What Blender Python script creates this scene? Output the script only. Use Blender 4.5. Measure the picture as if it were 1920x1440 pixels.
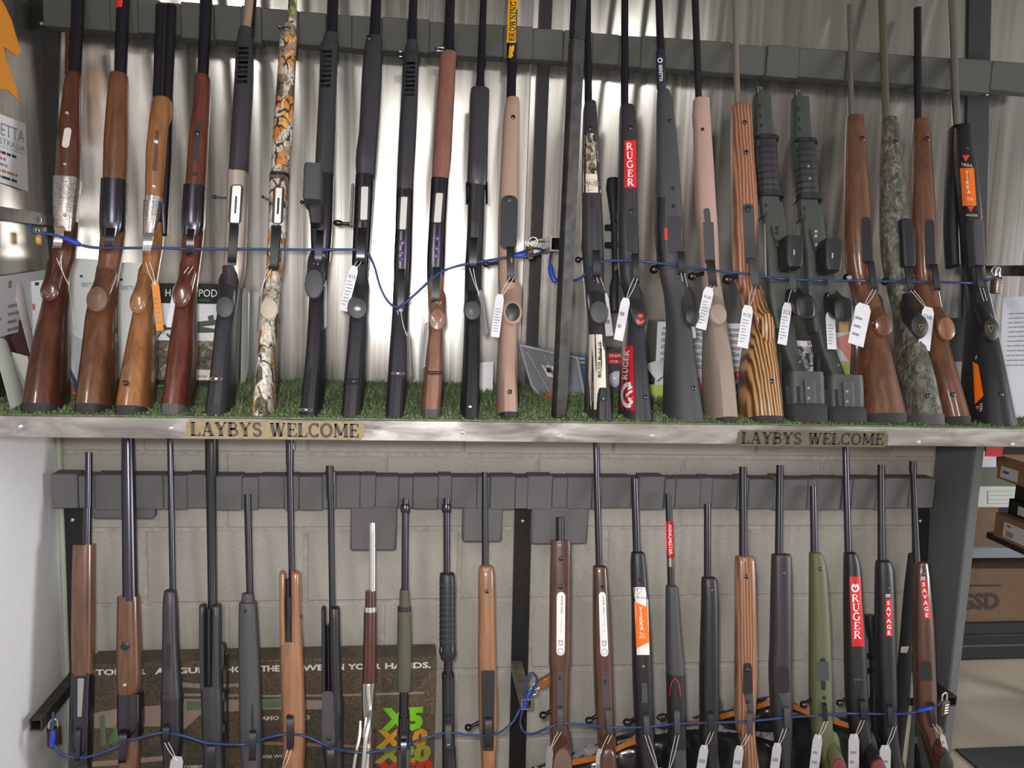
import bpy, bmesh, math, random
from mathutils import Vector, Matrix
from mathutils.bvhtree import BVHTree
random.seed(11)
for o in list(bpy.data.objects):
    bpy.data.objects.remove(o, do_unlink=True)
scene = bpy.context.scene
COL = scene.collection

# ------------------------------------------------------------------ camera
FPX, YAW, PITCH, ROLL = 1550.0, math.radians(7.2), math.radians(7.4), math.radians(2.0)
EYE = Vector((0.0, 0.0, 1.6))
FWD = Vector((math.sin(YAW)*math.cos(PITCH), math.cos(YAW)*math.cos(PITCH), -math.sin(PITCH)))
_r0 = Vector((math.cos(YAW), -math.sin(YAW), 0.0))
_u0 = _r0.cross(FWD)
RGT = _r0*math.cos(ROLL) + _u0*math.sin(ROLL)
UPV = _u0*math.cos(ROLL) - _r0*math.sin(ROLL)
cd = bpy.data.cameras.new('camera')
cd.sensor_width = 36.0
cd.lens = 36.0*FPX/1920.0
cd.clip_start = 0.02
cam = bpy.data.objects.new('camera', cd)
COL.objects.link(cam)
cam.matrix_world = Matrix(((RGT.x, UPV.x, -FWD.x, EYE.x), (RGT.y, UPV.y, -FWD.y, EYE.y), (RGT.z, UPV.z, -FWD.z, EYE.z), (0, 0, 0, 1)))
scene.camera = cam

# ------------------------------------------------------------------ world, lights, exposure
w = bpy.data.worlds.new('world'); scene.world = w; w.use_nodes = True
w.node_tree.nodes['Background'].inputs[0].default_value = (0.80, 0.82, 0.85, 1)
w.node_tree.nodes['Background'].inputs[1].default_value = 0.25

def area_light(name, loc, rot, sx, sy, watts, col=(1, 1, 1)):
    d = bpy.data.lights.new(name, 'AREA'); d.shape = 'RECTANGLE'; d.size = sx; d.size_y = sy
    d.energy = watts; d.color = col
    o = bpy.data.objects.new(name, d); COL.objects.link(o); o.location = loc; o.rotation_euler = rot
    return o
# fluorescent battens under the shop ceiling, behind and above the photographer
for lx, ly, lw, ls in ((-0.95, -0.55, 30, 0.28), (1.15, -0.9, 26, 0.28), (0.2, -3.2, 44, 0.28)):
    area_light('ceiling_batten_light', (lx, ly, 2.84), (0, 0, 0), ls, 1.5, lw, (1.0, 0.97, 0.93))
# added light from the right, to brighten the white return wall
area_light('added_side_light', (4.94, 0.30, 1.6), (0, math.radians(90), 0), 1.5, 1.6, 125, (0.95, 0.97, 1.0))
area_light('added_storage_light', (2.6, 2.75, 2.84), (0, 0, 0), 1.2, 0.20, 13, (1.0, 0.95, 0.88))  # lamp added to brighten the storage area
# the flash of the camera the photograph was taken with
fl = bpy.data.lights.new('camera_flash', 'SPOT'); fl.energy = 78; fl.spot_size = math.radians(108); fl.spot_blend = 1.0
fl.shadow_soft_size = 0.035; fl.color = (1.0, 0.985, 0.96)
flo = bpy.data.objects.new('camera_flash', fl); COL.objects.link(flo)
flo.matrix_world = cam.matrix_world.copy(); flo.location = EYE + UPV*0.05 - RGT*0.045 + FWD*0.02

vs = scene.view_settings
vs.view_transform = 'Standard'; vs.look = 'None'; vs.gamma = 1.0; vs.use_curve_mapping = False
vs.exposure = 0.2
# ------------------------------------------------------------------ geometry helpers
YW = 2.15           # face of the block wall
ZS = 1.3045         # top of the upper shelf board
X_AX = Vector((1, 0, 0))

def ray(px, py):
    return FWD*FPX + RGT*(px-960.0) - UPV*(py-720.0)
def at_y(px, py, y):
    d = ray(px, py); return EYE + d*((y-EYE.y)/d.y)
def at_z(px, py, z):
    d = ray(px, py); return EYE + d*((z-EYE.z)/d.z)
def at_x(px, py, x):
    d = ray(px, py); return EYE + d*((x-EYE.x)/d.x)

class Plane:
    """the leaning plane in which a row of guns stands"""
    def __init__(s, y0, z0, y1, z1):
        s.p = Vector((0, y0, z0)); s.up = Vector((0, y1-y0, z1-z0)).normalized()
        s.n = Vector((0, -s.up.z, s.up.y))          # towards the shop
    def at(s, px, py, off=0.0):
        d = ray(px, py); q = s.p + s.n*off
        return EYE + d*((q-EYE).dot(s.n)/d.dot(s.n))
UP = Plane(1.772, ZS, 2.035, 2.16)
LOW = Plane(1.82, 0.0, 2.035, 1.045)

def mk(name, verts, faces, mat, parent=None, smooth=40, origin=None):
    me = bpy.data.meshes.new(name)
    org = origin if origin is not None else (parent['_org'] if parent is not None and '_org' in parent else None)
    if org is not None:
        org = Vector(org); verts = [Vector(v)-org for v in verts]
    me.from_pydata([tuple(v) for v in verts], [], faces)
    me.validate()
    if smooth:
        for p in me.polygons: p.use_smooth = True
        me.set_sharp_from_angle(angle=math.radians(smooth))
    if mat is not None: me.materials.append(mat)
    o = bpy.data.objects.new(name, me); COL.objects.link(o)
    if parent is not None:
        o.parent = parent
        if '_org' in parent: o['_org'] = parent['_org']
    elif origin is not None:
        o.location = origin; o['_org'] = tuple(origin)
    return o

def thing(name, label, cat, loc, group=None):
    o = bpy.data.objects.new(name, None); COL.objects.link(o); o.location = loc
    o.empty_display_size = 0.05
    o['_org'] = tuple(loc); o['label'] = label; o['category'] = cat
    if group: o['group'] = group
    return o
def tag(o, label, cat, group=None, kind=None):
    o['label'] = label; o['category'] = cat
    if group: o['group'] = group
    if kind: o['kind'] = kind
    return o
def struct(o, label=None):
    o['kind'] = 'structure'
    if label: o['label'] = label
    return o

def fix(bm_v, bm_f):
    me = bpy.data.meshes.new('tmp'); me.from_pydata(bm_v, [], bm_f)
    b = bmesh.new(); b.from_mesh(me); bmesh.ops.recalc_face_normals(b, faces=b.faces); b.to_mesh(me); b.free()
    fs = [tuple(p.vertices) for p in me.polygons]; bpy.data.meshes.remove(me)
    return fs

def box_vf(c, ax, ay, az, hx, hy, hz):
    v = [c + ax*(sx*hx) + ay*(sy*hy) + az*(sz*hz) for sx in (-1, 1) for sy in (-1, 1) for sz in (-1, 1)]
    f = [(0, 1, 3, 2), (4, 6, 7, 5), (0, 4, 5, 1), (2, 3, 7, 6), (0, 2, 6, 4), (1, 5, 7, 3)]
    return v, f
def bevel_box(name, c, hx, hy, hz, mat, parent=None, bev=0.003, ax=None, ay=None, az=None, origin=None, seg=1):
    """box with bevelled edges, half sizes hx hy hz along the axes"""
    ax = ax or Vector((1, 0, 0)); ay = ay or Vector((0, 1, 0)); az = az or Vector((0, 0, 1))
    c = Vector(c); v, f = box_vf(c, ax, ay, az, hx, hy, hz)
    b = bmesh.new(); vs_ = [b.verts.new(q) for q in v]
    for q in f: b.faces.new([vs_[i] for i in q])
    bmesh.ops.recalc_face_normals(b, faces=b.faces)
    if bev > 0: bmesh.ops.bevel(b, geom=b.edges[:], offset=min(bev, hx*.9, hy*.9, hz*.9), segments=seg, affect='EDGES', profile=0.5)
    b.verts.index_update()
    vv = [q.co.copy() for q in b.verts]; ff = [tuple(x.index for x in q.verts) for q in b.faces]; b.free()
    return mk(name, vv, ff, mat, parent, origin=origin)
def bbox(name, x0, x1, y0, y1, z0, z1, mat, parent=None, bev=0.003, origin=None):
    return bevel_box(name, ((x0+x1)/2, (y0+y1)/2, (z0+z1)/2), (x1-x0)/2, (y1-y0)/2, (z1-z0)/2, mat, parent, bev, origin=origin)

def sphere_vf(c, r, nu=10, nv=7, ax=None, ay=None, az=None, sx=1, sy=1, sz=1):
    ax = ax or Vector((1, 0, 0)); ay = ay or Vector((0, 1, 0)); az = az or Vector((0, 0, 1))
    v = [c+az*(r*sz)]; f = []
    for j in range(1, nv):
        t = math.pi*j/nv
        for i in range(nu):
            a = 2*math.pi*i/nu
            v.append(c + ax*(r*sx*math.sin(t)*math.cos(a)) + ay*(r*sy*math.sin(t)*math.sin(a)) + az*(r*sz*math.cos(t)))
    v.append(c-az*(r*sz)); n = len(v)-1
    for i in range(nu):
        k = (i+1) % nu
        f.append((0, 1+i, 1+k)); f.append((n, n-nu+k, n-nu+i))
        for j in range(nv-2):
            a = 1+j*nu; f.append((a+i, a+nu+i, a+nu+k, a+k))
    return v, f

def tube_vf(pts, rad, n=8, closed=False, caps=True):
    """round tube along points; rad a number or list"""
    pts = [Vector(p) for p in pts]; m = len(pts)
    R = rad if isinstance(rad, (list, tuple)) else [rad]*m
    v, f = [], []
    prev = None
    for i, p in enumerate(pts):
        if closed: t = pts[(i+1) % m]-pts[i-1]
        else: t = pts[min(i+1, m-1)]-pts[max(i-1, 0)]
        if t.length < 1e-9: t = Vector((0, 0, 1))
        t.normalize()
        if prev is None:
            h = Vector((0, 0, 1)) if abs(t.z) < .9 else Vector((1, 0, 0))
            u = t.cross(h).normalized()
        else:
            u = (prev - t*prev.dot(t))
            u = u.normalized() if u.length > 1e-6 else t.cross(Vector((0.3, 0.5, 1))).normalized()
        prev = u; w_ = t.cross(u)
        for k in range(n):
            a = 2*math.pi*k/n
            v.append(p + u*(R[i]*math.cos(a)) + w_*(R[i]*math.sin(a)))
    for i in range(m if closed else m-1):
        j = (i+1) % m
        for k in range(n):
            l = (k+1) % n
            f.append((i*n+k, i*n+l, j*n+l, j*n+k))
    if caps and not closed:
        f.append(tuple(range(n-1, -1, -1))); f.append(tuple((m-1)*n+k for k in range(n)))
    return v, f
def tube(name, pts, rad, mat, parent=None, n=8, closed=False, origin=None):
    v, f = tube_vf(pts, rad, n, closed)
    return mk(name, v, f, mat, parent, 50, origin)
def join_vf(lst):
    V, Fc = [], []
    for v, f in lst:
        k = len(V); V += list(v); Fc += [tuple(i+k for i in q) for q in f]
    return V, Fc
def catmull(pts, sub=6):
    out = []; P = [Vector(p) for p in pts]
    for i in range(len(P)-1):
        p0, p1, p2, p3 = P[max(i-1, 0)], P[i], P[i+1], P[min(i+2, len(P)-1)]
        for s in range(sub):
            t = s/sub; t2 = t*t; t3 = t2*t
            out.append(0.5*((2*p1)+(p2-p0)*t+(2*p0-5*p1+4*p2-p3)*t2+(3*p1-p0-3*p2+p3)*t3))
    out.append(P[-1]); return out
def pchip(rows, sub):
    """monotone interpolation of station rows (first column increasing)"""
    n = len(rows); m = len(rows[0])
    if n < 3 or sub < 2: return [tuple(r) for r in rows]
    out = []
    xs = [r[0] for r in rows]
    sl = []
    for c in range(m):
        d = [(rows[i+1][c]-rows[i][c])/max(xs[i+1]-xs[i], 1e-6) for i in range(n-1)]
        s = [d[0]]+[0 if d[i-1]*d[i] <= 0 else 2*d[i-1]*d[i]/(d[i-1]+d[i]) for i in range(1, n-1)]+[d[-1]]
        sl.append(s)
    for i in range(n-1):
        h = xs[i+1]-xs[i]
        k = sub if h > 14 else 1
        for q in range(k):
            t = q/k
            h00 = 2*t**3-3*t*t+1; h10 = t**3-2*t*t+t; h01 = -2*t**3+3*t*t; h11 = t**3-t*t
            out.append(tuple([xs[i]+t*h]+[h00*rows[i][c]+h10*h*sl[c][i]+h01*rows[i+1][c]+h11*h*sl[c][i+1] for c in range(1, m)]))
    out.append(tuple(rows[-1])); return out

# ------------------------------------------------------------------ materials
MATS = {}
def _mat(name):
    m = bpy.data.materials.new(name); m.use_nodes = True
    nt = m.node_tree; b = nt.nodes['Principled BSDF']
    MATS[name] = m
    return m, nt, b
def N(nt, typ, **kw):
    n = nt.nodes.new(typ)
    for k, v in kw.items(): setattr(n, k, v)
    return n
def coords(nt, scale=(1, 1, 1), rot=(0, 0, 0), kind='Object'):
    t = N(nt, 'ShaderNodeTexCoord'); mp = N(nt, 'ShaderNodeMapping')
    mp.inputs['Scale'].default_value = scale; mp.inputs['Rotation'].default_value = rot
    nt.links.new(t.outputs[kind], mp.inputs['Vector']); return mp.outputs['Vector']
def ramp(nt, stops, interp='LINEAR'):
    r = N(nt, 'ShaderNodeValToRGB'); cr = r.color_ramp; cr.interpolation = interp
    while len(cr.elements) < len(stops): cr.elements.new(0.5)
    for e, (p, c) in zip(cr.elements, stops): e.position = p; e.color = (c[0], c[1], c[2], 1)
    return r
def bump(nt, b, src, strength=0.2, dist=0.001):
    n = N(nt, 'ShaderNodeBump'); n.inputs['Strength'].default_value = strength; n.inputs['Distance'].default_value = dist
    nt.links.new(src, n.inputs['Height']); nt.links.new(n.outputs[0], b.inputs['Normal'])
def plain(name, col, rough=0.5, metal=0.0, grain=0.06, gscale=400, bmp=0.0, spec=None, coat=0.0):
    """one colour with a faint noise in it"""
    if name in MATS: return MATS[name]
    m, nt, b = _mat(name)
    v = coords(nt); ns = N(nt, 'ShaderNodeTexNoise'); ns.inputs['Scale'].default_value = gscale; ns.inputs['Detail'].default_value = 3
    nt.links.new(v, ns.inputs['Vector'])
    lo = tuple(max(0, c*(1-grain*2)) for c in col); hi = tuple(min(1, c*(1+grain*2)) for c in col)
    r = ramp(nt, [(0.25, lo), (0.75, hi)]); nt.links.new(ns.outputs['Fac'], r.inputs[0]); nt.links.new(r.outputs[0], b.inputs['Base Color'])
    b.inputs['Roughness'].default_value = rough; b.inputs['Metallic'].default_value = metal
    if spec is not None: b.inputs['Specular IOR Level'].default_value = spec
    if coat: b.inputs['Coat Weight'].default_value = coat; b.inputs['Coat Roughness'].default_value = 0.12
    if bmp: bump(nt, b, ns.outputs['Fac'], bmp)
    return m
def wood(name, dark, light, rough=0.32, scale=1.0, coat=0.7):
    if name in MATS: return MATS[name]
    m, nt, b = _mat(name)
    v = coords(nt, (90*scale, 60*scale, 5*scale)); ns = N(nt, 'ShaderNodeTexNoise'); ns.inputs['Scale'].default_value = 1.0
    ns.inputs['Detail'].default_value = 6; ns.inputs['Distortion'].default_value = 0.8
    nt.links.new(v, ns.inputs['Vector'])
    v2 = coords(nt, (14, 14, 3)); n2 = N(nt, 'ShaderNodeTexNoise'); n2.inputs['Scale'].default_value = 1.0; nt.links.new(v2, n2.inputs['Vector'])
    mx = N(nt, 'ShaderNodeMath', operation='MULTIPLY_ADD'); mx.inputs[1].default_value = 0.55; nt.links.new(ns.outputs['Fac'], mx.inputs[0])
    m2 = N(nt, 'ShaderNodeMath', operation='MULTIPLY'); m2.inputs[1].default_value = 0.45; nt.links.new(n2.outputs['Fac'], m2.inputs[0])
    nt.links.new(m2.outputs[0], mx.inputs[2])
    r = ramp(nt, [(0.33, dark), (0.66, light)]); nt.links.new(mx.outputs[0], r.inputs[0]); nt.links.new(r.outputs[0], b.inputs['Base Color'])
    b.inputs['Roughness'].default_value = rough; b.inputs['Coat Weight'].default_value = coat; b.inputs['Coat Roughness'].default_value = 0.09
    return m
def laminate(name, dark, light, mid, rough=0.3, scale=150):
    """layered stock blank: thin stripes along the gun"""
    if name in MATS: return MATS[name]
    m, nt, b = _mat(name)
    v = coords(nt); wv = N(nt, 'ShaderNodeTexWave', bands_direction='X'); wv.inputs['Scale'].default_value = scale/3.6; wv.inputs['Distortion'].default_value = 3.6
    wv.inputs['Detail'].default_value = 2; wv.inputs['Detail Scale'].default_value = 1.4
    mp = coords(nt, (1, .35, .10)); nt.links.new(mp, wv.inputs['Vector'])
    r = ramp(nt, [(0.1, dark), (0.45, mid), (0.85, light)]); nt.links.new(wv.outputs['Fac'], r.inputs[0]); nt.links.new(r.outputs[0], b.inputs['Base Color'])
    b.inputs['Roughness'].default_value = rough; b.inputs['Coat Weight'].default_value = 0.4; b.inputs['Coat Roughness'].default_value = 0.2
    return m
def camo(name, cols, scale=38, twig=(0.035, 0.025, 0.02), stretch=(1, 1, .55), rough=0.5):
    if name in MATS: return MATS[name]
    m, nt, b = _mat(name)
    v = coords(nt, stretch, (0.2, 0.5, 0.3))
    ds = N(nt, 'ShaderNodeTexNoise'); ds.inputs['Scale'].default_value = 30; ds.inputs['Detail'].default_value = 4; nt.links.new(v, ds.inputs['Vector'])
    md = N(nt, 'ShaderNodeMixRGB'); md.inputs[0].default_value = 0.035; nt.links.new(v, md.inputs[1]); nt.links.new(ds.outputs['Color'], md.inputs[2])
    vo = N(nt, 'ShaderNodeTexVoronoi'); vo.inputs['Scale'].default_value = scale; nt.links.new(md.outputs[0], vo.inputs['Vector'])
    sp = N(nt, 'ShaderNodeSeparateColor'); nt.links.new(vo.outputs['Color'], sp.inputs[0])
    r = ramp(nt, [(i/len(cols), c) for i, c in enumerate(cols)], 'CONSTANT'); nt.links.new(sp.outputs[0], r.inputs[0])
    # twigs between the leaves
    ve = N(nt, 'ShaderNodeTexVoronoi', feature='DISTANCE_TO_EDGE'); ve.inputs['Scale'].default_value = scale*0.8; nt.links.new(md.outputs[0], ve.inputs['Vector'])
    nm = N(nt, 'ShaderNodeTexNoise'); nm.inputs['Scale'].default_value = scale*1.3; nt.links.new(v, nm.inputs['Vector'])
    ad = N(nt, 'ShaderNodeMath', operation='MULTIPLY_ADD'); ad.inputs[1].default_value = 0.22; ad.inputs[2].default_value = -0.095; nt.links.new(nm.outputs['Fac'], ad.inputs[0])
    sm = N(nt, 'ShaderNodeMath', operation='ADD'); nt.links.new(ad.outputs[0], sm.inputs[0]); nt.links.new(ve.outputs['Distance'], sm.inputs[1])
    rt = ramp(nt, [(0.035, (0, 0, 0)), (0.06, (1, 1, 1))]); nt.links.new(sm.outputs[0], rt.inputs[0])
    n3 = N(nt, 'ShaderNodeTexNoise'); n3.inputs['Scale'].default_value = 160; n3.inputs['Detail'].default_value = 4; nt.links.new(v, n3.inputs['Vector'])
    rm = ramp(nt, [(0.35, (0.55, 0.55, 0.55)), (0.6, (1.1, 1.1, 1.1))]); nt.links.new(n3.outputs['Fac'], rm.inputs[0])
    mu = N(nt, 'ShaderNodeMixRGB', blend_type='MULTIPLY'); mu.inputs[0].default_value = 1; nt.links.new(r.outputs[0], mu.inputs[1]); nt.links.new(rm.outputs[0], mu.inputs[2])
    mx = N(nt, 'ShaderNodeMixRGB'); nt.links.new(rt.outputs[0], mx.inputs[0]); mx.inputs[1].default_value = (*twig, 1); nt.links.new(mu.outputs[0], mx.inputs[2])
    nt.links.new(mx.outputs[0], b.inputs['Base Color']); b.inputs['Roughness'].default_value = rough
    return m

BLUED = plain('blued_steel', (0.075, 0.072, 0.090), 0.26, 0.92, 0.05)
MATTE = plain('matte_black_steel', (0.055, 0.055, 0.060), 0.40, 0.85, 0.05)
POLY = plain('black_polymer', (0.030, 0.029, 0.036), 0.40, 0, 0.10, 900, 0.15)
POLYD = plain('deep_black_polymer', (0.015, 0.0145, 0.0175), 0.42, 0, 0.10, 900, 0.1)
GREYP = plain('charcoal_polymer', (0.050, 0.050, 0.055), 0.55, 0, 0.12, 900, 0.2)
RUBBER = plain('recoil_pad_rubber', (0.018, 0.017, 0.018), 0.75, 0, 0.1)
RUBG = plain('grey_rubber', (0.07, 0.065, 0.07), 0.75, 0, 0.1)
CHROME = plain('bright_steel', (0.78, 0.77, 0.76), 0.24, 0.85, 0.04)
CARR = plain('polished_shell_carrier', (0.80, 0.78, 0.76), 0.32, 0.45, 0.05)
STAIN = plain('stainless_steel', (0.50, 0.49, 0.47), 0.28, 1.0, 0.05)
NICKEL = plain('engraved_nickel', (0.40, 0.37, 0.36), 0.34, 0.9, 0.25, 260, 0.3)
CHAMP = plain('champagne_alloy', (0.44, 0.37, 0.33), 0.42, 0.5, 0.05)
TANB = plain('bronze_barrel_coat', (0.30, 0.22, 0.16), 0.42, 0.2, 0.06)
W_RED = wood('red_walnut', (0.034, 0.011, 0.007), (0.094, 0.028, 0.016))
W_MAH = wood('mahogany_walnut', (0.049, 0.012, 0.008), (0.123, 0.033, 0.020))
W_BRN = wood('brown_walnut', (0.057, 0.024, 0.012), (0.160, 0.066, 0.033))
W_ORG = wood('orange_walnut', (0.125, 0.050, 0.018), (0.31, 0.135, 0.052))
W_HON = wood('honey_beech', (0.20, 0.088, 0.038), (0.35, 0.165, 0.080), 0.42)
W_TAN = wood('pale_walnut', (0.15, 0.072, 0.045), (0.28, 0.145, 0.095), 0.42)
W_DRK = wood('dark_walnut', (0.038, 0.016, 0.010), (0.115, 0.045, 0.027), 0.4)
W_ROS = wood('rosewood', (0.036, 0.010, 0.009), (0.095, 0.026, 0.022), 0.35)
W_CAP = wood('grip_cap_walnut', (0.085, 0.042, 0.024), (0.15, 0.078, 0.046), 0.5, 1.0, 0.05)
W_SAT = wood('satin_red_walnut', (0.145, 0.055, 0.040), (0.225, 0.090, 0.068), 0.55, 1.0, 0.1)
LAMZ = laminate('zebra_laminate', (0.085, 0.035, 0.014), (0.48, 0.28, 0.12), (0.27, 0.125, 0.048))
LAMO = laminate('orange_laminate', (0.16, 0.065, 0.034), (0.36, 0.18, 0.105), (0.28, 0.12, 0.062))
TAN = plain('tan_polymer', (0.36, 0.235, 0.185), 0.55, 0, 0.10, 900, 0.15)
TANP = plain('pinkish_tan_polymer', (0.40, 0.265, 0.235), 0.55, 0, 0.12, 900, 0.15)
TAUPE = plain('taupe_polymer', (0.27, 0.215, 0.185), 0.5, 0, 0.12, 900, 0.15)
OLIVE = plain('olive_polymer', (0.105, 0.115, 0.055), 0.5, 0, 0.12, 900, 0.15)
OLIVD = plain('dark_olive_polymer', (0.072, 0.075, 0.052), 0.6, 0, 0.12, 900, 0.15)
CHASS = plain('grey_green_chassis', (0.048, 0.056, 0.051), 0.5, 0.1, 0.08)
CAMO1 = camo('autumn_leaf_camouflage', [(0.52, 0.46, 0.38), (0.60, 0.57, 0.53), (0.56, 0.51, 0.45), (0.28, 0.22, 0.15), (0.60, 0.56, 0.51), (0.50, 0.18, 0.04), (0.48, 0.42, 0.33), (0.60, 0.31, 0.09), (0.56, 0.50, 0.42), (0.11, 0.09, 0.05), (0.60, 0.55, 0.48)], 46, stretch=(1, 1, .6))
CAMO2 = camo('grey_green_camouflage', [(0.10, 0.098, 0.08), (0.13, 0.125, 0.105), (0.075, 0.082, 0.055), (0.16, 0.14, 0.125), (0.11, 0.11, 0.09), (0.19, 0.18, 0.165), (0.06, 0.06, 0.045)], 85, (0.05,0.05,0.04))
CAMO3 = camo('green_twig_camouflage', [(0.25, 0.26, 0.10), (0.42, 0.38, 0.28), (0.12, 0.13, 0.05), (0.30, 0.30, 0.14), (0.5, 0.45, 0.36)], 60)
WHITE = plain('white_card', (0.76, 0.76, 0.78), 0.6, 0, 0.02)
CREAM = plain('cream_paper', (0.70, 0.64, 0.54), 0.6, 0, 0.02)
INK = plain('black_ink', (0.02, 0.02, 0.022), 0.6, 0, 0.02)
INKG = plain('grey_ink', (0.25, 0.25, 0.27), 0.6, 0, 0.02)
INKR = plain('faded_red_ink', (0.50, 0.16, 0.15), 0.6, 0, 0.02)
RED = plain('red_vinyl', (0.66, 0.012, 0.022), 0.4, 0, 0.02)
ORANGE = plain('orange_vinyl', (0.90, 0.17, 0.010), 0.4, 0, 0.02)
YELLOW = plain('yellow_vinyl', (0.80, 0.42, 0.015), 0.4, 0, 0.02)
WHITEV = plain('white_vinyl', (0.80, 0.80, 0.80), 0.4, 0, 0.02)
BLACKV = plain('black_vinyl', (0.012, 0.012, 0.013), 0.4, 0, 0.02)
NAVY = plain('navy_vinyl', (0.012, 0.020, 0.040), 0.45, 0, 0.05)
GOLD = plain('gold_inlay', (0.55, 0.34, 0.06), 0.35, 0.8, 0.02)
REDP = plain('red_plastic', (0.75, 0.03, 0.02), 0.4, 0, 0.02)
BLUEC = plain('blue_cable_sleeve', (0.020, 0.045, 0.145), 0.4, 0, 0.08)
BLUEH = plain('blue_heat_shrink', (0.015, 0.05, 0.42), 0.35, 0, 0.08)
BRASS = plain('brass', (0.42, 0.27, 0.10), 0.35, 0.8, 0.06)
STRING = plain('cotton_string', (0.72, 0.70, 0.66), 0.8, 0, 0.1)
FOAM = plain('grey_foam', (0.135, 0.132, 0.138), 0.9, 0, 0.10, 700, 0.25)
FOAMU = plain('dimmed_green_grey_foam', (0.078, 0.079, 0.073), 0.9, 0, 0.10, 700, 0.25)  # greener foam, with the weaker light on the upper rail darkened into it
IRON = plain('black_painted_iron', (0.009, 0.009, 0.010), 0.6, 0.0, 0.15, 60)

# ------------------------------------------------------------------ text and flat print
_fc = {}
def text_vf(s, bold=0.0):
    """outline lettering as a flat mesh, height about 1, left at 0; returns verts(2D), faces, width"""
    if (s, bold) in _fc: return _fc[(s, bold)]
    cu = bpy.data.curves.new('t', 'FONT'); cu.body = s; cu.size = 1.0; cu.resolution_u = 2; cu.offset = bold
    ob = bpy.data.objects.new('t', cu); COL.objects.link(ob)
    dg = bpy.context.evaluated_depsgraph_get(); me = ob.evaluated_get(dg).to_mesh()
    v = [(q.co.x, q.co.y) for q in me.vertices]; f = [tuple(p.vertices) for p in me.polygons]
    bpy.data.objects.remove(ob); bpy.data.curves.remove(cu)
    if v:
        x0 = min(q[0] for q in v); y0 = min(q[1] for q in v); x1 = max(q[0] for q in v); y1 = max(q[1] for q in v)
        hh = max(y1-y0, 1e-6); v = [((q[0]-x0)/hh, (q[1]-y0)/hh) for q in v]; wd = (x1-x0)/hh
    else: wd = 1
    _fc[(s, bold)] = (v, f, wd); return _fc[(s, bold)]

def arc(cx, cy, rx, ry, a0, a1, n=10):
    return [(cx+rx*math.cos(math.radians(a0+(a1-a0)*i/n)), cy+ry*math.sin(math.radians(a0+(a1-a0)*i/n))) for i in range(n+1)]
K_, k_ = 0.17, 0.07
# serif capitals: strokes (polyline, width) plus serifs (x, y, half width)
SERIF = {
 'L': (0.66, [([(.16, 0), (.16, 1)], K_), ([(.05, .035), (.60, .035)], k_), ([(.60, 0), (.63, .28)], k_)], [(.16, 1, .15), (.16, 0, .15)]),
 'A': (0.86, [([(.14, 0), (.42, 1)], k_), ([(.42, 1), (.70, 0)], K_), ([(.23, .33), (.60, .33)], k_)], [(.13, 0, .14), (.70, 0, .16)]),
 'Y': (0.82, [([(.12, 1), (.41, .48)], K_), ([(.70, 1), (.41, .48)], k_), ([(.41, .5), (.41, 0)], K_)], [(.12, 1, .14), (.70, 1, .12), (.41, 0, .16)]),
 'B': (0.74, [([(.16, 0), (.16, 1)], K_), ([(.16, .965), (.36, .965)]+arc(.36, .75, .20, .215, 90, -90)+[(.16, .53)], .09), ([(.16, .52), (.38, .52)]+arc(.38, .28, .26, .24, 90, -90)+[(.16, .035)], .11)], [(.12, 1, .10), (.12, 0, .10)]),
 'S': (0.66, [(arc(.33, .75, .22, .22, 20, 250)+arc(.33, .27, .24, .24, 80, -160), .13)], [(.56, .80, .05), (.08, .2, .05)]),
 'W': (1.12, [([(.12, 1), (.32, 0)], K_), ([(.32, 0), (.54, .95)], k_), ([(.50, 1), (.74, 0)], K_), ([(.74, 0), (.96, 1)], k_)], [(.12, 1, .13), (.96, 1, .12), (.5, 1, .12)]),
 'E': (0.70, [([(.16, 0), (.16, 1)], K_), ([(.05, .965), (.58, .965)], k_), ([(.16, .52), (.46, .52)], k_), ([(.05, .035), (.62, .035)], k_), ([(.585, .74), (.585, 1)], k_), ([(.62, 0), (.64, .27)], k_), ([(.45, .40), (.45, .64)], .06)], []),
 'C': (0.78, [(arc(.42, .5, .32, .47, 48, 312, 14), .13), ([(.66, .70), (.66, 1.0)], .07), ([(.66, .0), (.68, .25)], .07)], []),
 'O': (0.86, [(arc(.43, .5, .34, .46, 0, 360, 18), .14)], []),
 'M': (1.06, [([(.14, 0), (.16, 1)], k_), ([(.16, 1), (.51, .12)], K_), ([(.51, .12), (.84, 1)], k_), ([(.86, 1), (.88, 0)], K_)], [(.13, 0, .12), (.88, 0, .15), (.14, 1, .10), (.90, 1, .10)]),
 'R': (0.84, [([(.16, 0), (.16, 1)], K_), ([(.16, .965), (.36, .965)]+arc(.36, .74, .22, .225, 90, -90)+[(.16, .50)], .10), ([(.36, .50), (.72, .02)], .15)], [(.16, 1, .14), (.16, 0, .15), (.74, 0, .10)]),
 'U': (0.86, [([(.18, 1), (.18, .34)]+arc(.43, .34, .25, .31, 180, 300), .15), (arc(.43, .34, .26, .31, 270, 360)+[(.69, 1)], .07)], [(.18, 1, .16), (.69, 1, .13)]),
 'G': (0.86, [(arc(.43, .5, .34, .47, 45, 330, 14), .13), ([(.70, .06), (.70, .42)], .13), ([(.66, .74), (.66, 1.0)], .06)], [(.68, .43, .15)]),
 'N': (0.92, [([(.16, 0), (.16, 1)], k_), ([(.13, 1), (.74, 0)], K_), ([(.74, 0), (.74, 1)], k_)], [(.16, 0, .13), (.74, 1, .13), (.12, 1, .1)]),
 'I': (0.40, [([(.20, 0), (.20, 1)], K_)], [(.20, 1, .15), (.20, 0, .15)]),
 ' ': (0.45, [], []),
}
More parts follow.
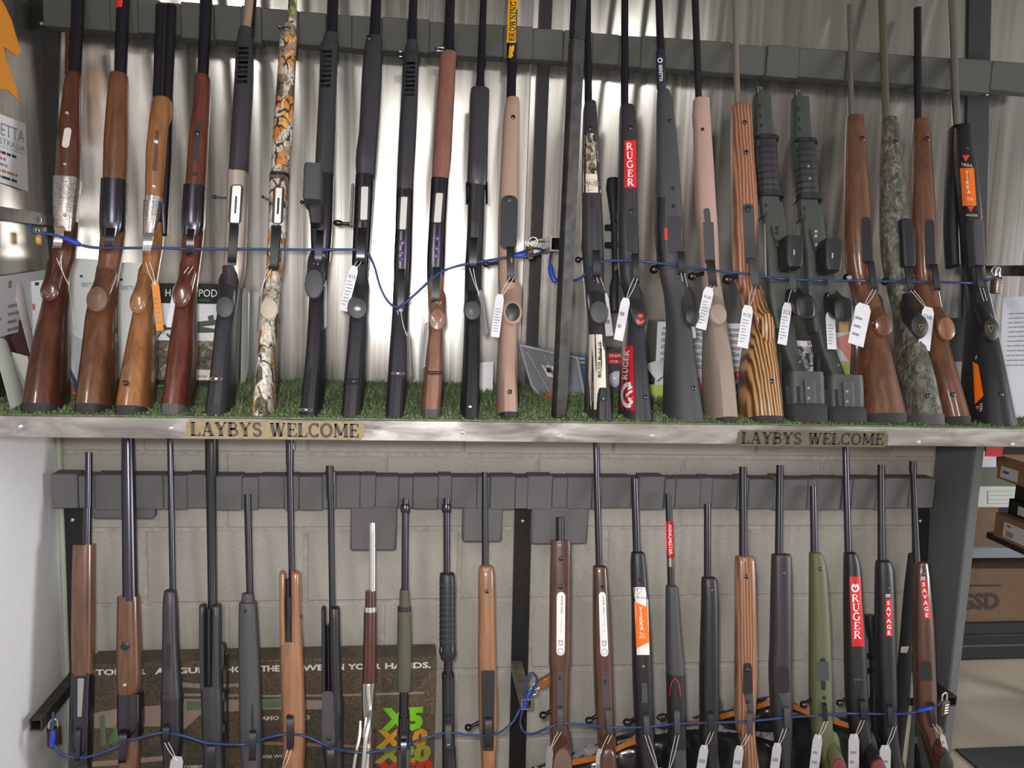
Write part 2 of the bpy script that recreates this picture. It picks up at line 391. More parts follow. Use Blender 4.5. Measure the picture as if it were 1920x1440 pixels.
def stroke_vf(pts, wd):
    V, Fc = [], []
    n = len(pts)
    for i, p in enumerate(pts):
        a = pts[max(i-1, 0)]; b = pts[min(i+1, n-1)]
        dx, dy = b[0]-a[0], b[1]-a[1]; l = math.hypot(dx, dy) or 1
        nx, ny = -dy/l*wd/2, dx/l*wd/2
        V += [(p[0]+nx, p[1]+ny), (p[0]-nx, p[1]-ny)]
    for i in range(n-1): Fc.append((2*i, 2*i+1, 2*i+3, 2*i+2))
    return V, Fc
def serif_vf(s, wt=1.0):
    V, Fc, x = [], [], 0.0
    for ch in s:
        wd, st, sf = SERIF[ch]
        L = [stroke_vf(p, t*wt) for p, t in st] + [stroke_vf([(a-h, b_+(-.03 if b_ > .5 else .03)), (a+h, b_+(-.03 if b_ > .5 else .03))], .06*wt) for a, b_, h in sf]
        for v, f in L:
            k = len(V); V += [(q[0]+x, q[1]) for q in v]; Fc += [tuple(i+k for i in q) for q in f]
        x += wd+0.04
    return V, Fc, x
def poly_vf(pts):
    return list(pts), [tuple(range(len(pts)))], 1
def line_rows(x0, y0, x1, y1, rows, h=0.45, seed=1, fill=(0.5, 1.0)):
    """rows of print as thin bars (2D)"""
    rr = random.Random(seed); V, Fc = [], []
    st = (y1-y0)/rows
    for i in range(rows):
        yy = y0+st*i; xe = x0+(x1-x0)*rr.uniform(*fill); x = x0
        while x < xe-1e-6:
            l = (x1-x0)*rr.uniform(.06, .22); e = min(x+l, xe)
            k = len(V); V += [(x, yy), (e, yy), (e, yy+st*h), (x, yy+st*h)]; Fc.append((k, k+1, k+2, k+3)); x = e+(x1-x0)*.025
    return V, Fc, 1

class Frame2D:
    """maps 2D print coordinates to a flat face: origin o, axes u and v (per unit), lifted along the normal"""
    def __init__(s, o, u, v, lift=0.0008):
        s.o, s.u, s.v = Vector(o), Vector(u), Vector(v); s.n = s.u.cross(s.v).normalized()
        if s.n.dot(EYE-s.o) < 0: s.n = -s.n
        s.lift = lift
    def put(s, name, vf, mat, parent, x=0, y=0, sc=1.0, sx=None, lift=None, ang=0):
        v, f = vf[0], vf[1]; sx = sc if sx is None else sx
        ca, sa = math.cos(ang), math.sin(ang)
        L = s.lift if lift is None else lift
        pts = []
        for q in v:
            a, b_ = q[0]*sx, q[1]*sc
            a, b_ = a*ca-b_*sa, a*sa+b_*ca
            pts.append(s.o + s.u*(x+a) + s.v*(y+b_) + s.n*L)
        return mk(name, pts, f, mat, parent, 0)

def fine2d(Q, faces, lim=3.2):
    """split long edges of a flat print so that it can follow a round surface"""
    b = bmesh.new(); vs_ = [b.verts.new((q[0], q[1], 0)) for q in Q]
    for f in faces:
        try: b.faces.new([vs_[i] for i in f])
        except ValueError: pass
    bmesh.ops.triangulate(b, faces=b.faces[:])
    for _ in range(5):
        E_ = [e for e in b.edges if e.calc_length() > lim]
        if not E_ or len(b.faces) > 3000: break
        bmesh.ops.subdivide_edges(b, edges=E_, cuts=1); bmesh.ops.triangulate(b, faces=[f for f in b.faces if len(f.verts) > 3])
    b.verts.index_update(); out = [(v.co.x, v.co.y) for v in b.verts]; fs = [tuple(v.index for v in f.verts) for f in b.faces]; b.free()
    return out, fs
# ------------------------------------------------------------------ the gun builder
NSEG = 14
class Gun:
    def __init__(s, name, label, pl, bx, by, cat='rifle', group=None, floor=None):
        s.pl = pl; s.floor = floor
        base = pl.at(bx, by, 0.04)
        if floor is not None:
            base = base + pl.up*((floor-base.z)/pl.up.z)
        s.root = thing(name, label, cat, base, group)
        s.bv = {}; s.all = []
    def mpp(s, x, y, off=0): return (s.pl.at(x+1, y, off)-s.pl.at(x, y, off)).length
    def loft(s, name, mat, st, sq=2.4, tip=0, tail=0, sub=3, parent=None, snap=False, n=NSEG, fixed_off=None, label=None):
        rows = []; f, b = 15, 15
        for r in st:
            if len(r) > 3: f, b = r[3], r[4]
            rows.append((r[0], r[1], r[2], f, b))
        rows = pchip(rows, sub)
        rings = []; up, nn = s.pl.up, s.pl.n
        for (y, x0, x1, f, b) in rows:
            off = (f-b)/2000.0
            p0, p1 = s.pl.at(x0, y, off), s.pl.at(x1, y, off)
            rings.append([(p0+p1)/2, (p1-p0).length/2, (f+b)/2000.0])
        def ends(rg, ln, other):
            d = (rg[0]-other[0]).normalized(); out = []
            for t in (1.0, 0.72, 0.38):
                k = math.sqrt(max(0, 1-t*t))
                out.append([rg[0]+d*(ln/1000*t), rg[1]*(0.25+0.75*k), rg[2]*(0.25+0.75*k)])
            return out
        if tip: rings = ends(rings[0], tip, rings[1]) + rings
        if tail: rings = rings + ends(rings[-1], tail, rings[-2])[::-1]
        V, Fc = [], []
        e = 2.0/sq
        for (c, hw, hd) in rings:
            for k in range(n):
                a = 2*math.pi*(k+0.5)/n; ca, sa = math.cos(a), math.sin(a)
                V.append(c + X_AX*(hw*math.copysign(abs(ca)**e, ca)) + nn*(hd*math.copysign(abs(sa)**e, sa)))
        # widen so that the polygon reaches the measured outline
        m = len(rings)
        if snap and s.floor is not None:
            for k in range(n):
                i = (m-1)*n+k; q = V[i]; V[i] = q + up*((s.floor-q.z)/up.z)
        for i in range(m-1):
            for k in range(n):
                l = (k+1) % n; Fc.append((i*n+k, i*n+l, (i+1)*n+l, (i+1)*n+k))
        Fc.append(tuple(range(n-1, -1, -1))); Fc.append(tuple((m-1)*n+k for k in range(n)))
        o = mk(name, V, Fc, mat, parent or s.root, 42)
        if label: o['label'] = label
        s.all.append((V, Fc)); s._bvh = None
        return o
    def barrel(s, mat, st, name='barrel', off=0, **kw):
        """round tube: (y, x0, x1) stations; depth equals width"""
        rows = []
        for r in st:
            hw = s.mpp(r[1], r[0])*abs(r[2]-r[1])/2*1000
            rows.append((r[0], r[1], r[2], hw+off, hw-off))
        return s.loft(name, mat, rows, 2.0, sub=1, n=12, **kw)
    def grip(s, mat, x0, y0, x, y, rx, ry, out=62, cap=None, capname='grip_cap', capk=1.0, dome=5, name='pistol_grip', ex=2.0):
        V, Fc = [], []; up, nn = s.pl.up, s.pl.n; n = 16; e = 2/ex
        K = [(0.0, 1.0, 1.15), (0.3, .97, 1.08), (0.6, .97, 1.0), (0.85, 1.0, 1.0), (1.0, 1.0, 1.0)]
        rr = []
        for t, kx, ky in K:
            off = (4+(out-4)*t)/1000
            c = s.pl.at(x0+(x-x0)*t**1.2, y0+(y-y0)*t**0.8, off); mp = s.mpp(x, y, off)
            rr.append((c, rx*kx*mp, ry*ky*mp))
        c, a, b = rr[-1]
        rr.append((c+nn*(dome*.0006), a*.9, b*.9)); rr.append((c+nn*(dome*.001), a*.6, b*.6)); rr.append((c+nn*(dome*.0011), a*.2, b*.2))
        for c_, a_, b_ in rr:
            for k in range(n):
                t = 2*math.pi*k/n; ct, sn = math.cos(t), math.sin(t)
                V.append(c_ + X_AX*(a_*math.copysign(abs(ct)**e, ct)) + up*(b_*math.copysign(abs(sn)**e, sn)))
        m = len(rr)
        for i in range(m-1):
            for k in range(n):
                l = (k+1) % n; Fc.append((i*n+k, (i+1)*n+k, (i+1)*n+l, i*n+l))
        Fc.append(tuple(range(n))); Fc.append(tuple((m-1)*n+k for k in range(n-1, -1, -1)))
        o = mk(name, V, Fc, mat, s.root, 50); s.all.append((V, Fc)); s._bvh = None
        if cap:
            V2, F2 = [], []
            for sc, h in ((.97, 0), (.93, .0035), (.55, .006), (.15, .0068)):
                for k in range(n):
                    t = 2*math.pi*k/n
                    V2.append(c + nn*(h+dome*.0004) + X_AX*(a*sc*capk*math.cos(t)) + up*(b*sc*capk*math.sin(t)))
            for i in range(3):
                for k in range(n):
                    l = (k+1) % n; F2.append((i*n+k, (i+1)*n+k, (i+1)*n+l, i*n+l))
            F2.append(tuple(3*n+k for k in range(n-1, -1, -1))); F2.append(tuple(range(n)))
            mk(capname, V2, F2, cap, o, 50); s.all.append((V2, F2)); s._bvh = None
        return o
    def guard(s, mat, x0, y0, x1, y1, w, o0=16, out=26, trig=True, tmat=None, th=3.0):
        """trigger guard: a bent strap standing out towards the viewer, and the trigger in it"""
        V, Fc = [], []; up, nn = s.pl.up, s.pl.n; n = 15
        P = []
        for i in range(n):
            t = i/(n-1); k = math.sin(math.pi*t); off = o0+out*(k**0.55)
            tt = 0.5-0.5*math.cos(math.pi*t)
            P.append((s.pl.at(x0+(x1-x0)*tt, y0+(y1-y0)*tt, off/1000)))
        mp = s.mpp(x0, y0); hw = w*mp/2
        for i, p in enumerate(P):
            tg = (P[min(i+1, n-1)]-P[max(i-1, 0)]).normalized(); nr = X_AX.cross(tg).normalized()
            h = th/2000
            kw = 1.0 if 0 < i < n-1 else 1.15
            for sx, sn in ((-1, -1), (1, -1), (1, 1), (-1, 1)): V.append(p + X_AX*(hw*sx*kw) + nr*(h*sn))
        for i in range(n-1):
            for k in range(4):
                l = (k+1) % 4; Fc.append((i*4+k, i*4+l, (i+1)*4+l, (i+1)*4+k))
        Fc.append((3, 2, 1, 0)); Fc.append(tuple((n-1)*4+k for k in range(4)))
        mk('trigger_guard', V, Fc, mat, s.root, 35); s.all.append((V, Fc)); s._bvh = None
        if trig:
            ym = y0+(y1-y0)*.52; xm = x0+(x1-x0)*.52
            pts = [s.pl.at(xm, ym-(y1-y0)*.08, (o0-6)/1000), s.pl.at(xm, ym, (o0+out*.3)/1000), s.pl.at(xm, ym+(y1-y0)*.02, (o0+out*.55)/1000), s.pl.at(xm, ym-(y1-y0)*.05, (o0+out*.75)/1000)]
            tube('trigger', catmull(pts, 3), 0.0026, tmat or mat, s.root, 6)
    def bolt(s, mat, xb, yb, r, xr, yr, off=6, out=18, egg=1.0):
        a = s.pl.at(xr, yr, off/1000); c = s.pl.at(xb, yb, out/1000); mp = s.mpp(xb, yb)
        v1 = tube_vf([a, a.lerp(c, .5), c], [r*mp*.62, r*mp*.48, r*mp*.5], 8)
        d = (c-a).normalized(); ay = d.cross(s.pl.n).normalized(); az = d.cross(ay)
        v2 = sphere_vf(c, r*mp, 12, 8, ay, az, d, 1, 1, egg)
        V, Fc = join_vf([v1, v2]); mk('bolt_handle', V, Fc, mat, s.root, 50)
    def stud(s, x, y, r, off, mat=None, name='sling_stud'):
        c = s.surf(x, y) or s.pl.at(x, y, off/1000)
        mp = s.mpp(x, y); nn = s.pl.n
        v, f = tube_vf([c-nn*.002, c+nn*.003, c+nn*.0045], [r*mp, r*mp, r*mp*.6], 10)
        mk(name, v, f, mat or BLUED, s.root, 40)
    def swivel(s, x0, x1, y, off=None, mat=None, h=7):
        """sling swivel: a wire loop across the stock"""
        c0 = s.surf((x0+x1)/2, y) or s.pl.at((x0+x1)/2, y, (off or 20)/1000)
        nn, up = s.pl.n, s.pl.up; mp = s.mpp(x0, y); hw = (x1-x0)*mp/2; hh = h*mp/2
        pts = []
        for i in range(16):
            t = 2*math.pi*i/16; cx, sx = math.cos(t), math.sin(t)
            pts.append(c0 + X_AX*(hw*math.copysign(abs(cx)**.5, cx)) + up*(hh*math.copysign(abs(sx)**.5, sx)) + nn*0.006)
        v, f = tube_vf(pts, 0.0014, 6, True)
        v2, f2 = tube_vf([c0-nn*.003, c0+nn*.006], .0028, 8)
        V, Fc = join_vf([(v, f), (v2, f2)]); mk('sling_swivel', V, Fc, mat or BLUED, s.root, 50)
    def block(s, name, mat, q, f, b, sq=7, parent=None, n=20, **kw):
        """squarish body between two stations (y,x0,x1)"""
        return s.loft(name, mat, [(y, x0, x1, f, b) for y, x0, x1 in q], sq, sub=1, parent=parent, n=n, **kw)
    def plate(s, name, mat, xt, yt, xb, yb, wt, wb, off=None, th=2, rnd=0.5, parent=None):
        """thin rounded plate on the surface facing the viewer"""
        nn, up = s.pl.n, s.pl.up
        xm, ym = (xt+xb)/2, (yt+yb)/2
        if off is None:
            h = s.surf(xm, ym); o_ = (h-s.pl.p).dot(nn) if h else .02
        else: o_ = off/1000
        r = min(wt, wb)/2*rnd
        pts = []
        def cr(cx, cy, a0):
            for i in range(5):
                a = math.radians(a0+22.5*i); pts.append((cx+r*math.cos(a), cy-r*math.sin(a)))
        cr(xt+wt/2-r, yt+r, 0); cr(xt-wt/2+r, yt+r, 90); cr(xb-wb/2+r, yb-r, 180); cr(xb+wb/2-r, yb-r, 270)
        lo = [s.pl.at(x, y, o_-.002) for x, y in pts]; hi = [s.pl.at(x, y, o_+th/1000) for x, y in pts]
        n = len(pts); V = lo+hi; Fc = [tuple(range(n-1, -1, -1)), tuple(range(n, 2*n))]
        for i in range(n):
            j = (i+1) % n; Fc.append((i, j, n+j, n+i))
        o = mk(name, V, fix(V, Fc), mat, parent or s.root, 35); s.all.append((V, Fc)); s._bvh = None
        return o
    def surf(s, px, py):
        """front surface of what has been built so far, seen at a picture point"""
        if getattr(s, '_bvh', None) is None:
            V, Fc = join_vf(s.all); s._bvh = BVHTree.FromPolygons(V, Fc, all_triangles=False)
        d = ray(px, py).normalized(); h = s._bvh.ray_cast(EYE, d)
        return h[0]
    def decal(s, name, mat, x0, y0, x1, y1, w0, w1, parent=None, lift=.0006, nu=6, nv=14, rnd=False, sk0=0, sk1=0):
        """sticker wrapped on the gun: strip from (x0,y0) to (x1,y1), widths w0, w1"""
        V, Fc = [], []; nn = s.pl.n
        for j in range(nv+1):
            t = .5-.5*math.cos(math.pi*j/nv) if rnd else j/nv; yy = y0+(y1-y0)*t; xx = x0+(x1-x0)*t; ww = w0+(w1-w0)*t
            if rnd:
                dd = min(t, 1-t)*(y1-y0); r = ww/2
                if dd < r: ww = 2*math.sqrt(max(0.02, r*r-(r-dd)**2))
            for i in range(nu+1):
                px = xx-ww/2+ww*i/nu; y2 = yy+(i/nu-.5)*(sk0*(1-t)+sk1*t); h = s.surf(px, y2) or s.pl.at(px, y2, .015)
                V.append(h-(ray(px, y2).normalized())*lift)
        for j in range(nv):
            for i in range(nu):
                a = j*(nu+1)+i; Fc.append((a, a+nu+1, a+nu+2, a+1))
        return mk(name, V, Fc, mat, parent or s.root, 60)
    def print(s, name, vf, mat, o, u, v, parent=None, lift=.0014, sc=1.0, x=0, y=0, sx=None):
        """2D print laid on the gun: o picture point of its origin, u and v picture vectors of one unit"""
        V = []; sx = sc if sx is None else sx
        Q = []
        for q in vf[0]:
            a, b = x+q[0]*sx, y+q[1]*sc; Q.append((o[0]+u[0]*a+v[0]*b, o[1]+u[1]*a+v[1]*b))
        Q, faces = fine2d(Q, vf[1])
        for px, py in Q:
            h = s.surf(px, py) or s.pl.at(px, py, .015)
            V.append(h-ray(px, py).normalized()*lift)
        return mk(name, V, faces, mat, parent or s.root, 0)
    def stack(s, name, word, mat, xt, yt, xb, yb, h, parent=None, serif=True, wide=1.0, rot=0.0):
        """letters set one below the other"""
        L = []; n = len(word)
        V, Fc = [], []
        for i, ch in enumerate(word):
            t = (i+.5)/n; cx, cy = xt+(xb-xt)*t, yt+(yb-yt)*t
            v, f, wd = serif_vf(ch, 1.15) if serif else text_vf(ch, .03)
            k = len(V); a = math.sin(rot)
            V += [(cx+(q[0]-wd/2)*h*wide+ (q[1]-.5)*h*a, cy-(q[1]-.5)*h) for q in v]; Fc += [tuple(j+k for j in q) for q in f]
        return s.print(name, (V, Fc), mat, (0, 0), (1, 0), (0, 1), parent)
    def vtext(s, name, word, mat, x0, y0, x1, y1, h, parent=None, serif=False):
        """word running along a line in the picture, from (x0,y0) to (x1,y1); h is the letter height in pixels"""
        v, f, wd = serif_vf(word, 1.2) if serif else text_vf(word, .02)
        L = math.hypot(x1-x0, y1-y0); ux, uy = (x1-x0)/L, (y1-y0)/L
        vx, vy = uy, -ux
        return s.print(name, (v, f), mat, (x0, y0), (ux*L/wd, uy*L/wd), (vx*h, vy*h), parent)
# ------------------------------------------------------------------ the room
def mat_blocks():
    m, nt, b = _mat('painted_concrete_block')
    v = coords(nt, kind='Object'); n1 = N(nt, 'ShaderNodeTexNoise'); n1.inputs['Scale'].default_value = 5; n1.inputs['Detail'].default_value = 5
    gm = N(nt, 'ShaderNodeNewGeometry'); nt.links.new(gm.outputs['Position'], n1.inputs['Vector'])
    n2 = N(nt, 'ShaderNodeTexNoise'); n2.inputs['Scale'].default_value = 220; n2.inputs['Detail'].default_value = 3; nt.links.new(gm.outputs['Position'], n2.inputs['Vector'])
    r = ramp(nt, [(0.3, (0.375, 0.350, 0.318)), (0.5, (0.415, 0.392, 0.358)), (0.7, (0.45, 0.43, 0.395))]); nt.links.new(n1.outputs['Fac'], r.inputs[0])
    r2 = ramp(nt, [(0.3, (0.86, 0.86, 0.86)), (0.7, (1.06, 1.06, 1.06))]); nt.links.new(n2.outputs['Fac'], r2.inputs[0])
    mu = N(nt, 'ShaderNodeMixRGB', blend_type='MULTIPLY'); mu.inputs[0].default_value = 1; nt.links.new(r.outputs[0], mu.inputs[1]); nt.links.new(r2.outputs[0], mu.inputs[2])
    nt.links.new(mu.outputs[0], b.inputs['Base Color']); b.inputs['Roughness'].default_value = 0.75
    bump(nt, b, n2.outputs['Fac'], 0.35, 0.002); return m
def mat_sheet():
    m, nt, b = _mat('galvanised_sheet')
    gm = N(nt, 'ShaderNodeNewGeometry')
    mp = N(nt, 'ShaderNodeMapping'); mp.inputs['Scale'].default_value = (60, 60, 1.2); nt.links.new(gm.outputs['Position'], mp.inputs['Vector'])
    n1 = N(nt, 'ShaderNodeTexNoise'); n1.inputs['Scale'].default_value = 1; n1.inputs['Detail'].default_value = 4; nt.links.new(mp.outputs[0], n1.inputs['Vector'])
    r = ramp(nt, [(0.3, (0.40, 0.385, 0.365)), (0.7, (0.50, 0.485, 0.46))]); nt.links.new(n1.outputs['Fac'], r.inputs[0]); nt.links.new(r.outputs[0], b.inputs['Base Color'])
    rr = ramp(nt, [(0.3, (0.17, 0.17, 0.17)), (0.7, (0.26, 0.26, 0.26))]); nt.links.new(n1.outputs['Fac'], rr.inputs[0]); nt.links.new(rr.outputs[0], b.inputs['Roughness'])
    b.inputs['Metallic'].default_value = 0.92
    bump(nt, b, n1.outputs['Fac'], 0.10, 0.0008); return m
def mat_steel_trim():
    m, nt, b = _mat('ground_steel_angle')
    v = coords(nt, (7, 7, 30)); n1 = N(nt, 'ShaderNodeTexNoise'); n1.inputs['Scale'].default_value = 1; n1.inputs['Detail'].default_value = 6; n1.inputs['Distortion'].default_value = .6; nt.links.new(v, n1.inputs['Vector'])
    r = ramp(nt, [(0.34, (0.17, 0.15, 0.145)), (0.5, (0.38, 0.36, 0.35)), (0.66, (0.68, 0.66, 0.65))]); nt.links.new(n1.outputs['Fac'], r.inputs[0]); nt.links.new(r.outputs[0], b.inputs['Base Color'])
    rr = ramp(nt, [(0.3, (0.50, 0.50, 0.50)), (0.7, (0.32, 0.32, 0.32))]); nt.links.new(n1.outputs['Fac'], rr.inputs[0]); nt.links.new(rr.outputs[0], b.inputs['Roughness'])
    b.inputs['Metallic'].default_value = 0.75; return m
def mat_floor():
    m, nt, b = _mat('sealed_concrete_floor')
    v = coords(nt); n1 = N(nt, 'ShaderNodeTexNoise'); n1.inputs['Scale'].default_value = 2.5; n1.inputs['Detail'].default_value = 7; nt.links.new(v, n1.inputs['Vector'])
    r = ramp(nt, [(0.3, (0.36, 0.31, 0.24)), (0.7, (0.50, 0.45, 0.37))]); nt.links.new(n1.outputs['Fac'], r.inputs[0]); nt.links.new(r.outputs[0], b.inputs['Base Color'])
    b.inputs['Roughness'].default_value = 0.55; return m
M_BLOCK = mat_blocks(); M_SHEET = mat_sheet(); M_TRIM = mat_steel_trim(); M_FLOOR = mat_floor()
M_MORTAR = plain('painted_mortar', (0.40, 0.365, 0.34), 0.8, 0, 0.10, 60)
M_WHITEW = plain('white_painted_panel', (0.83, 0.83, 0.86), 0.6, 0, 0.015, 60)
M_SHOPW = plain('shop_wall_paint', (0.62, 0.56, 0.53), 0.8, 0, 0.03, 20)
M_CEIL = plain('ceiling_paint', (0.24, 0.235, 0.22), 0.9, 0, 0.04, 20)
M_CARPET = plain('grey_carpet_lining', (0.125, 0.135, 0.138), 0.95, 0, 0.16, 900, 0.5)
M_WOODB = wood('shelf_board', (0.16, 0.10, 0.06), (0.28, 0.19, 0.12), 0.7, 1, 0)
XL, XR = -0.866, 1.50

struct(bbox('floor', -4, 5, -4.2, 5.0, -0.12, 0.0, M_FLOOR, bev=0))
struct(bbox('ceiling', -4, 5, -4.2, 5.0, 2.90, 3.0, M_CEIL, bev=0))
struct(bbox('wall_rear', -4, 5, -4.3, -4.2, 0, 2.9, M_SHOPW, bev=0))
struct(bbox('wall_far_left', -4.1, -4, -4.2, 5, 0, 2.9, M_SHOPW, bev=0))
struct(bbox('wall_far_right', 5, 5.1, -4.2, 5, 0, 2.9, M_SHOPW, bev=0))
struct(bbox('wall_storage', -4, 5, 4.9, 5.0, 0, 2.9, M_SHOPW, bev=0))

# the return wall on the left: white board below the shelf, metal sheet above it
wl = struct(bbox('wall_left', XL-0.08, XL-0.001, 1.10, 2.36, 0, 2.90, M_WHITEW, bev=0.002, origin=(XL-.04, 1.7, 0)), 'white painted return wall left of the lower rack')
bbox('corner_strip', XL-0.0005, XL+0.012, YW-0.016, YW-0.001, 0.0, ZS-.06, plain('pale_green_sealant', (0.42, 0.46, 0.38), .7), wl, bev=.004)

# block wall behind the racks
wb = struct(mk('wall_back', *box_vf(Vector(((XL-.08+XR)/2, YW+.004+.1, .64)), Vector((1, 0, 0)), Vector((0, 1, 0)), Vector((0, 0, 1)), (XR-XL+.08)/2, .1, .64), M_MORTAR, None, 0, origin=Vector((0.3, YW, 0))), 'grey painted concrete block wall')
struct(bbox('wall_back_upper', XL-.08, 3.2, YW+.004, YW+.2, 1.281, 2.9, M_MORTAR, bev=0), 'upper wall behind the metal cladding')
_bm = {}
def block_mesh(wd):
    k = round(wd, 3)
    if k not in _bm:
        b = bmesh.new(); v, f = box_vf(Vector((0, 0, 0)), Vector((1, 0, 0)), Vector((0, 1, 0)), Vector((0, 0, 1)), wd/2-.0045, .012, .2015/2-.0045)
        q = [b.verts.new(x) for x in v]
        for x in f: b.faces.new([q[i] for i in x])
        bmesh.ops.recalc_face_normals(b, faces=b.faces)
        bmesh.ops.bevel(b, geom=b.edges[:], offset=.0035, segments=1, affect='EDGES')
        me = bpy.data.meshes.new('block'); b.to_mesh(me); b.free(); me.materials.append(M_BLOCK); _bm[k] = me
    return _bm[k]
zt = 1.3265
for row in range(7):
    z1 = zt-.2015*row; zc = z1-.2015/2
    if zc-.1 < -.1: break
    st = -0.4630+(.4057/2 if row % 2 == 0 else 0)
    k0 = math.floor((XL-st)/.4057)
    for k in range(k0, k0+9):
        x0 = max(st+k*.4057, XL); x1 = min(st+(k+1)*.4057, XR)
        if x1-x0 < .03: continue
        o = bpy.data.objects.new('block', block_mesh(x1-x0)); COL.objects.link(o); o.parent = wb
        o.location = ((x0+x1)/2-.3, random.uniform(.0115, .0135), zc)

# carpeted divider at the right end of the lower rack
dv = bevel_box('wall_divider', (XR+.016, 2.1055, .6285), .015, .1095, .628, M_CARPET, bev=.004)
struct(dv, 'grey carpeted divider panel at the right end of the lower rack')

# metal cladding behind the upper rack: slightly buckled sheets
def sheet(name, x0, x1, z0, z1, seed, label):
    rr = random.Random(seed); nx, nz = 120, 14; V, Fc = [], []
    ph = [rr.uniform(0, 6.28) for _ in range(8)]
    for j in range(nz+1):
        z = z0+(z1-z0)*j/nz
        for i in range(nx+1):
            x = x0+(x1-x0)*i/nx
            am = .55+.45*math.sin(x*3.1+ph[5])
            d = .0010*am*math.sin(x*21+ph[0]+1.3*math.sin(x*4.3+ph[1])+.4*math.sin(z*2+ph[1])) + .00035*math.sin(x*57+ph[2]+1.8*math.sin(x*7.7+ph[6])+.8*math.sin(z*1.5)) + .0012*math.sin(x*8.3+z*2.2+ph[3]) + .0003*math.sin(z*7+x*14+ph[4])
            V.append(Vector((x, YW-.010+d, z)))
    for j in range(nz):
        for i in range(nx):
            a = j*(nx+1)+i; Fc.append((a, a+1, a+nx+2, a+nx+1))
    m = len(V); V += [v+Vector((0, .0012, 0)) for v in V]
    Fc += [tuple(m+i for i in q[::-1]) for q in Fc]
    o = mk(name, V, Fc, M_SHEET, None, 60, origin=Vector(((x0+x1)/2, YW, z0)))
    return struct(o, label)
xs = at_y(975, 690, YW-.01).x
sheet('wall_cladding', XL+.001, xs-.0012, ZS+.002, 2.88, 1, 'shiny metal sheet behind the shotguns')
sheet('wall_cladding', xs+.0012, 3.0, ZS+.002, 2.88, 2, 'shiny metal sheet behind the upper rifles')
def side_sheet():
    V, Fc = [], []; ny, nz = 24, 14; rr = random.Random(5)
    for j in range(nz+1):
        for i in range(ny+1):
            y = 1.12+(YW-.014-1.12)*i/ny; z = ZS+.002+(2.88-ZS)*j/nz
            V.append(Vector((XL+.008+.0020*math.sin(y*16+z*2)+.0012*math.sin(z*9+y*22), y, z)))
    for j in range(nz):
        for i in range(ny):
            a = j*(ny+1)+i; Fc.append((a, a+1, a+ny+2, a+ny+1))
    m = len(V); V += [v-Vector((.0012, 0, 0)) for v in V]; Fc += [tuple(m+i for i in q[::-1]) for q in Fc]
    return struct(mk('wall_left_cladding', V, Fc, M_SHEET, None, 60, origin=Vector((XL, 1.7, ZS))), 'shiny metal sheet on the left return wall')
side_sheet()

# ------------------------------------------------------------------ upper shelf
ZB = at_y(960, 829, 1.65).z                       # lower edge of the steel angle
SHY = 1.65
sh = thing('display_shelf', 'long wooden shelf with a scuffed steel front edge', 'shelf', (0.3, 1.9, ZS-.03))
bbox('shelf_board', XL+.011, 2.75, SHY+.006, YW-.016, ZS-.030, ZS-.0005, M_WOODB, sh, .002)
ed = bbox('steel_edge', XL+.011, 2.75, SHY, SHY+.005, ZB, ZS+.001, M_TRIM, sh, .0012)
bbox('steel_lip', XL+.011, 2.75, SHY+.0052, SHY+.045, ZB, ZB+.004, M_TRIM, sh, .0012)
for px, py in ((38, 800), (320, 803), (867, 811), (1047, 818), (1222, 817), (1722, 829), (1898, 833)):
    c = at_y(px, py, SHY); v, f = sphere_vf(c+Vector((0, .001, 0)), .0052, 12, 8, sy=.6)
    mk('screw_head', v, f, CHROME, ed, 60)

# artificial turf on the shelf
def turf():
    m, nt, b = _mat('artificial_turf')
    gm = N(nt, 'ShaderNodeNewGeometry'); ns = N(nt, 'ShaderNodeTexNoise'); ns.inputs['Scale'].default_value = 260; nt.links.new(gm.outputs['Position'], ns.inputs['Vector'])
    r = ramp(nt, [(0.3, (0.045, 0.070, 0.026)), (0.52, (0.105, 0.150, 0.060)), (0.75, (0.20, 0.26, 0.13))]); nt.links.new(ns.outputs['Fac'], r.inputs[0]); nt.links.new(r.outputs[0], b.inputs['Base Color'])
    b.inputs['Roughness'].default_value = .5
    V, Fc = box_vf(Vector((.92, 1.895, ZS+.0015)), Vector((1, 0, 0)), Vector((0, 1, 0)), Vector((0, 0, 1)), 1.76, .235, .0015)
    V = list(V); rr = random.Random(3)
    for i in range(62000):
        x = rr.uniform(XL+.02, 2.2); y = rr.uniform(1.662, 2.128)
        back = max(0, min(1, (y-1.78)/.20))
        h = (rr.uniform(.004, .008) if y > 1.70 else rr.uniform(.002, .005))+back*rr.uniform(.008, .018)
        a = rr.uniform(0, 6.283); wd = rr.uniform(.0009, .0016); dx, dy = math.cos(a)*wd, math.sin(a)*wd
        lx, ly = rr.gauss(0, .35)*h, rr.gauss(0, .35)*h
        z = ZS+.003; k = len(V)
        V += [Vector((x-dx, y-dy, z)), Vector((x+dx, y+dy, z)), Vector((x+lx*.4+dx*.8, y+ly*.4+dy*.8, z+h*.6)), Vector((x+lx*.4-dx*.8, y+ly*.4-dy*.8, z+h*.6)), Vector((x+lx, y+ly, z+h))]
        Fc += [(k, k+1, k+2, k+3), (k+3, k+2, k+4)]
    o = mk('artificial_turf', V, Fc, m, None, 0, origin=Vector((.3, 1.9, ZS)))
    tag(o, 'green artificial turf covering the upper shelf', 'turf', kind='stuff')
turf()

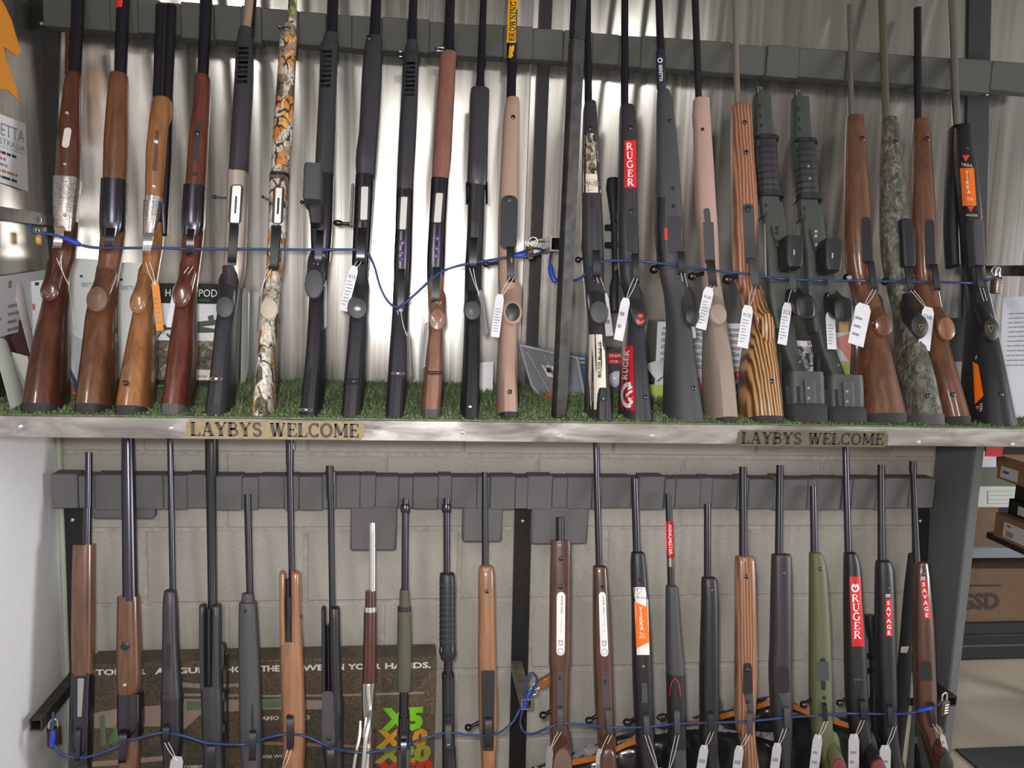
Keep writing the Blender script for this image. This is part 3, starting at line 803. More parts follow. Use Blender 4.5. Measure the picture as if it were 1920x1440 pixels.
# ------------------------------------------------------------------ signs on the shelf edge
M_PLATE = plain('gilt_sign_plate', (0.265, 0.205, 0.11), 0.55, 0.0, 0.10, 120)
M_LETT = plain('engraved_letter_paint', (0.062, 0.058, 0.048), 0.7, 0, 0.1, 200)
M_PLATE2 = plain('tarnished_sign_plate', (0.105, 0.088, 0.055), 0.55, 0.0, 0.12, 120)
M_LETT2 = plain('dark_letter_paint', (0.022, 0.019, 0.016), 0.7, 0, 0.1, 200)
def sign(x0, y0, x1, y1, hpx, mp, ml, label):
    a = at_y(x0, y0, SHY-.002); b = at_y(x1, y1, SHY-.002); wd = b.x-a.x; h = hpx/1550*a.y*.985
    c = Vector(((a.x+b.x)/2, SHY-.0013, (a.z+b.z)/2))
    t = thing('name_plate', label, 'sign', (c.x, SHY, c.z-h/2))
    pts = []; n = .005
    for sx, sz in ((1, 1), (-1, 1), (-1, -1), (1, -1)):          # plate with notched corners
        q = [(wd/2-n, h/2), (wd/2-n*.9, h/2-n*.9), (wd/2, h/2-n)] if sx*sz < 0 else [(wd/2, h/2-n), (wd/2-n*.9, h/2-n*.9), (wd/2-n, h/2)]
        pts += [(c.x+sx*p[0], c.z+sz*p[1]) for p in q]
    lo = [Vector((p[0], SHY-.0002, p[1])) for p in pts]; hi = [Vector((p[0], SHY-.0026, p[1])) for p in pts]; k = len(pts)
    F_ = [tuple(range(k)), tuple(range(2*k-1, k-1, -1))]+[(i, (i+1) % k, k+(i+1) % k, k+i) for i in range(k)]
    V = lo+hi; pl = mk('plate', V, fix(V, F_), mp, t, 35)
    word = 'LAYBYS WELCOME'; v, f, tw = serif_vf(word, 1.45)
    fr = Frame2D((c.x-wd*.475, SHY-.0026, c.z-h*.36), (wd*.95/tw, 0, 0), (0, 0, h*.74), .0005)
    fr.put('lettering', (v, f), ml, t)
sign(349, 805, 683, 807, 35, M_PLATE, M_LETT, 'gold LAYBYS WELCOME plate under the shotguns')
sign(1383, 821, 1665, 824, 32, M_PLATE2, M_LETT2, 'dull dark LAYBYS WELCOME plate under the upper rifles')

# ------------------------------------------------------------------ flat iron uprights
def upright(name, label, xt, yt, xb, yb, wpx, z_top, z_bot, yf, screws=()):
    a = at_y(xt, yt, yf); b = at_y(xb, yb, yf)
    d = (a-b)/(a.z-b.z); top = b+d*(z_top-b.z); bot = b+d*(z_bot-b.z)
    hw = wpx/1550*2.13/2
    t = thing(name, label, 'upright', bot)
    v = []
    for p in (bot, top):
        for sx, dy in ((-1, 0), (1, 0), (1, .006), (-1, .006)): v.append(p+Vector((hw*sx, dy, 0)))
    f = [(0, 1, 5, 4), (1, 2, 6, 5), (2, 3, 7, 6), (3, 0, 4, 7), (4, 5, 6, 7), (3, 2, 1, 0)]
    bar = mk('flat_bar', v, f, IRON, t, 0)
    for px, py in screws:
        c = at_y(px, py, yf); vv, ff = sphere_vf(c, .0055, 12, 8, sy=.6); mk('screw_head', vv, ff, CHROME, bar, 60)
    return t
YU = YW-.020
upright('iron_upright', 'black flat iron upright, widened by its reflection, behind the wooden shotguns', 84, 60, 68, 640, 44, 2.80, ZS+.004, YU, [(84, 44)])  # width also takes in the dark reflection in the side sheet
upright('iron_upright', 'black flat iron upright behind the steel post', 1020, 118, 998, 648, 22, 2.80, ZS+.004, YU, [(1019, 118)])
upright('iron_upright', 'black flat iron upright behind the papers at far right', 1835, 172, 1826, 640, 46, 2.80, ZS+.004, YU, [(1850, 176)])
upright('iron_upright', 'black flat iron upright beside the white return wall', 138, 960, 152, 1440, 36, 1.06, 0, YU+.012, [(136, 975)])
upright('iron_upright', 'black flat iron upright in the middle of the lower rack', 981, 960, 970, 1440, 34, 1.06, 0, YU+.012, [(980, 977)])
upright('iron_upright', 'black flat iron upright beside the carpeted divider', 1729, 960, 1712, 1440, 34, 1.06, 0, YU+.012, [(1726, 977)])

# ------------------------------------------------------------------ padded rails
def pad_rail(label, cuts, yt, yb, yf, back, row, extra=(), FOAM=FOAM):
    """steel bar wrapped with foam pads; cuts: picture x of the joints; yt,yb: functions of x giving the edges"""
    x0, x1 = cuts[0], cuts[-1]
    a = at_y(x0, yt(x0), yf); b = at_y(x1, yt(x1), yf); zb_ = at_y(x0, yb(x0), yf).z
    za = (a.z+b.z)/2; zb_ = (zb_+at_y(x1, yb(x1), yf).z)/2
    t = thing('padded_rail', label, 'rail', ((a.x+b.x)/2, yf, zb_))
    bbox('steel_bar', a.x+.01, b.x-.01, yf+.022, yf+.034, zb_+.012, za-.012, IRON, t, .002)
    rr = random.Random(row)
    for i in range(len(cuts)-1):
        xa = at_y(cuts[i], yt(cuts[i]), yf).x+.0002; xb = at_y(cuts[i+1], yt(cuts[i+1]), yf).x-.0002
        dz = rr.uniform(-.003, .003); dn = rr.uniform(-.004, .003); th = rr.uniform(-.002, .003)
        bbox('foam_pad', xa, xb, yf+th, yf+.048+th*.5, zb_+dn, za+dz, FOAM, t, .0022)
    for xe0, ye0, xe1, ye1 in extra:
        p = at_y(xe0, ye0, yf+.01); q = at_y(xe1, ye1, yf+.01)
        bbox('hanging_foam_pad', p.x, q.x, yf+.006, yf+.034, q.z, p.z+.02, FOAM, t, .005)
    for xx in back:
        p = at_y(xx, yt(xx)+30, yf+.03)
        bbox('bracket', p.x-.012, p.x+.012, yf+.030, YW-.009 if row == 2 else YW-.021, p.z-.015, p.z+.015, IRON, t, .002)
    return t
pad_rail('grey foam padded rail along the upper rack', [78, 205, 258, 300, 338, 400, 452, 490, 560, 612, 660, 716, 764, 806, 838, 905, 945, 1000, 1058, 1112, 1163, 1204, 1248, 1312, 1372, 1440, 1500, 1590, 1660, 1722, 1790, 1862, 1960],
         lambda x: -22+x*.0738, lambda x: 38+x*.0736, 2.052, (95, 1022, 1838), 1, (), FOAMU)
pad_rail('grey foam padded rail along the lower rack', [95, 145, 176, 228, 305, 350, 390, 453, 484, 533, 560, 605, 630, 675, 704, 748, 775, 822, 847, 895, 920, 967, 990, 1037, 1065, 1112, 1130, 1185, 1200, 1248, 1268, 1315, 1337, 1385, 1405, 1452, 1470, 1517, 1534, 1582, 1600, 1645, 1662, 1708, 1756],
         lambda x: 890.6+x*.0043, lambda x: 953+x*.0017, 2.052, (138, 981, 1728), 2,
         [(172, 948, 290, 973), (657, 950, 743, 1032), (868, 950, 940, 1016), (997, 952, 1100, 1020)])

# ------------------------------------------------------------------ steel post in front of the upper rack
def front_post():
    yf = 1.672
    a = at_y(1051, 792, yf); b = at_y(1089, 0, yf); d = (b-a)/(b.z-a.z)
    hw = 30/1550*1.69/2
    t = thing('steel_post', 'dark square steel post standing at the front of the upper shelf', 'post', (a.x, yf+hw, ZS+.003))
    m = plain('dark_mill_steel', (0.042, 0.040, 0.039), .42, .6, .25, 40)
    for nm, z0, z1, s_, mt in (('tube', ZS+.003, at_y(1086, 70, yf).z, 1, m), ('upper_tube', at_y(1086, 70, yf).z, 2.88, .98, plain('black_mill_steel', (0.02, 0.02, 0.024), .45, .4, .2, 40))):
        ang = math.radians(24); ax = Vector((math.cos(ang), math.sin(ang), 0)); ay = Vector((-math.sin(ang), math.cos(ang), 0))
        v = []
        for z in (z0, z1):
            p = a+d*(z-a.z); c = Vector((p.x, yf+.022, z))
            for sx, sy in ((-1, -1), (1, -1), (1, 1), (-1, 1)): v.append(c+ax*(sx*hw*s_*.92)+ay*(sy*hw*s_*.55))
        f = [(0, 1, 5, 4), (1, 2, 6, 5), (2, 3, 7, 6), (3, 0, 4, 7), (4, 5, 6, 7), (3, 2, 1, 0)]
        b_ = bmesh.new(); q = [b_.verts.new(x) for x in v]
        for x in f: b_.faces.new([q[i] for i in x])
        bmesh.ops.bevel(b_, geom=b_.edges[:], offset=.0025, segments=2, affect='EDGES'); b_.verts.index_update()
        mk(nm, [x.co.copy() for x in b_.verts], [tuple(y.index for y in x.verts) for x in b_.faces], mt, t); b_.free()
front_post()

# pale boards added on the opposite wall to give the cladding something to mirror
for i in range(7):
    o = bbox('added_reflection_board', -3.6+i*1.2, -2.75+i*1.2, -4.199, -4.16, .55, 2.25, plain('added_board_white', (.80, .74, .72), .6), None, .004, origin=Vector((-3.2+i*1.2, -4.18, .55)))
    tag(o, 'added white reflection board on the shop wall behind the photographer, %s from the left' % ('first', 'second', 'third', 'fourth', 'fifth', 'sixth', 'seventh')[i], 'board', 'added reflection boards on the opposite wall')

# slab added behind the side light, standing in for an unseen window
wf = struct(bbox('added_window_1', 4.955, 4.999, -.55, 1.15, .80, 2.40, plain('added_slab_paint', (.5, .5, .5), .5), None, .004, origin=Vector((4.98, .3, .8))), 'added window slab behind the side light on the right-hand wall')
# ------------------------------------------------------------------ upper rack
GU = 'long guns standing in the upper rack'
FLU = ZS+.0035
def UG(name, label, x, cat='shotgun'):
    return Gun(name, label, UP, x, 780, cat, GU, FLU)
def butt(g, mat, st, pad=None, padmat=None, snapst=None):
    """stock down to the shelf; pad: picture y where the recoil pad begins"""
    if pad is None: return g.loft('stock', mat, st, 2.7, snap=True)
    y, x0, x1, f, b = st[-1]
    o = g.loft('stock', mat, st, 2.7)
    g.loft('recoil_pad', padmat or RUBBER, [(y, x0-.5, x1+.5, f+1, b+1), (pad, x0-1, x1+.5, f, b)], 2.8, sub=1, snap=True)
    return o
def ridges(g, x, y0, y1, w, n, dx=0):
    """moulded finger ridges of a forend"""
    for i in range(n):
        t = i/(n-1); y = y0+(y1-y0)*t; xx = x+dx*t
        g.plate('grip_ridge', POLYD, xx, y, xx, y+4.5, w, w, None, 1.6, .5)
def port(g, xt, yt, xb, yb, w, slot=True, carrier=CARR):
    """loading port with the bright shell carrier in it"""
    r = g.plate('loading_port', POLYD, xt, yt-2, xb, yb+2, w+5, w+5, None, .8, .6)
    c = g.plate('shell_carrier', carrier, xt, yt, xb, yb, w-4, w-4, None, 1.6, .35)
    if slot: g.plate('carrier_slot', BLUED, xt+(xb-xt)*.28, yt+(yb-yt)*.28, xt+(xb-xt)*.75, yt+(yb-yt)*.75, 4, 4, None, .5, .9, c)

# --- 1 engraved over-and-under
g = UG('shotgun', 'dark red wooden shotgun with engraved nickel receiver, first in the upper rack', 88)
g.barrel(BLUED, [(-70, 138, 163), (0, 134, 159), (140, 130, 153)])
g.loft('side_rib', W_RED, [(60, 124, 136, 6, 14), (140, 122, 134)], sub=1)
g.loft('forend', W_RED, [(142, 126, 153, 20, 18), (165, 121, 153, 24, 18), (200, 117, 152, 26, 18), (250, 110, 152, 27, 18), (337, 104, 150, 27, 18)], 2.6, tip=7)
g.loft('receiver', NICKEL, [(337, 103, 151, 26, 20), (395, 102, 145, 26, 22), (438, 104, 140, 18, 22)], 3.6)
pl = g.plate('inlay_plate', CARR, 127, 239, 123, 277, 14, 14, None, 1.2, .95)
g.stud(126, 212, 3.2, 26, CHROME, 'screw'); g.stud(122, 308, 3.2, 26, CHROME, 'screw'); g.stud(122, 404, 3, 26, CHROME, 'screw')
butt(g, W_RED, [(418, 112, 148, 10, 24), (440, 100, 146, 16, 24), (475, 99, 142, 20, 24), (510, 97, 133, 22, 22), (545, 88, 130, 34, 22), (585, 82, 126, 50, 24), (650, 70, 124, 72, 30), (740, 57, 121, 96, 32), (764, 53, 121, 100, 32)], 777)
g.grip(W_RED, 104, 500, 93, 545, 18, 22, 66)
g.guard(CHROME, 113, 424, 107, 464, 16, 18, 24)
# --- 2
g = UG('shotgun', 'brown wooden shotgun with black receiver and a red muzzle plug', 190)
g.barrel(BLUED, [(-50, 224, 247), (21, 218, 242), (142, 214, 238)])
g.barrel(REDP, [(-40, 223, 246), (19, 217.5, 240)], 'muzzle_plug', 1)
g.loft('forend', W_BRN, [(143, 207, 240, 20, 18), (165, 204, 241, 24, 18), (205, 200, 241, 26, 18), (280, 195, 240, 27, 18), (341, 194, 238, 27, 18)], 2.5, tip=7)
g.loft('receiver', BLUED, [(341, 192, 238, 27, 20), (420, 189, 236, 26, 22), (448, 190, 228, 18, 22)], 3.6)
butt(g, W_BRN, [(422, 200, 237, 12, 24), (450, 189, 234, 18, 24), (490, 186, 227, 20, 24), (520, 182, 222, 24, 22), (560, 172, 219, 40, 24), (600, 165, 218, 56, 26), (650, 162, 217, 72, 30), (740, 154, 212, 96, 32), (764, 152, 211, 100, 32)], 778)
g.grip(W_BRN, 200, 510, 183, 562, 21, 27, 70, W_CAP)
g.guard(BLUED, 208, 428, 203, 468, 16, 18, 24)
# --- 3 side by side
g = UG('shotgun', 'honey coloured shotgun with two side by side barrels', 255)
for nm, a0, a1, b0, b1 in (('barrel', 292, 311, 286, 305), ('barrel', 312, 331, 305, 324)):
    g.barrel(BLUED, [(11, a0, a1), (190, b0, b1)], nm)
g.loft('barrel_rib', MATTE, [(11, 306, 317, 9, 9), (190, 300, 310)], sub=1)
g.loft('barrel_lump', BLUED, [(185, 302, 325, 4, 20), (300, 304, 322), (400, 300, 316), (438, 304, 314, 2, 16)], sub=1, tail=5)
g.loft('forend', W_ORG, [(190, 287, 322, 24, 16), (210, 283, 322, 27, 16), (240, 279, 316, 28, 16), (300, 274, 312, 28, 16), (374, 273, 306, 27, 16)], 2.4, tip=9)
g.loft('forend_band', CHROME, [(373, 272.5, 306.5, 27.5, 16), (381, 272.5, 305)], sub=1)
g.plate('forend_slot', W_DRK, 294, 243, 290, 321, 9, 9, None, .6, .95); g.stud(292.5, 265, 5, 28, CHROME, 'screw'); g.stud(289, 350, 3.6, 28, CHROME, 'screw')
g.loft('receiver', NICKEL, [(381, 272, 304, 26, 18), (420, 271, 298, 24, 20), (446, 271, 292, 16, 20)], 3.6)
butt(g, W_ORG, [(420, 285, 307, 6, 24), (455, 271, 306, 16, 24), (490, 269, 300, 20, 22), (530, 264, 294, 26, 22), (590, 254, 290, 54, 26), (650, 244, 289, 72, 30), (710, 234, 286, 90, 32), (768, 226, 284, 102, 32)], 779)
g.grip(W_ORG, 274, 515, 259, 566, 16, 24, 64)
g.guard(CHROME, 281, 436, 274, 474, 16, 16, 24)
g.swivel(233, 243, 719)
# --- 4
g = UG('shotgun', 'glossy mahogany shotgun in front of the bipod box', 340)
g.barrel(BLUED, [(-60, 377, 401), (0, 375, 398), (148, 370, 391)])
g.loft('forend', W_MAH, [(150, 365, 394, 24, 17), (158, 365, 395, 26, 17), (250, 356, 391, 27, 17), (352, 348, 386, 27, 17)], 2.6, tip=5)
g.loft('forend_tip', W_MAH, [(146, 366, 394, 25, 18), (152, 364.5, 395.5, 27, 18), (158, 365, 394.5, 26, 17)], 2.2, sub=1)
g.plate('forend_slot', MATTE, 371, 231, 367, 305, 9, 9, None, .6, .95); g.stud(370, 250, 5, 27, BLUED, 'screw'); g.stud(365, 327, 4, 27, BLUED, 'screw')
g.loft('receiver', BLUED, [(352, 346, 386, 26, 20), (420, 342, 383, 26, 22), (446, 344, 376, 18, 22)], 3.8)
butt(g, W_MAH, [(430, 352, 383, 8, 24), (450, 342, 381, 16, 24), (490, 341, 376, 20, 22), (530, 336, 371, 28, 22), (590, 330, 367, 56, 26), (650, 322, 367, 72, 30), (720, 316, 363, 90, 32), (765, 310, 359, 100, 32)], 779, RUBG)
g.grip(W_MAH, 352, 505, 341, 552, 18, 26, 66)
g.guard(BLUED, 358, 430, 355, 478, 13, 18, 24)
# --- 5 semi-auto champagne receiver
g = UG('shotgun', 'black semi-automatic shotgun with champagne coloured receiver and bronze barrel', 415)
g.barrel(TANB, [(-60, 462, 480), (0, 459, 477), (70, 453, 470)], off=0)
g.loft('barrel_shadow_rib', BLUED, [(-60, 472, 486, 4, 12), (70, 462, 476)], 2.4, sub=1)
g.loft('magazine_cap', POLY, [(56, 449, 474, 20, 14), (62, 447, 474), (70, 446, 473), (78, 446, 475)], 2.4, sub=1)
g.loft('forend', POLY, [(78, 444, 476, 22, 18), (150, 440, 475, 26, 18), (250, 434, 470, 28, 18), (326, 429, 466, 28, 18)], 2.6, tip=3)
ridges(g, 457, 88, 150, 19, 8, -3)
g.loft('receiver', CHAMP, [(326, 428, 466, 27, 24), (420, 425, 463, 27, 24), (500, 421, 460, 24, 24), (540, 428, 452, 10, 24)], 3.4)
port(g, 444, 348, 440, 418, 20)
g.bolt(BLUED, 402, 369, 4, 428, 371, 4, 6, 1.1)
g.plate('trigger_plate', MATTE, 439, 420, 434, 498, 18, 18, None, 1.2, .3)
butt(g, POLY, [(503, 418, 450, 24, 22), (520, 418, 450, 26, 22), (560, 414, 446, 36, 22), (620, 406, 440, 60, 26), (700, 400, 438, 86, 30), (768, 392, 435, 102, 32)], 781)
g.grip(POLY, 426, 530, 422, 577, 17, 22, 66, GREYP)
g.guard(POLYD, 439, 418, 435, 490, 15, 22, 24)
g.swivel(396, 417, 711, None, STAIN, 5)
# --- 6 camouflage
g = UG('shotgun', 'autumn leaf camouflage semi-automatic shotgun', 497)
g.barrel(CAMO3, [(-60, 544, 561), (0, 541, 557), (48, 537, 556), (70, 534, 553)])
g.loft('magazine_cap', CAMO1, [(50, 531, 554, 20, 14), (66, 527, 556)], 2.2, sub=1)
g.swivel(523, 541, 55, None, BLUED, 6)
g.loft('forend', CAMO1, [(68, 525, 557, 22, 18), (150, 520, 553, 26, 18), (250, 512, 549, 28, 18), (330, 507, 543, 28, 18)], 2.5, tip=3)
g.loft('forend_ring', POLYD, [(329, 506, 543.5, 29, 19), (335, 506, 543)], 2.5, sub=1)
g.loft('receiver', CAMO1, [(335, 506, 542, 27, 24), (420, 504, 538, 27, 24), (500, 501, 532, 24, 24), (515, 502, 528, 20, 22)], 3.2)
port(g, 523, 352, 520, 418, 16)
g.bolt(BLUED, 493, 369, 3, 508, 376, 4, 8)
g.plate('trigger_plate', POLYD, 518, 421, 514, 508, 20, 18, None, 1.2, .5)
butt(g, CAMO1, [(505, 500, 531, 24, 22), (540, 497, 526, 28, 22), (590, 491, 525, 48, 24), (620, 489, 522, 60, 26), (700, 483, 518, 86, 30), (782, 475, 516, 104, 32)])
g.grip(CAMO1, 511, 535, 505, 580, 17, 22, 66, plain('beige_cap', (.42, .37, .28), .6))
g.guard(POLYD, 518, 424, 512, 506, 15, 22, 22)
g.stud(489, 771, 4, 100, BLUED, 'screw')
# --- 7 box magazine
g = UG('shotgun', 'black shotgun with a square box magazine', 585)
g.barrel(BLUED, [(-60, 617, 638), (0, 614, 635), (85, 610, 632)])
g.loft('magazine_cap', POLY, [(66, 608, 634, 20, 14), (78, 605, 635), (84, 606, 636)], 2.3, sub=1)
g.loft('forend', POLY, [(85, 601, 634, 22, 18), (150, 599, 632, 26, 18), (250, 594, 629, 28, 18), (330, 590, 625, 28, 18)], 2.6, tip=3)
ridges(g, 613, 94, 158, 19, 8, -3)
g.loft('receiver', BLUED, [(328, 588, 626, 26, 24), (430, 583, 623, 26, 24), (490, 585, 618, 20, 24)], 3.4)
g.block('box_magazine', GREYP, [(317, 574, 605), (321, 572, 606), (378, 570, 605), (384, 572, 605)], 82, -14)
g.block('magazine_well', POLYD, [(380, 577, 606), (424, 583, 605)], 52, -10)
g.bolt(BLUED, 566, 379, 4, 582, 381, 30, 40)
g.loft('stock_edge', plain('worn_brass_edge', (.30, .22, .14), .5, .5), [(430, 612, 624, 2, 20), (490, 610, 618), (560, 608, 612)], sub=1)
butt(g, POLYD, [(480, 586, 617, 20, 22), (530, 582, 613, 28, 22), (570, 580, 611, 48, 24), (650, 576, 611, 74, 28), (740, 568, 605, 96, 32), (783, 564, 603, 104, 32)])
g.grip(POLY, 594, 495, 589, 533, 18, 30, 62, GREYP)
g.guard(BLUED, 600, 432, 596, 496, 13, 20, 22)
g.swivel(564, 585, 769, None, STAIN, 4)
# --- 8
g = UG('shotgun', 'black shotgun with a hanging bolt lever and a silver grip button', 662)
g.barrel(BLUED, [(-60, 699, 717), (0, 696, 715), (80, 691, 713)])
g.loft('forend', POLY, [(72, 688, 716, 18, 16), (88, 684, 717, 22, 18), (150, 678, 716, 27, 18), (250, 673, 709, 28, 18), (300, 667, 705, 29, 18), (318, 667, 704, 27, 18), (332, 668, 702, 26, 18)], 2.7)
g.stud(692, 71, 5, 22)
g.loft('receiver', BLUED, [(332, 667, 701, 26, 24), (430, 663, 696, 26, 24), (498, 660, 691, 20, 24)], 3.4)
port(g, 684, 350, 682, 412, 17, False)
g.loft('bolt_lever', STAIN, [(345, 659, 664, 14, -8), (425, 655, 660)], sub=1)
g.bolt(BLUED, 634, 418, 6, 658, 420, 10, 10, 1.6)
g.plate('trigger_plate', MATTE, 680, 416, 676, 492, 18, 18, None, 1.2, .3)
butt(g, POLY, [(496, 660, 691, 20, 22), (540, 658, 688, 26, 22), (610, 655, 688, 56, 26), (650, 652, 686, 72, 28), (740, 644, 681, 96, 32), (786, 640, 678, 106, 32)])
g.grip(POLY, 673, 535, 670, 579, 19, 21, 66, GREYP)
v, f = sphere_vf(UP.at(670, 578, .074), .0075, 14, 8, X_AX, UP.up, UP.n, 1, 1, .5); mk('grip_button', v, f, CHROME, g.root, 60)
g.guard(BLUED, 679, 428, 675, 494, 15, 20, 24)
g.swivel(651, 676, 716, None, BLUED, 8)
# --- 9
g = UG('shotgun', 'plain black shotgun whose stock the blue cable dips behind', 740)
g.barrel(BLUED, [(-60, 770, 786), (0, 767, 783), (100, 762, 781)])
g.loft('magazine_cap', POLY, [(80, 763, 783, 18, 14), (92, 759, 783), (100, 758, 784)], 2.3, sub=1)
g.swivel(745, 757, 104, 18, BLUED, 10)
g.loft('forend', POLY, [(102, 756, 786, 22, 18), (180, 752, 784, 26, 18), (250, 748, 781, 28, 18), (335, 744, 776, 28, 18), (362, 743, 775, 26, 20)], 2.6, tip=4)
ridges(g, 770, 116, 175, 18, 8, -2)
g.loft('receiver', BLUED, [(360, 743, 775, 26, 24), (430, 741, 773, 26, 24), (500, 738, 771, 22, 24), (530, 738, 768, 18, 24)], 3.4)
port(g, 758, 369, 755, 430, 16, False)
for yy, r in ((455, 5), (474, 4), (486, 4), (510, 4)): g.stud(754-(yy-455)*.06, yy, r, 26, plain('violet_anodised', (.16, .09, .30), .35, .5), 'action_pin')
butt(g, POLY, [(515, 738, 770, 18, 22), (560, 736, 767, 26, 22), (590, 735, 765, 40, 24), (650, 731, 764, 66, 28), (740, 725, 760, 94, 32), (787, 722, 757, 104, 32)])
g.guard(POLYD, 753, 505, 751, 588, 12, 18, 26)
g.stud(751, 582, 4, 40, CHROME, 'screw'); g.swivel(735, 757, 701, None, STAIN, 4)
# --- 10
g = UG('shotgun', 'satin red brown wooden shotgun with black receiver and pale grip cap', 808)
g.barrel(BLUED, [(-60, 838, 856), (0, 835, 853), (104, 830, 851)])
g.swivel(816, 835, 95, 14, BLUED, 7)
g.loft('magazine_cap', BLUED, [(88, 834, 852, 16, 14), (102, 828, 854, 22, 16)], 2.2, sub=1)
g.loft('forend', W_SAT, [(102, 825, 856, 22, 18), (200, 818, 851, 27, 18), (300, 811, 846, 28, 18), (339, 809, 841, 28, 18)], 2.6)
g.loft('receiver', BLUED, [(339, 808, 841, 26, 24), (420, 804, 836, 26, 24), (500, 800, 833, 22, 24), (540, 801, 828, 14, 22)], 3.4)
port(g, 824, 362, 820, 417, 17, False)
for yy in (447, 466, 480, 504): g.stud(820-(yy-447)*.05, yy, 4.2, 26, MATS['violet_anodised'], 'action_pin')
butt(g, W_TAN, [(500, 800, 833, 16, 22), (560, 802, 830, 24, 22), (630, 803, 830, 54, 26), (660, 799, 830, 70, 28), (720, 792, 829, 90, 32), (775, 788, 826, 100, 32)], 790, RUBG)
g.grip(W_TAN, 820, 560, 820, 600, 16, 21, 62, W_TAN)
g.guard(POLYD, 819, 502, 816, 570, 14, 18, 24)
g.swivel(803, 830, 700, None, BLUED, 4)
# --- 11
g = UG('shotgun', 'black pump shotgun with a thick straight forend next to the tan rifle', 880)
g.barrel(BLUED, [(-60, 903, 916), (0, 900, 913), (148, 893, 908), (165, 891, 909), (176, 890, 909)])
g.loft('forend', POLY, [(171, 882, 917, 28, 18), (178, 881, 917, 29, 18), (250, 879, 915, 30, 18), (345, 876, 913, 30, 18), (352, 879, 911, 26, 18)], 3.2)
for a, b in ((873, 877), (910, 914)): g.loft('action_bar', BLUED, [(345, a, b, 20, 8), (380, a+.5, b+.5, 18, 8)], sub=1)
g.loft('receiver', MATTE, [(350, 878, 909, 26, 24), (430, 876, 906, 26, 24), (500, 872, 903, 20, 24)], 4)
g.plate('ejection_slot', POLYD, 895, 388, 893, 416, 14, 14, None, .8, .3)
butt(g, POLYD, [(495, 872, 903, 20, 22), (550, 871, 901, 34, 22), (620, 870, 899, 58, 26), (700, 867, 898, 86, 30), (786, 862, 896, 104, 32)])
g.grip(POLYD, 887, 540, 885, 583, 16, 19, 66, GREYP)
g.print('grip_logo', text_vf('H'), plain('pale_grey_print', (.3, .3, .3), .6), (880, 588), (6, 0), (0, -9), lift=.001)
g.guard(MATTE, 889, 446, 886, 504, 13, 20, 24)
g.stud(881, 763, 3.4, 90, STAIN, 'screw')
# --- 12 tan rifle
g = UG('rifle', 'tan synthetic rifle with a yellow and black wrapper on the barrel', 951, 'rifle')
g.barrel(BLUED, [(-60, 957, 973), (0, 955, 971), (186, 949, 967)])
g.decal('barrel_wrap', YELLOW, 964, -45, 959, 80, 18, 18, nv=10); g.decal('barrel_wrap', BLACKV, 959, 80, 958, 116, 18, 18, nv=5)
g.vtext('wrap_lettering', 'BROWNING', INK, 965, 77, 968.5, 2, 10.5, None, True)
# stylised leaping head emblem
em = [(-4, 0), (-5, 5), (-2, 10), (-5, 14), (-3, 20), (0, 15), (3, 21), (5, 14), (2, 11), (5, 6), (3, 1), (5, -6), (2, -10), (0, -4), (-2, -12), (-5, -8)]
g.print('wrap_emblem', poly_vf(em), YELLOW, (958, 100), (.95, 0), (.1, -.8))
g.loft('stock', TAN, [(188, 949, 973, 18, 16), (205, 946, 974, 22, 18), (300, 940, 972, 26, 20), (375, 936, 971, 28, 22), (440, 934, 968, 28, 24), (520, 934, 967, 24, 24), (560, 935, 968, 32, 24), (620, 935, 968, 54, 26), (700, 932, 968, 84, 30), (780, 931, 969, 100, 32)], 2.6, tip=6)
g.loft('recoil_pad', RUBBER, [(779, 931, 970, 101, 33), (790, 931, 970, 100, 33)], 2.7, sub=1, snap=True)
g.plate('floorplate', POLY, 955, 366, 953, 468, 32, 32, None, 3, .8); g.stud(956, 374, 6, 30, POLY, 'screw')
g.stud(962, 220, 4, 24)
g.grip(TAN, 960, 545, 961, 586, 18, 23, 64, POLYD, capk=.80)
g.guard(POLYD, 957, 463, 958, 528, 14, 24, 22)
g.print('guard_emblem', poly_vf([(-1, -4), (1, -2), (0, 0), (2, 3), (0, 2), (-1, 5), (-2, 1)]), GOLD, (960, 488), (1.6, 0), (0, -1.3), lift=.001)
g.bolt(BLUED, 911, 495, 6, 938, 492, 4, 10)
g.stud(956, 735, 4.2, 80)
# --- 13
g = UG('rifle', 'black rifle with hunter photo sticker beside the steel post', 1120, 'rifle')
g.barrel(BLUED, [(-60, 1096, 1108), (60, 1096, 1108), (194, 1096, 1110)])
g.loft('stock', POLY, [(195, 1096, 1117, 18, 16), (212, 1094, 1118, 22, 18), (290, 1092, 1121, 26, 20), (362, 1091, 1126, 28, 22), (440, 1090, 1130, 28, 24), (500, 1092, 1131, 26, 24), (540, 1096, 1131, 30, 24), (630, 1101, 1131, 56, 26), (700, 1100, 1136, 84, 30), (790, 1099, 1142, 104, 32)], 2.6, tip=6, snap=True)
st = g.decal('photo_sticker', camo('photo_print_of_hunter', [(.55, .5, .4), (.10, .08, .06), (.6, .58, .52), (.25, .18, .10), (.45, .42, .36), (.04, .035, .03)], 110), 1107, 250, 1109, 326, 22, 31)
s2 = g.decal('cream_sticker', CREAM, 1109, 326, 1110, 361, 31, 33, nv=5)
g.print('sticker_lettering', text_vf('MAUSER'), INK, (1097, 348), (5.4, 0), (0, -8.5)); g.print('sticker_ring', stroke_vf(arc(0, 0, 1, 1, 0, 360, 20), .08), INKG, (1109.5, 344), (14, 0), (0, -7.5)); g.print('sticker_small_print', line_rows(0, 0, 20, 3, 1, .5, 3), INKG, (1100, 357), (1, 0), (0, -1))
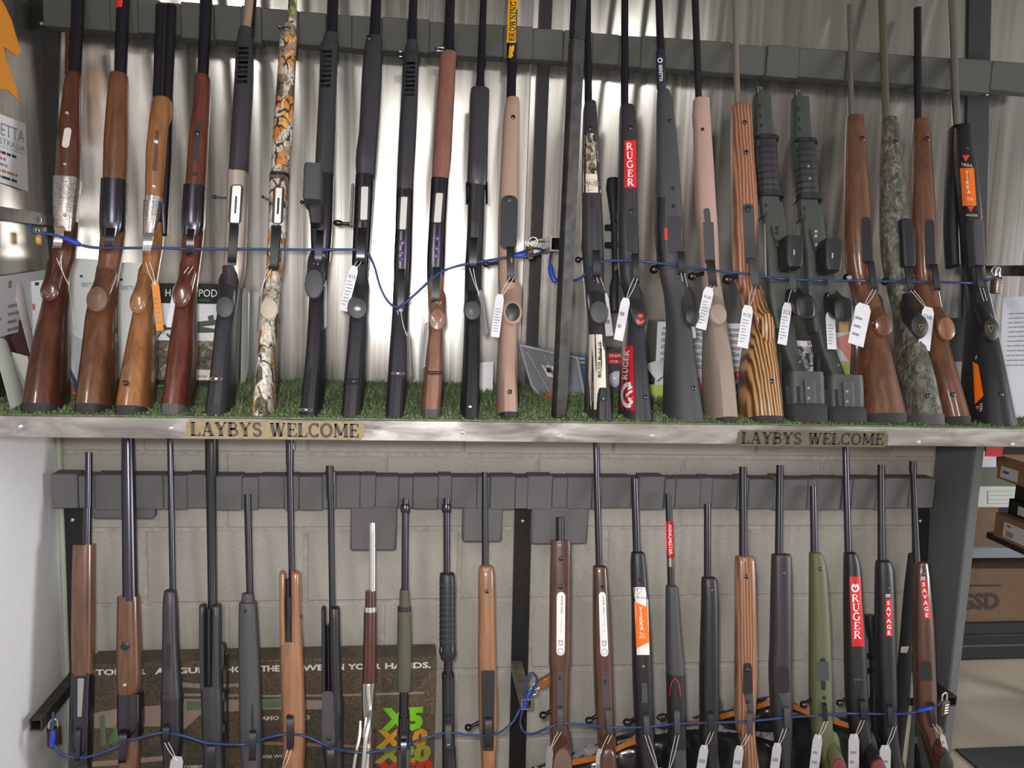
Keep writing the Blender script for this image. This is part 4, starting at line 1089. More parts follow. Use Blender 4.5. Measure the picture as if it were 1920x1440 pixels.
g.print('badge', stroke_vf(arc(0, 0, 1, 1, 30, 360, 14), .5), POLYD, (1110, 373), (4, 0), (0, -5)); g.print('badge', stroke_vf(arc(0, 0, 1, 1, -330, 0, 14), .5), POLYD, (1111, 384), (4, 0), (0, -5))
g.stud(1107, 241, 4, 24)
s3 = g.decal('stock_sticker', CREAM, 1119, 627, 1120, 768, 29, 35, nv=20)
g.vtext('sticker_lettering', 'MAUSER Modell 18', INK, 1128, 708, 1129, 642, 8, None)
g.print('sticker_small_print', line_rows(0, 0, 60, 6, 2, .5, 4), INKG, (1112, 752), (0, -1), (-1, 0))
g.loft('stock_toe_panel', POLYD, [(728, 1123, 1136, 99, -80), (740, 1120, 1140, 101, -80), (788, 1117, 1142, 106, -80)], 2.6)
g.grip(POLY, 1117, 545, 1122, 586, 17, 22, 66, GREYP)
g.guard(POLYD, 1118, 470, 1119, 520, 13, 24, 22); g.stud(1114, 526, 4, 28, POLYD, 'screw'); g.stud(1130, 748, 3.6, 106)
g.bolt(BLUED, 1084, 487, 6, 1096, 484, 4, 10)
# --- 14 with scope
g = UG('rifle', 'black scoped rifle with upright red sticker and red white stock sticker', 1190, 'rifle')
g.barrel(BLUED, [(-60, 1166, 1179), (0, 1165, 1178), (200, 1164, 1178)])
g.loft('stock', POLY, [(202, 1163, 1188, 18, 16), (218, 1162, 1191, 22, 18), (263, 1161, 1192, 25, 20), (352, 1159, 1193, 28, 22), (420, 1158, 1195, 28, 24), (480, 1159, 1197, 26, 24), (525, 1163, 1195, 26, 24), (550, 1172, 1198, 32, 24), (590, 1174, 1204, 46, 24), (630, 1171, 1205, 58, 26), (700, 1166, 1209, 84, 30), (796, 1163, 1217, 104, 32)], 2.6, tip=6, snap=True)
g.decal('red_sticker', RED, 1181.5, 263, 1182, 352, 22, 23); g.stack('sticker_lettering', 'RUGER', WHITEV, 1180.5, 266, 1183, 350, 13.5, None, True, 1.12)
g.stud(1183, 240, 4, 24); g.stud(1184, 397, 5, 28, POLYD, 'screw'); g.plate('floorplate', POLYD, 1184, 404, 1184, 470, 18, 18, None, 2, .6)
sc = g.barrel(POLYD, [(336, 1138, 1160), (352, 1136, 1160), (400, 1143, 1160), (440, 1146, 1161), (520, 1147, 1162), (540, 1142, 1162), (585, 1141, 1162)], 'scope', -50)
for yy in (427, 460):
    a = UP.at(1150, yy, -.05); b_ = UP.at(1136, yy, -.045); v, f = tube_vf([a, b_], .008, 10); mk('scope_turret', v, f, POLYD, sc, 50)
for yy in (410, 505):
    c = UP.at(1158, yy, -.035); bevel_box('scope_mount', c, .007, .022, .008, POLYD, sc, .002, X_AX, UP.n, UP.up)
g.decal('stock_sticker', RED, 1178, 648, 1176, 700, 17, 23, nv=8); g.decal('stock_sticker', RED, 1176, 700, 1177.5, 770, 23, 28, nv=8)
g.vtext('sticker_lettering', 'RUGER', WHITEV, 1176, 712, 1180, 656, 10, None, True)
# winged emblem in a ring
wing = [(arc(0, 0, 1, 1, 60, 300, 16), .42), ([(-.2, .9), (.5, 1.15)], .25), ([(.0, .55), (.75, .8)], .22), ([(.1, .2), (.8, .4)], .22), ([(-.3, -.1), (.35, .3)], .3), ([(.1, -.2), (.5, -.75)], .26), ([(.2, -.9), (.85, -.6)], .26)]
def emblem(): return join_vf([stroke_vf(p, t) for p, t in wing])
v, f = join_vf([stroke_vf(p, t) for p, t in wing]); g.print('sticker_emblem', (v, f), WHITEV, (1177, 741), (11, 0), (0, -20))
g.print('sticker_lettering', serif_vf('R'), WHITEV, (1186, 752), (0, -9), (-8, 0))
g.grip(POLY, 1190, 553, 1201, 596, 14, 19, 66, POLYD)
g.print('grip_emblem', join_vf([stroke_vf(arc(0, 0, 1, 1, 200, 340, 10), .6), stroke_vf([(-.6, .3), (-.4, 1)], .5), stroke_vf([(0, .1), (0, 1.1)], .4), stroke_vf([(.6, .3), (.4, 1)], .5)]), REDP, (1201, 597), (6, 0), (0, -8), lift=.0012)
g.guard(POLYD, 1191, 476, 1193, 530, 11, 22, 22); g.stud(1210, 745, 4, 100)
# --- 15
g = UG('rifle', 'charcoal rifle with a navy barrel sleeve and two red marks', 1282, 'rifle')
g.barrel(BLUED, [(-60, 1228, 1241), (0, 1229, 1242), (174, 1234, 1248)])
g.barrel(NAVY, [(96, 1230, 1245.5), (104, 1230, 1247), (165, 1231.5, 1248.5), (170, 1233, 1247)], 'barrel_sleeve')
g.vtext('sleeve_lettering', 'BERETTA', WHITEV, 1235, 122, 1236.5, 153, 6.5); g.print('sleeve_emblem', stroke_vf(arc(0, 0, 1, 1, 0, 360, 14), .5), WHITEV, (1237.5, 113), (4, 0), (0, -4))
g.loft('stock', GREYP, [(174, 1233, 1254, 18, 16), (200, 1232, 1261, 22, 18), (300, 1231, 1271, 27, 20), (370, 1230, 1276, 28, 22), (420, 1229, 1279, 28, 24), (470, 1231, 1280, 26, 24), (520, 1239, 1282, 26, 24), (550, 1246, 1283, 32, 24), (610, 1252, 1290, 52, 26), (650, 1250, 1295, 66, 28), (700, 1249, 1300, 82, 30), (797, 1249, 1313, 104, 32)], 2.6, tip=8, snap=True)
g.decal('side_panel', POLYD, 1238, 370, 1240, 500, 18, 16, nv=10)
g.plate('red_mark', REDP, 1249, 428, 1249.5, 450, 6, 6, None, 1, .2); g.plate('red_mark', REDP, 1277, 431, 1277.5, 450, 3, 3, None, 1, .2)
g.plate('floorplate', POLY, 1264, 405, 1266, 474, 26, 26, None, 2, .4)
for x, y in ((1256, 227), (1262, 354), (1263, 387)): g.stud(x, y, 3.2, 26)
g.grip(GREYP, 1282, 550, 1297, 592, 14, 19, 64, POLYD)
g.guard(POLYD, 1277, 472, 1279, 514, 12, 24, 20); g.bolt(BLUED, 1226, 505, 8.5, 1242, 490, 0, 8); g.stud(1300, 728, 4, 92)
# --- 16
g = UG('rifle', 'pinkish tan rifle with black floorplate strip, next to the laminate rifle', 1345, 'rifle')
g.barrel(MATTE, [(-60, 1295, 1308), (0, 1297, 1310), (190, 1304, 1316)])
g.loft('stock', TANP, [(188, 1301, 1329, 20, 16), (212, 1300, 1329, 22, 18), (235, 1301, 1331, 22, 18), (300, 1303, 1335, 26, 20), (390, 1306, 1340, 28, 22), (450, 1312, 1344, 26, 24), (520, 1317, 1347, 22, 24), (560, 1320, 1352, 32, 24), (620, 1323, 1358, 54, 26), (700, 1325, 1365, 84, 30), (788, 1328, 1371, 100, 32)], 3.0, tip=2)
g.loft('tape_wrap', TANP, [(210, 1299.5, 1329.5, 23, 19), (232, 1300, 1331, 23, 19)], 3.0, sub=1)
g.loft('stock_lower', TAUPE, [(540, 1320, 1350, 31, 20), (620, 1322.5, 1358.5, 55, 24), (700, 1324.5, 1365.5, 85, 29), (789, 1327.5, 1371.5, 101, 31)], 3.0)
g.loft('recoil_pad', RUBBER, [(788, 1327, 1372, 102, 33), (799, 1327, 1372, 100, 33)], 2.7, sub=1, snap=True)
g.plate('floorplate_tongue', GREYP, 1325, 390, 1327, 420, 12, 12, None, 2, .9); g.plate('floorplate', GREYP, 1328, 416, 1331, 494, 20, 20, None, 4, .25)
g.stud(1317, 243, 3, 24)
g.guard(POLYD, 1332, 488, 1337, 538, 15, 20, 22); g.bolt(BLUED, 1297, 518, 8, 1322, 512, 4, 8)
g.grip(TAUPE, 1338, 550, 1346, 590, 16, 20, 64, TAUPE)
g.print('grip_emblem', poly_vf([(-1, 1), (0, -1), (1, 1), (0, .4)]), plain('faded_red_mark', (.42, .16, .12), .6), (1346, 590), (4, 0), (0, -5), lift=.001)
# --- 17 laminate
g = UG('rifle', 'zebra striped laminated wood rifle with pale barrel', 1425, 'rifle')
g.barrel(plain('bead_blasted_steel', (.36, .31, .27), .4, .7), [(-60, 1370, 1380), (0, 1373, 1383), (200, 1377, 1388)])
g.loft('forend', LAMO, [(199, 1373, 1405, 20, 16), (212, 1372, 1407, 22, 18), (300, 1373, 1412, 27, 20), (385, 1374, 1418, 28, 22), (440, 1375, 1418, 26, 24), (505, 1376, 1416, 22, 24), (530, 1381, 1418, 22, 24), (560, 1392, 1428, 30, 24), (590, 1399, 1438, 42, 24)], 3.2, tip=3)
butt(g, LAMZ, [(570, 1398, 1434, 34, 24), (620, 1403, 1446, 54, 26), (660, 1396, 1448, 68, 28), (700, 1392, 1452, 82, 30), (750, 1391, 1456, 94, 32), (786, 1393, 1458, 100, 32)], 796)
for x, y in ((1396, 230), (1399, 286)): g.stud(x, y, 4, 26)
g.plate('floorplate', GREYP, 1403, 382, 1408, 495, 22, 20, None, 3, .7); g.stud(1403, 392, 6, 30, POLYD, 'screw')
g.guard(GREYP, 1408, 484, 1418, 540, 13, 22, 22); g.bolt(BLUED, 1363, 524, 9, 1386, 516, 4, 8)
g.grip(LAMZ, 1424, 566, 1438, 614, 14, 28, 64, LAMZ); g.stud(1447, 715, 4, 90)
# --- 18, 19 chassis rifles
def chassis(dx, dy, label):
    X = lambda v: v+dx
    g = UG('rifle', label, 1495+dx, 'rifle')
    Y = lambda v: v+dy
    g.barrel(MATTE, [(Y(170), X(1418), X(1430)), (Y(200), X(1418), X(1431)), (Y(264), X(1422), X(1438))])
    g.loft('muzzle_brake', CHASS, [(Y(165), X(1418), X(1430), 7, 7), (Y(176), X(1417), X(1432), 9, 9)], 2.4, sub=1)
    for k in (-2.5, 2.5): g.loft('brake_tine', CHROME, [(Y(163), X(1424+k-1), X(1424+k+1), 8, -5), (Y(175), X(1424+k-1), X(1424+k+1))], sub=1)
    g.loft('handguard', CHASS, [(Y(180), X(1414), X(1441), 20, 16), (Y(270), X(1414), X(1447), 22, 18), (Y(375), X(1421), X(1456), 24, 20), (Y(410), X(1424), X(1460), 24, 20)], 5, n=20)
    for i, yy in enumerate((195, 213, 231, 250)): g.plate('cooling_slot', POLYD, X(1424+i*1.2), Y(yy), X(1425+i*1.2), Y(yy)+8, 5, 5, None, .5, .9)
    for i, yy in enumerate((380, 396)): g.plate('cooling_slot', POLYD, X(1436+i), Y(yy), X(1436.5+i), Y(yy)+9, 5, 5, None, .5, .9)
    w_ = g.loft('handguard_wrap', POLY, [(Y(266), X(1416), X(1452), 30, 24), (Y(290), X(1415), X(1454), 32, 26), (Y(340), X(1418), X(1457), 32, 26), (Y(366), X(1420), X(1460), 30, 24)], 2.8)
    for a, b_, x0, x1 in ((261, 268, 1414, 1455), (363, 374, 1418, 1464)): g.loft('wrap_flange', POLYD, [(Y(a), X(x0), X(x1), 34, 26), (Y(b_), X(x0+1), X(x1+1))], 3, sub=1)
    for i in range(7): g.loft('wrap_rib', POLYD, [(Y(280+i*12), X(1416+i*.6), X(1454.5+i*.6), 32.5, 20), (Y(283+i*12), X(1416+i*.6), X(1454.5+i*.6), 32.5, 20)], 2.8, sub=1)
    if dx > 10:
        for yy in (303, 326): g.plate('wrap_badge', CHROME, X(1444+(yy-303)*.1), Y(yy), X(1444+(yy-303)*.1), Y(yy)+5, 4, 4, None, .8, .9)
    g.loft('receiver', CHASS, [(Y(385), X(1424), X(1462), 24, 22), (Y(440), X(1428), X(1470), 26, 24), (Y(500), X(1432), X(1474), 26, 24), (Y(560), X(1436), X(1478), 24, 24), (Y(620), X(1448), X(1484), 22, 24)], 5, n=20)
    g.loft('bolt_body', STAIN, [(Y(420), X(1432), X(1436), 20, -14), (Y(520), X(1434), X(1438))], sub=1) if dx < 10 else None
    p_ = g.plate('side_plate', CHASS, X(1456), Y(420), X(1464), Y(462), 18, 16, 32, 4, .4)
    for k, (x, y) in enumerate(((1455, 428), (1455, 437), (1456, 453), (1463, 453))): g.stud(X(x)+2, Y(y), 3, 36, CHROME if dx > 10 else POLYD, 'screw')
    g.block('box_magazine', POLYD, [(Y(448), X(1466), X(1496)), (Y(453), X(1464), X(1499)), (Y(498), X(1466), X(1498)), (Y(506), X(1470), X(1494))], 74, -20)
    g.plate('magazine_mark', plain('pale_print', (.35, .36, .4), .5), X(1489), Y(468), X(1489), Y(478), 2.5, 2.5, None, .3, .1)
    g.guard(CHASS, X(1484), Y(505), X(1488), Y(548), 12, 26, 18)
    gp = g.grip(POLYD, X(1486), Y(562), X(1510), Y(575), 19, 22, 82, None, ex=3.4)
    g.plate('grip_opening', plain('dark_hollow', (.006, .006, .006), .9), X(1517), Y(560), X(1519), Y(593), 13, 13, None, .6, .95)
    g.loft('stock_spine', CHASS, [(Y(590), X(1446), X(1482), 22, 22), (Y(650), X(1459), X(1488), 30, 22), (Y(700), X(1474), X(1502), 44, 22), (Y(740), X(1482), X(1512), 60, 24)], 5, n=18)
    g.block('butt_block', CHASS, [(Y(704), X(1465), X(1528)), (Y(714), X(1464), X(1530)), (Y(764), X(1466), X(1532))], 84, 20, 6)
    g.block('butt_plate', GREYP, [(Y(712), X(1504), X(1525)), (Y(762), X(1507), X(1528))], 92, -70, 6)
    g.plate('butt_recess', POLYD, X(1478), Y(724), X(1482), Y(761), 11, 12, None, 1, .2); g.plate('butt_recess', POLYD, X(1496), Y(724), X(1498), Y(761), 7, 7, None, 1, .2)
    for yy in (728, 747): g.stud(X(1515), Y(yy), 2.6, 92, CHROME, 'screw')
    g.loft('recoil_pad', RUBBER, [(Y(763), X(1461), X(1533), 94, 26), (Y(770), X(1460), X(1536), 98, 30), (Y(800), X(1462), X(1537), 98, 30)], 4, sub=1, snap=True)
    g.loft('monopod_rod', POLYD, [(Y(663), X(1454), X(1464), 60, -40), (Y(770), X(1458), X(1468), 80, -60)], sub=1, tip=4)
    g.plate('strut_screw', STAIN, X(1500), Y(676), X(1500), Y(681), 4, 4, None, .8, .9)
chassis(0, 0, 'grey green chassis rifle with black foregrip next to the laminate rifle')
chassis(72, 6, 'grey green chassis rifle with two bright badges on its foregrip')
# --- 20
g = UG('rifle', 'brown wooden rifle with stainless barrel and a wide white price tag', 1650, 'rifle')
g.barrel(STAIN, [(10, 1588, 1598), (100, 1589, 1599), (220, 1590, 1601)])
butt(g, W_BRN, [(219, 1589, 1617, 18, 16), (262, 1587, 1620, 24, 18), (330, 1586, 1625, 27, 20), (420, 1585, 1631, 28, 22), (480, 1587, 1633, 26, 24), (520, 1592, 1634, 24, 24), (545, 1600, 1638, 28, 24), (585, 1607, 1648, 40, 24), (640, 1606, 1656, 62, 28), (700, 1605, 1667, 82, 30), (781, 1605, 1685, 100, 32)], 804, RUBBER)
g.stud(1617, 260, 4, 25); g.plate('floorplate', POLYD, 1624, 407, 1627, 495, 17, 17, None, 2.5, .8)
g.guard(POLYD, 1632, 490, 1640, 544, 12, 22, 22); g.bolt(BLUED, 1588, 520, 7, 1600, 514, -4, -2)
g.grip(W_BRN, 1640, 570, 1655, 611, 17, 20, 64, W_BRN)
g.plate('bolt_ring', CHROME, 1593, 516, 1593, 526, 9, 9, 30, 1, .95)
# --- 21
g = UG('rifle', 'grey green camouflage rifle with black grip and magazine', 1720, 'rifle')
g.barrel(plain('olive_coated_barrel', (.10, .098, .066), .5, .2), [(-40, 1645, 1659), (0, 1647, 1660), (225, 1655, 1668)])
g.loft('stock', CAMO2, [(225, 1656, 1681, 18, 16), (260, 1655, 1686, 23, 18), (330, 1653, 1692, 27, 20), (420, 1652, 1700, 28, 22), (480, 1656, 1700, 26, 24), (530, 1664, 1700, 24, 24), (575, 1678, 1706, 34, 24), (610, 1684, 1714, 46, 24), (650, 1688, 1722, 62, 28), (700, 1690, 1735, 82, 30), (784, 1695, 1750, 100, 32)], 2.6, tip=7)
g.loft('recoil_pad', RUBG, [(783, 1695, 1751, 101, 33), (806, 1697, 1753, 100, 33)], 2.7, sub=1, snap=True)
g.stud(1678, 267, 4, 25); g.stud(1684, 364, 3, 25)
g.block('box_magazine', POLYD, [(414, 1684, 1702), (420, 1683, 1706), (440, 1685, 1711), (496, 1688, 1711), (503, 1690, 1708)], 42, -10)
g.guard(POLYD, 1700, 498, 1708, 546, 11, 22, 22)
g.grip(POLYD, 1698, 560, 1722, 612, 17, 22, 72, POLYD); g.loft('grip_panel', POLYD, [(552, 1690, 1706, 36, -10), (585, 1692, 1720, 56, -10), (625, 1704, 1728, 60, -20)], 2.4)
g.print('grip_emblem', stroke_vf([(-1, 1), (1, 1), (0, -1), (-1, 1)], .3), GOLD, (1727, 614), (4.5, 0), (0, -5), lift=.001)
g.bolt(BLUED, 1659, 528, 7, 1672, 522, 0, 6); g.stud(1740, 742, 4, 90)
# --- 22
g = UG('rifle', 'reddish brown wooden rifle with short blued barrel, next to the camouflage rifle', 1760, 'rifle')
g.barrel(BLUED, [(16, 1713.5, 1726.5), (227, 1714.5, 1727)])
butt(g, W_BRN, [(226, 1714, 1739, 18, 16), (265, 1712, 1742, 24, 18), (330, 1710, 1745, 27, 20), (420, 1709, 1751, 28, 22), (480, 1711, 1753, 26, 24), (530, 1715, 1754, 24, 24), (570, 1722, 1758, 32, 24), (610, 1726, 1764, 46, 24), (650, 1728, 1768, 62, 28), (720, 1736, 1782, 86, 32), (787, 1748, 1798, 100, 32)], 807)
g.stud(1738, 260, 4, 25); g.plate('floorplate', POLYD, 1743, 411, 1746, 505, 17, 17, None, 2.5, .8)
g.guard(POLYD, 1752, 496, 1758, 544, 11, 22, 22); g.grip(W_BRN, 1750, 572, 1773, 617, 16, 22, 66, W_ORG); g.stud(1786, 740, 4, 90)
# --- 23
g = UG('rifle', 'black rifle with orange sticker and stainless barrel at the right end', 1850, 'rifle')
g.barrel(STAIN, [(-30, 1776, 1789), (40, 1779, 1792), (236, 1786, 1800)])
g.loft('stock', POLYD, [(237, 1793, 1817, 18, 16), (270, 1793, 1820, 23, 18), (330, 1797, 1828, 27, 20), (410, 1803, 1835, 28, 22), (470, 1808, 1838, 26, 24), (520, 1812, 1842, 24, 24), (560, 1816, 1850, 32, 24), (610, 1818, 1858, 48, 24), (650, 1818, 1863, 62, 28), (720, 1818, 1872, 86, 32), (806, 1818, 1887, 104, 32)], 2.6, tip=3, snap=True)
g.loft('scope_bell', POLYD, [(240, 1782, 1796, -20, 60), (420, 1772, 1794), (500, 1776, 1796)], 2.2)
g.decal('black_sticker', BLACKV, 1811, 290, 1813, 315, 20, 24, nv=4); g.decal('orange_sticker', ORANGE, 1813, 315, 1818, 386, 26, 26, nv=8); g.decal('black_sticker', BLACKV, 1818, 386, 1821, 411, 22, 22, nv=4)
tri = [(-1, 1), (1, 1), (0, -1)]
g.print('sticker_emblem', poly_vf(tri), plain('emblem_red', (.7, .07, .02), .5), (1811, 297), (7, 0), (0, -6)); g.print('sticker_lettering', text_vf('TIKKA'), WHITEV, (1802, 311), (5.2, .6), (0, -5.5))
g.stack('sticker_lettering', 'TIKKA', WHITEV, 1813, 320, 1817, 364, 7, None, False); g.print('sticker_lettering', text_vf('T3x'), WHITEV, (1813, 376), (5, 0), (0, -6))
g.print('sticker_emblem', poly_vf(tri), MATS['emblem_red'], (1820, 392), (6, 0), (0, -5)); g.print('sticker_lettering', text_vf('SAKOTEK'), WHITEV, (1811, 405), (3.6, .2), (0, -4))
g.stud(1812, 278, 3, 24)
g.block('box_magazine', GREYP, [(415, 1818, 1836), (420, 1816, 1838), (500, 1822, 1842)], 40, -10)
g.guard(POLYD, 1834, 498, 1840, 544, 11, 22, 22); g.grip(POLYD, 1836, 565, 1857, 618, 15, 21, 68, POLYD)
g.print('grip_emblem', stroke_vf([(-1, 1), (1, 1), (0, -1), (-1, 1)], .3), GOLD, (1858, 617), (5, 0), (0, -6), lift=.001)
g.decal('stock_sticker', ORANGE, 1829, 681, 1836, 750, 10, 16, lift=.0009, nv=10, sk0=6, sk1=-16); g.print('sticker_lettering', text_vf('TIKKA'), WHITEV, (1842, 772), (0, -4), (-5, 0)); g.print('sticker_lettering', text_vf('T3x'), WHITEV, (1832, 674), (0, -3.5), (-3.5, 0))
g.print('sticker_emblem', poly_vf(tri), MATS['emblem_red'], (1833, 765), (4, 0), (0, -4)); g.stud(1876, 740, 4, 95)
# ------------------------------------------------------------------ lower rack
GL = 'long guns standing in the lower rack'
def LG(name, label, x, cat='rifle'):
    return Gun(name, label, LOW, x, 1780, cat, GL, 0.0005)
def lbutt(g, mat, st, xe, we=44, name='stock', tip=0, sq=2.7, pad=RUBBER):
    """stock from the stations in view down to the floor; xe: picture x of the butt, far below the frame"""
    y, x0, x1, f, b = (list(st[-1])+[24, 24])[:5] if len(st[-1]) > 3 else (*st[-1], 26, 24)
    xm = (x0+x1)/2; k = (1600-y)/(1760-y)
    xq = xm+(xe-xm)*k
    g.loft(name, mat, st+[(1600, xq-we*.44, xq+we*.44, 72, 28), (1756, xe-we/2, xe+we/2, 100, 32)], sq, tip=tip)
    g.loft('recoil_pad', pad, [(1755, xe-we/2-.5, xe+we/2+.5, 101, 33), (1775, xe-we/2, xe+we/2, 100, 32)], 2.7, sub=1, snap=True)
def lgrip(g, mat, x, y, rx=17, ry=24, cap=None): g.grip(mat, x, y-46, x, y, rx, ry, 64, cap)

# --- 1 lever shotgun
g = LG('shotgun', 'brown wooden shotgun with long bright port, first in the lower rack', 150, 'shotgun')
g.barrel(BLUED, [(848, 160, 173), (1025, 158, 172)]); g.barrel(BLUED, [(952, 156.5, 172), (1025, 155, 171)], 'magazine_tube', 10)
g.loft('forend', W_BRN, [(1020, 138, 178, 28, 18), (1100, 136, 178, 30, 18), (1200, 135, 177, 30, 18), (1262, 136, 176, 28, 18)], 2.5)
g.loft('receiver', BLUED, [(1258, 137, 176, 27, 24), (1300, 135, 174, 27, 24), (1400, 132, 172, 26, 24), (1430, 132, 171, 22, 24)], 3.6)
g.plate('loading_port', POLYD, 152, 1268, 149, 1346, 17, 15, None, .8, .5); g.plate('shell_carrier', STAIN, 151.5, 1272, 149, 1344, 12, 8, None, 1.4, .4)
g.guard(BLUED, 147, 1366, 145, 1425, 9, 24, 20)
lbutt(g, POLYD, [(1420, 131, 171, 20, 24), (1450, 131, 170, 22, 24)], 130)
# --- 2 over and under
g = LG('shotgun', 'orange brown double barrelled shotgun standing before the airgun box', 240, 'shotgun')
for o_ in (10, -14): g.barrel(BLUED, [(800, 228, 251), (900, 228, 254), (1125, 230, 259)], 'barrel', o_)
for xx in (0, 24): g.loft('barrel_rib', STAIN if 0 else BLUED, [(800, 229.5+xx*.85, 231+xx*.85, 8, 8), (1120, 231+xx, 233+xx)], sub=1)
g.loft('forend', W_ORG if 0 else W_BRN, [(1117, 221, 262, 26, 18), (1180, 220, 264, 29, 18), (1260, 219, 266, 30, 18), (1292, 220, 264, 28, 18), (1304, 222, 256, 24, 18)], 2.6)
g.stud(235, 1211, 8.5, 30, MATTE, 'forend_latch'); g.stud(234, 1284, 3.4, 30, CHROME, 'screw')
g.loft('receiver', BLUED, [(1298, 222, 267, 26, 22), (1350, 222, 268, 27, 24), (1378, 224, 266, 20, 24)], 3.8)
g.guard(BLUED, 231, 1372, 229, 1430, 14, 18, 24)
lbutt(g, W_BRN, [(1368, 226, 266, 16, 24), (1400, 224, 264, 20, 24), (1440, 222, 262, 22, 24)], 236)
# --- 3
g = LG('air_rifle', 'slim black rifle with moulded bands, third in the lower rack', 325)
g.barrel(BLUED, [(800, 313, 324), (1110, 318, 330)])
g.loft('barrel_band', BLUED, [(1150, 305, 333, 21, 16), (1160, 305, 334)], 2.2, sub=1)
g.loft('forend', POLY, [(1110, 308, 331, 18, 16), (1130, 306, 333, 22, 18), (1200, 305, 335, 24, 18), (1270, 304, 339, 26, 20), (1300, 303, 341, 27, 20)], 2.5, tip=8)
g.plate('cocking_slot', POLYD, 316, 1206, 315, 1258, 8, 9, None, .5, .9)
g.loft('stock_band', POLY, [(1296, 302, 341, 29, 22), (1306, 302, 342)], 2.4, sub=1)
g.guard(POLYD, 312, 1360, 310, 1392, 11, 24, 20)
lbutt(g, POLYD, [(1300, 303, 341, 27, 22), (1340, 303, 342, 27, 24), (1385, 302, 342, 26, 24), (1410, 306, 339, 24, 24), (1445, 308, 336, 26, 24)], 316)
# --- 4
g = LG('air_rifle', 'black break barrel rifle with thick barrel and side lever', 400)
g.barrel(MATTE, [(800, 384, 409), (888, 385, 409), (896, 386, 405), (1140, 390, 407)])
for a, b, c, d in ((375, 387, 377, 388), (398, 415, 397, 417)):
    g.loft('fork_arm', POLY, [(1136, a, b, 24, 18), (1200, a, b, 26, 20), (1288, c, d, 27, 22)], 2.6, tip=6)
g.loft('slot_bottom', POLYD, [(1140, 386, 399, 4, 18), (1290, 386, 399)], sub=1)
g.loft('cocking_link', BLUED, [(1145, 399, 404, 26, -8), (1285, 397, 402, 24, -4)], sub=1)
g.block('side_lever_housing', POLYD, [(1206, 413, 421), (1212, 413, 423), (1245, 414, 423), (1252, 414, 420)], 16, 16)
g.loft('side_lever', BLUED, [(1222, 424, 428, 12, -2), (1400, 424, 427)], sub=1); g.stud(424, 1225, 3, 14, BLUED, 'lever_pin')
for yy in (1295, 1355): g.block('side_lever_block', POLYD, [(yy, 416, 424), (yy+16, 416, 424)], 14, 10)
g.guard(POLYD, 396, 1395, 396, 1450, 14, 24, 20)
lbutt(g, POLY, [(1283, 377, 417, 27, 22), (1320, 378, 419, 28, 24), (1380, 380, 420, 27, 24), (1440, 382, 420, 26, 24)], 398)
# --- 5
g = LG('rifle', 'dark grey flat sided rifle with stepped muzzle collar', 465)
g.barrel(MATTE, [(927, 457, 471), (1115, 462, 475)])
g.loft('barrel_collar', GREYP, [(1112, 454, 475, 18, 14), (1132, 453, 477, 20, 16)], 3.4, sub=1)
g.stud(460, 1146, 3, 26, MATTE, 'screw')
lbutt(g, GREYP, [(1130, 449, 481, 24, 18), (1200, 448, 485, 26, 20), (1320, 449, 490, 27, 22), (1400, 451, 492, 26, 24), (1440, 456, 490, 26, 24)], 478, tip=5, sq=3.4)
g.plate('stock_groove', POLYD, 472, 1320, 474, 1390, 5, 5, None, .4, .9); g.guard(POLYD, 474, 1370, 473, 1425, 12, 24, 20)
# --- 6 beech air rifle
g = LG('air_rifle', 'honey beech air rifle with a long slot in its fore end', 550)
g.barrel(BLUED, [(805, 535, 551), (870, 536, 550), (876, 537, 549.5), (1075, 541, 553), (1200, 543, 553)])
g.block('front_sight', BLUED, [(828, 547, 553), (843, 547, 552.5)], 7, 4)
for a, b, c, d in ((524, 536, 526, 538), (546, 564, 546, 567)):
    g.loft('fork_arm', W_HON, [(1076, a, b, 24, 16), (1130, a+.3, b, 27, 18), (1206, c, d, 28, 20)], 2.5, tip=9)
g.loft('slot_bottom', POLYD, [(1085, 534, 548, 2, 16), (1206, 534, 548)], sub=1)
g.plate('cocking_link', BLUED, 542, 1120, 541, 1200, 7, 6, 16, 3, .8)
g.stud(564, 1155, 3, 20)
lbutt(g, W_HON, [(1200, 525.5, 567.5, 28, 22), (1280, 527, 571, 30, 24), (1350, 529, 573, 29, 24), (1400, 531, 573, 27, 24), (1445, 533, 571, 28, 24)], 545)
g.plate('cocking_slot', POLYD, 541, 1180, 541, 1204, 8, 8, None, .5, .9)
g.plate('trigger_plate', POLYD, 544, 1338, 544, 1404, 15, 15, None, 1, .95); g.guard(POLYD, 544, 1342, 543, 1406, 12, 28, 22)
# --- 7
g = LG('air_rifle', 'black break barrel rifle with a slotted fork stock beside the lever rifle', 625)
g.barrel(MATTE, [(873, 611, 625), (930, 612, 626), (940, 614, 625.5), (1140, 617, 629)]); g.block('front_sight', MATTE, [(885, 624, 629), (905, 624, 628)], 6, 4)
for a, b, c, d in ((603, 611, 604, 612), (617, 637, 620, 641)):
    g.loft('fork_arm', POLYD, [(1140, a, b, 24, 16), (1200, a+.4, b+1, 26, 20), (1298, c, d, 27, 22)], 2.8, tip=5)
g.loft('slot_bottom', BLUED, [(1170, 610, 620, 4, 16), (1298, 612, 622)], sub=1)
lbutt(g, POLYD, [(1292, 604, 641, 27, 22), (1330, 604, 643, 28, 24), (1390, 604, 643, 27, 24), (1445, 610, 644, 26, 24)], 628)
g.plate('belly_panel', GREYP, 614, 1296, 616, 1398, 20, 24, None, 1.2, .6); g.stud(617, 1384, 4, 30, POLYD, 'screw'); g.guard(POLYD, 620, 1400, 622, 1450, 13, 24, 20)
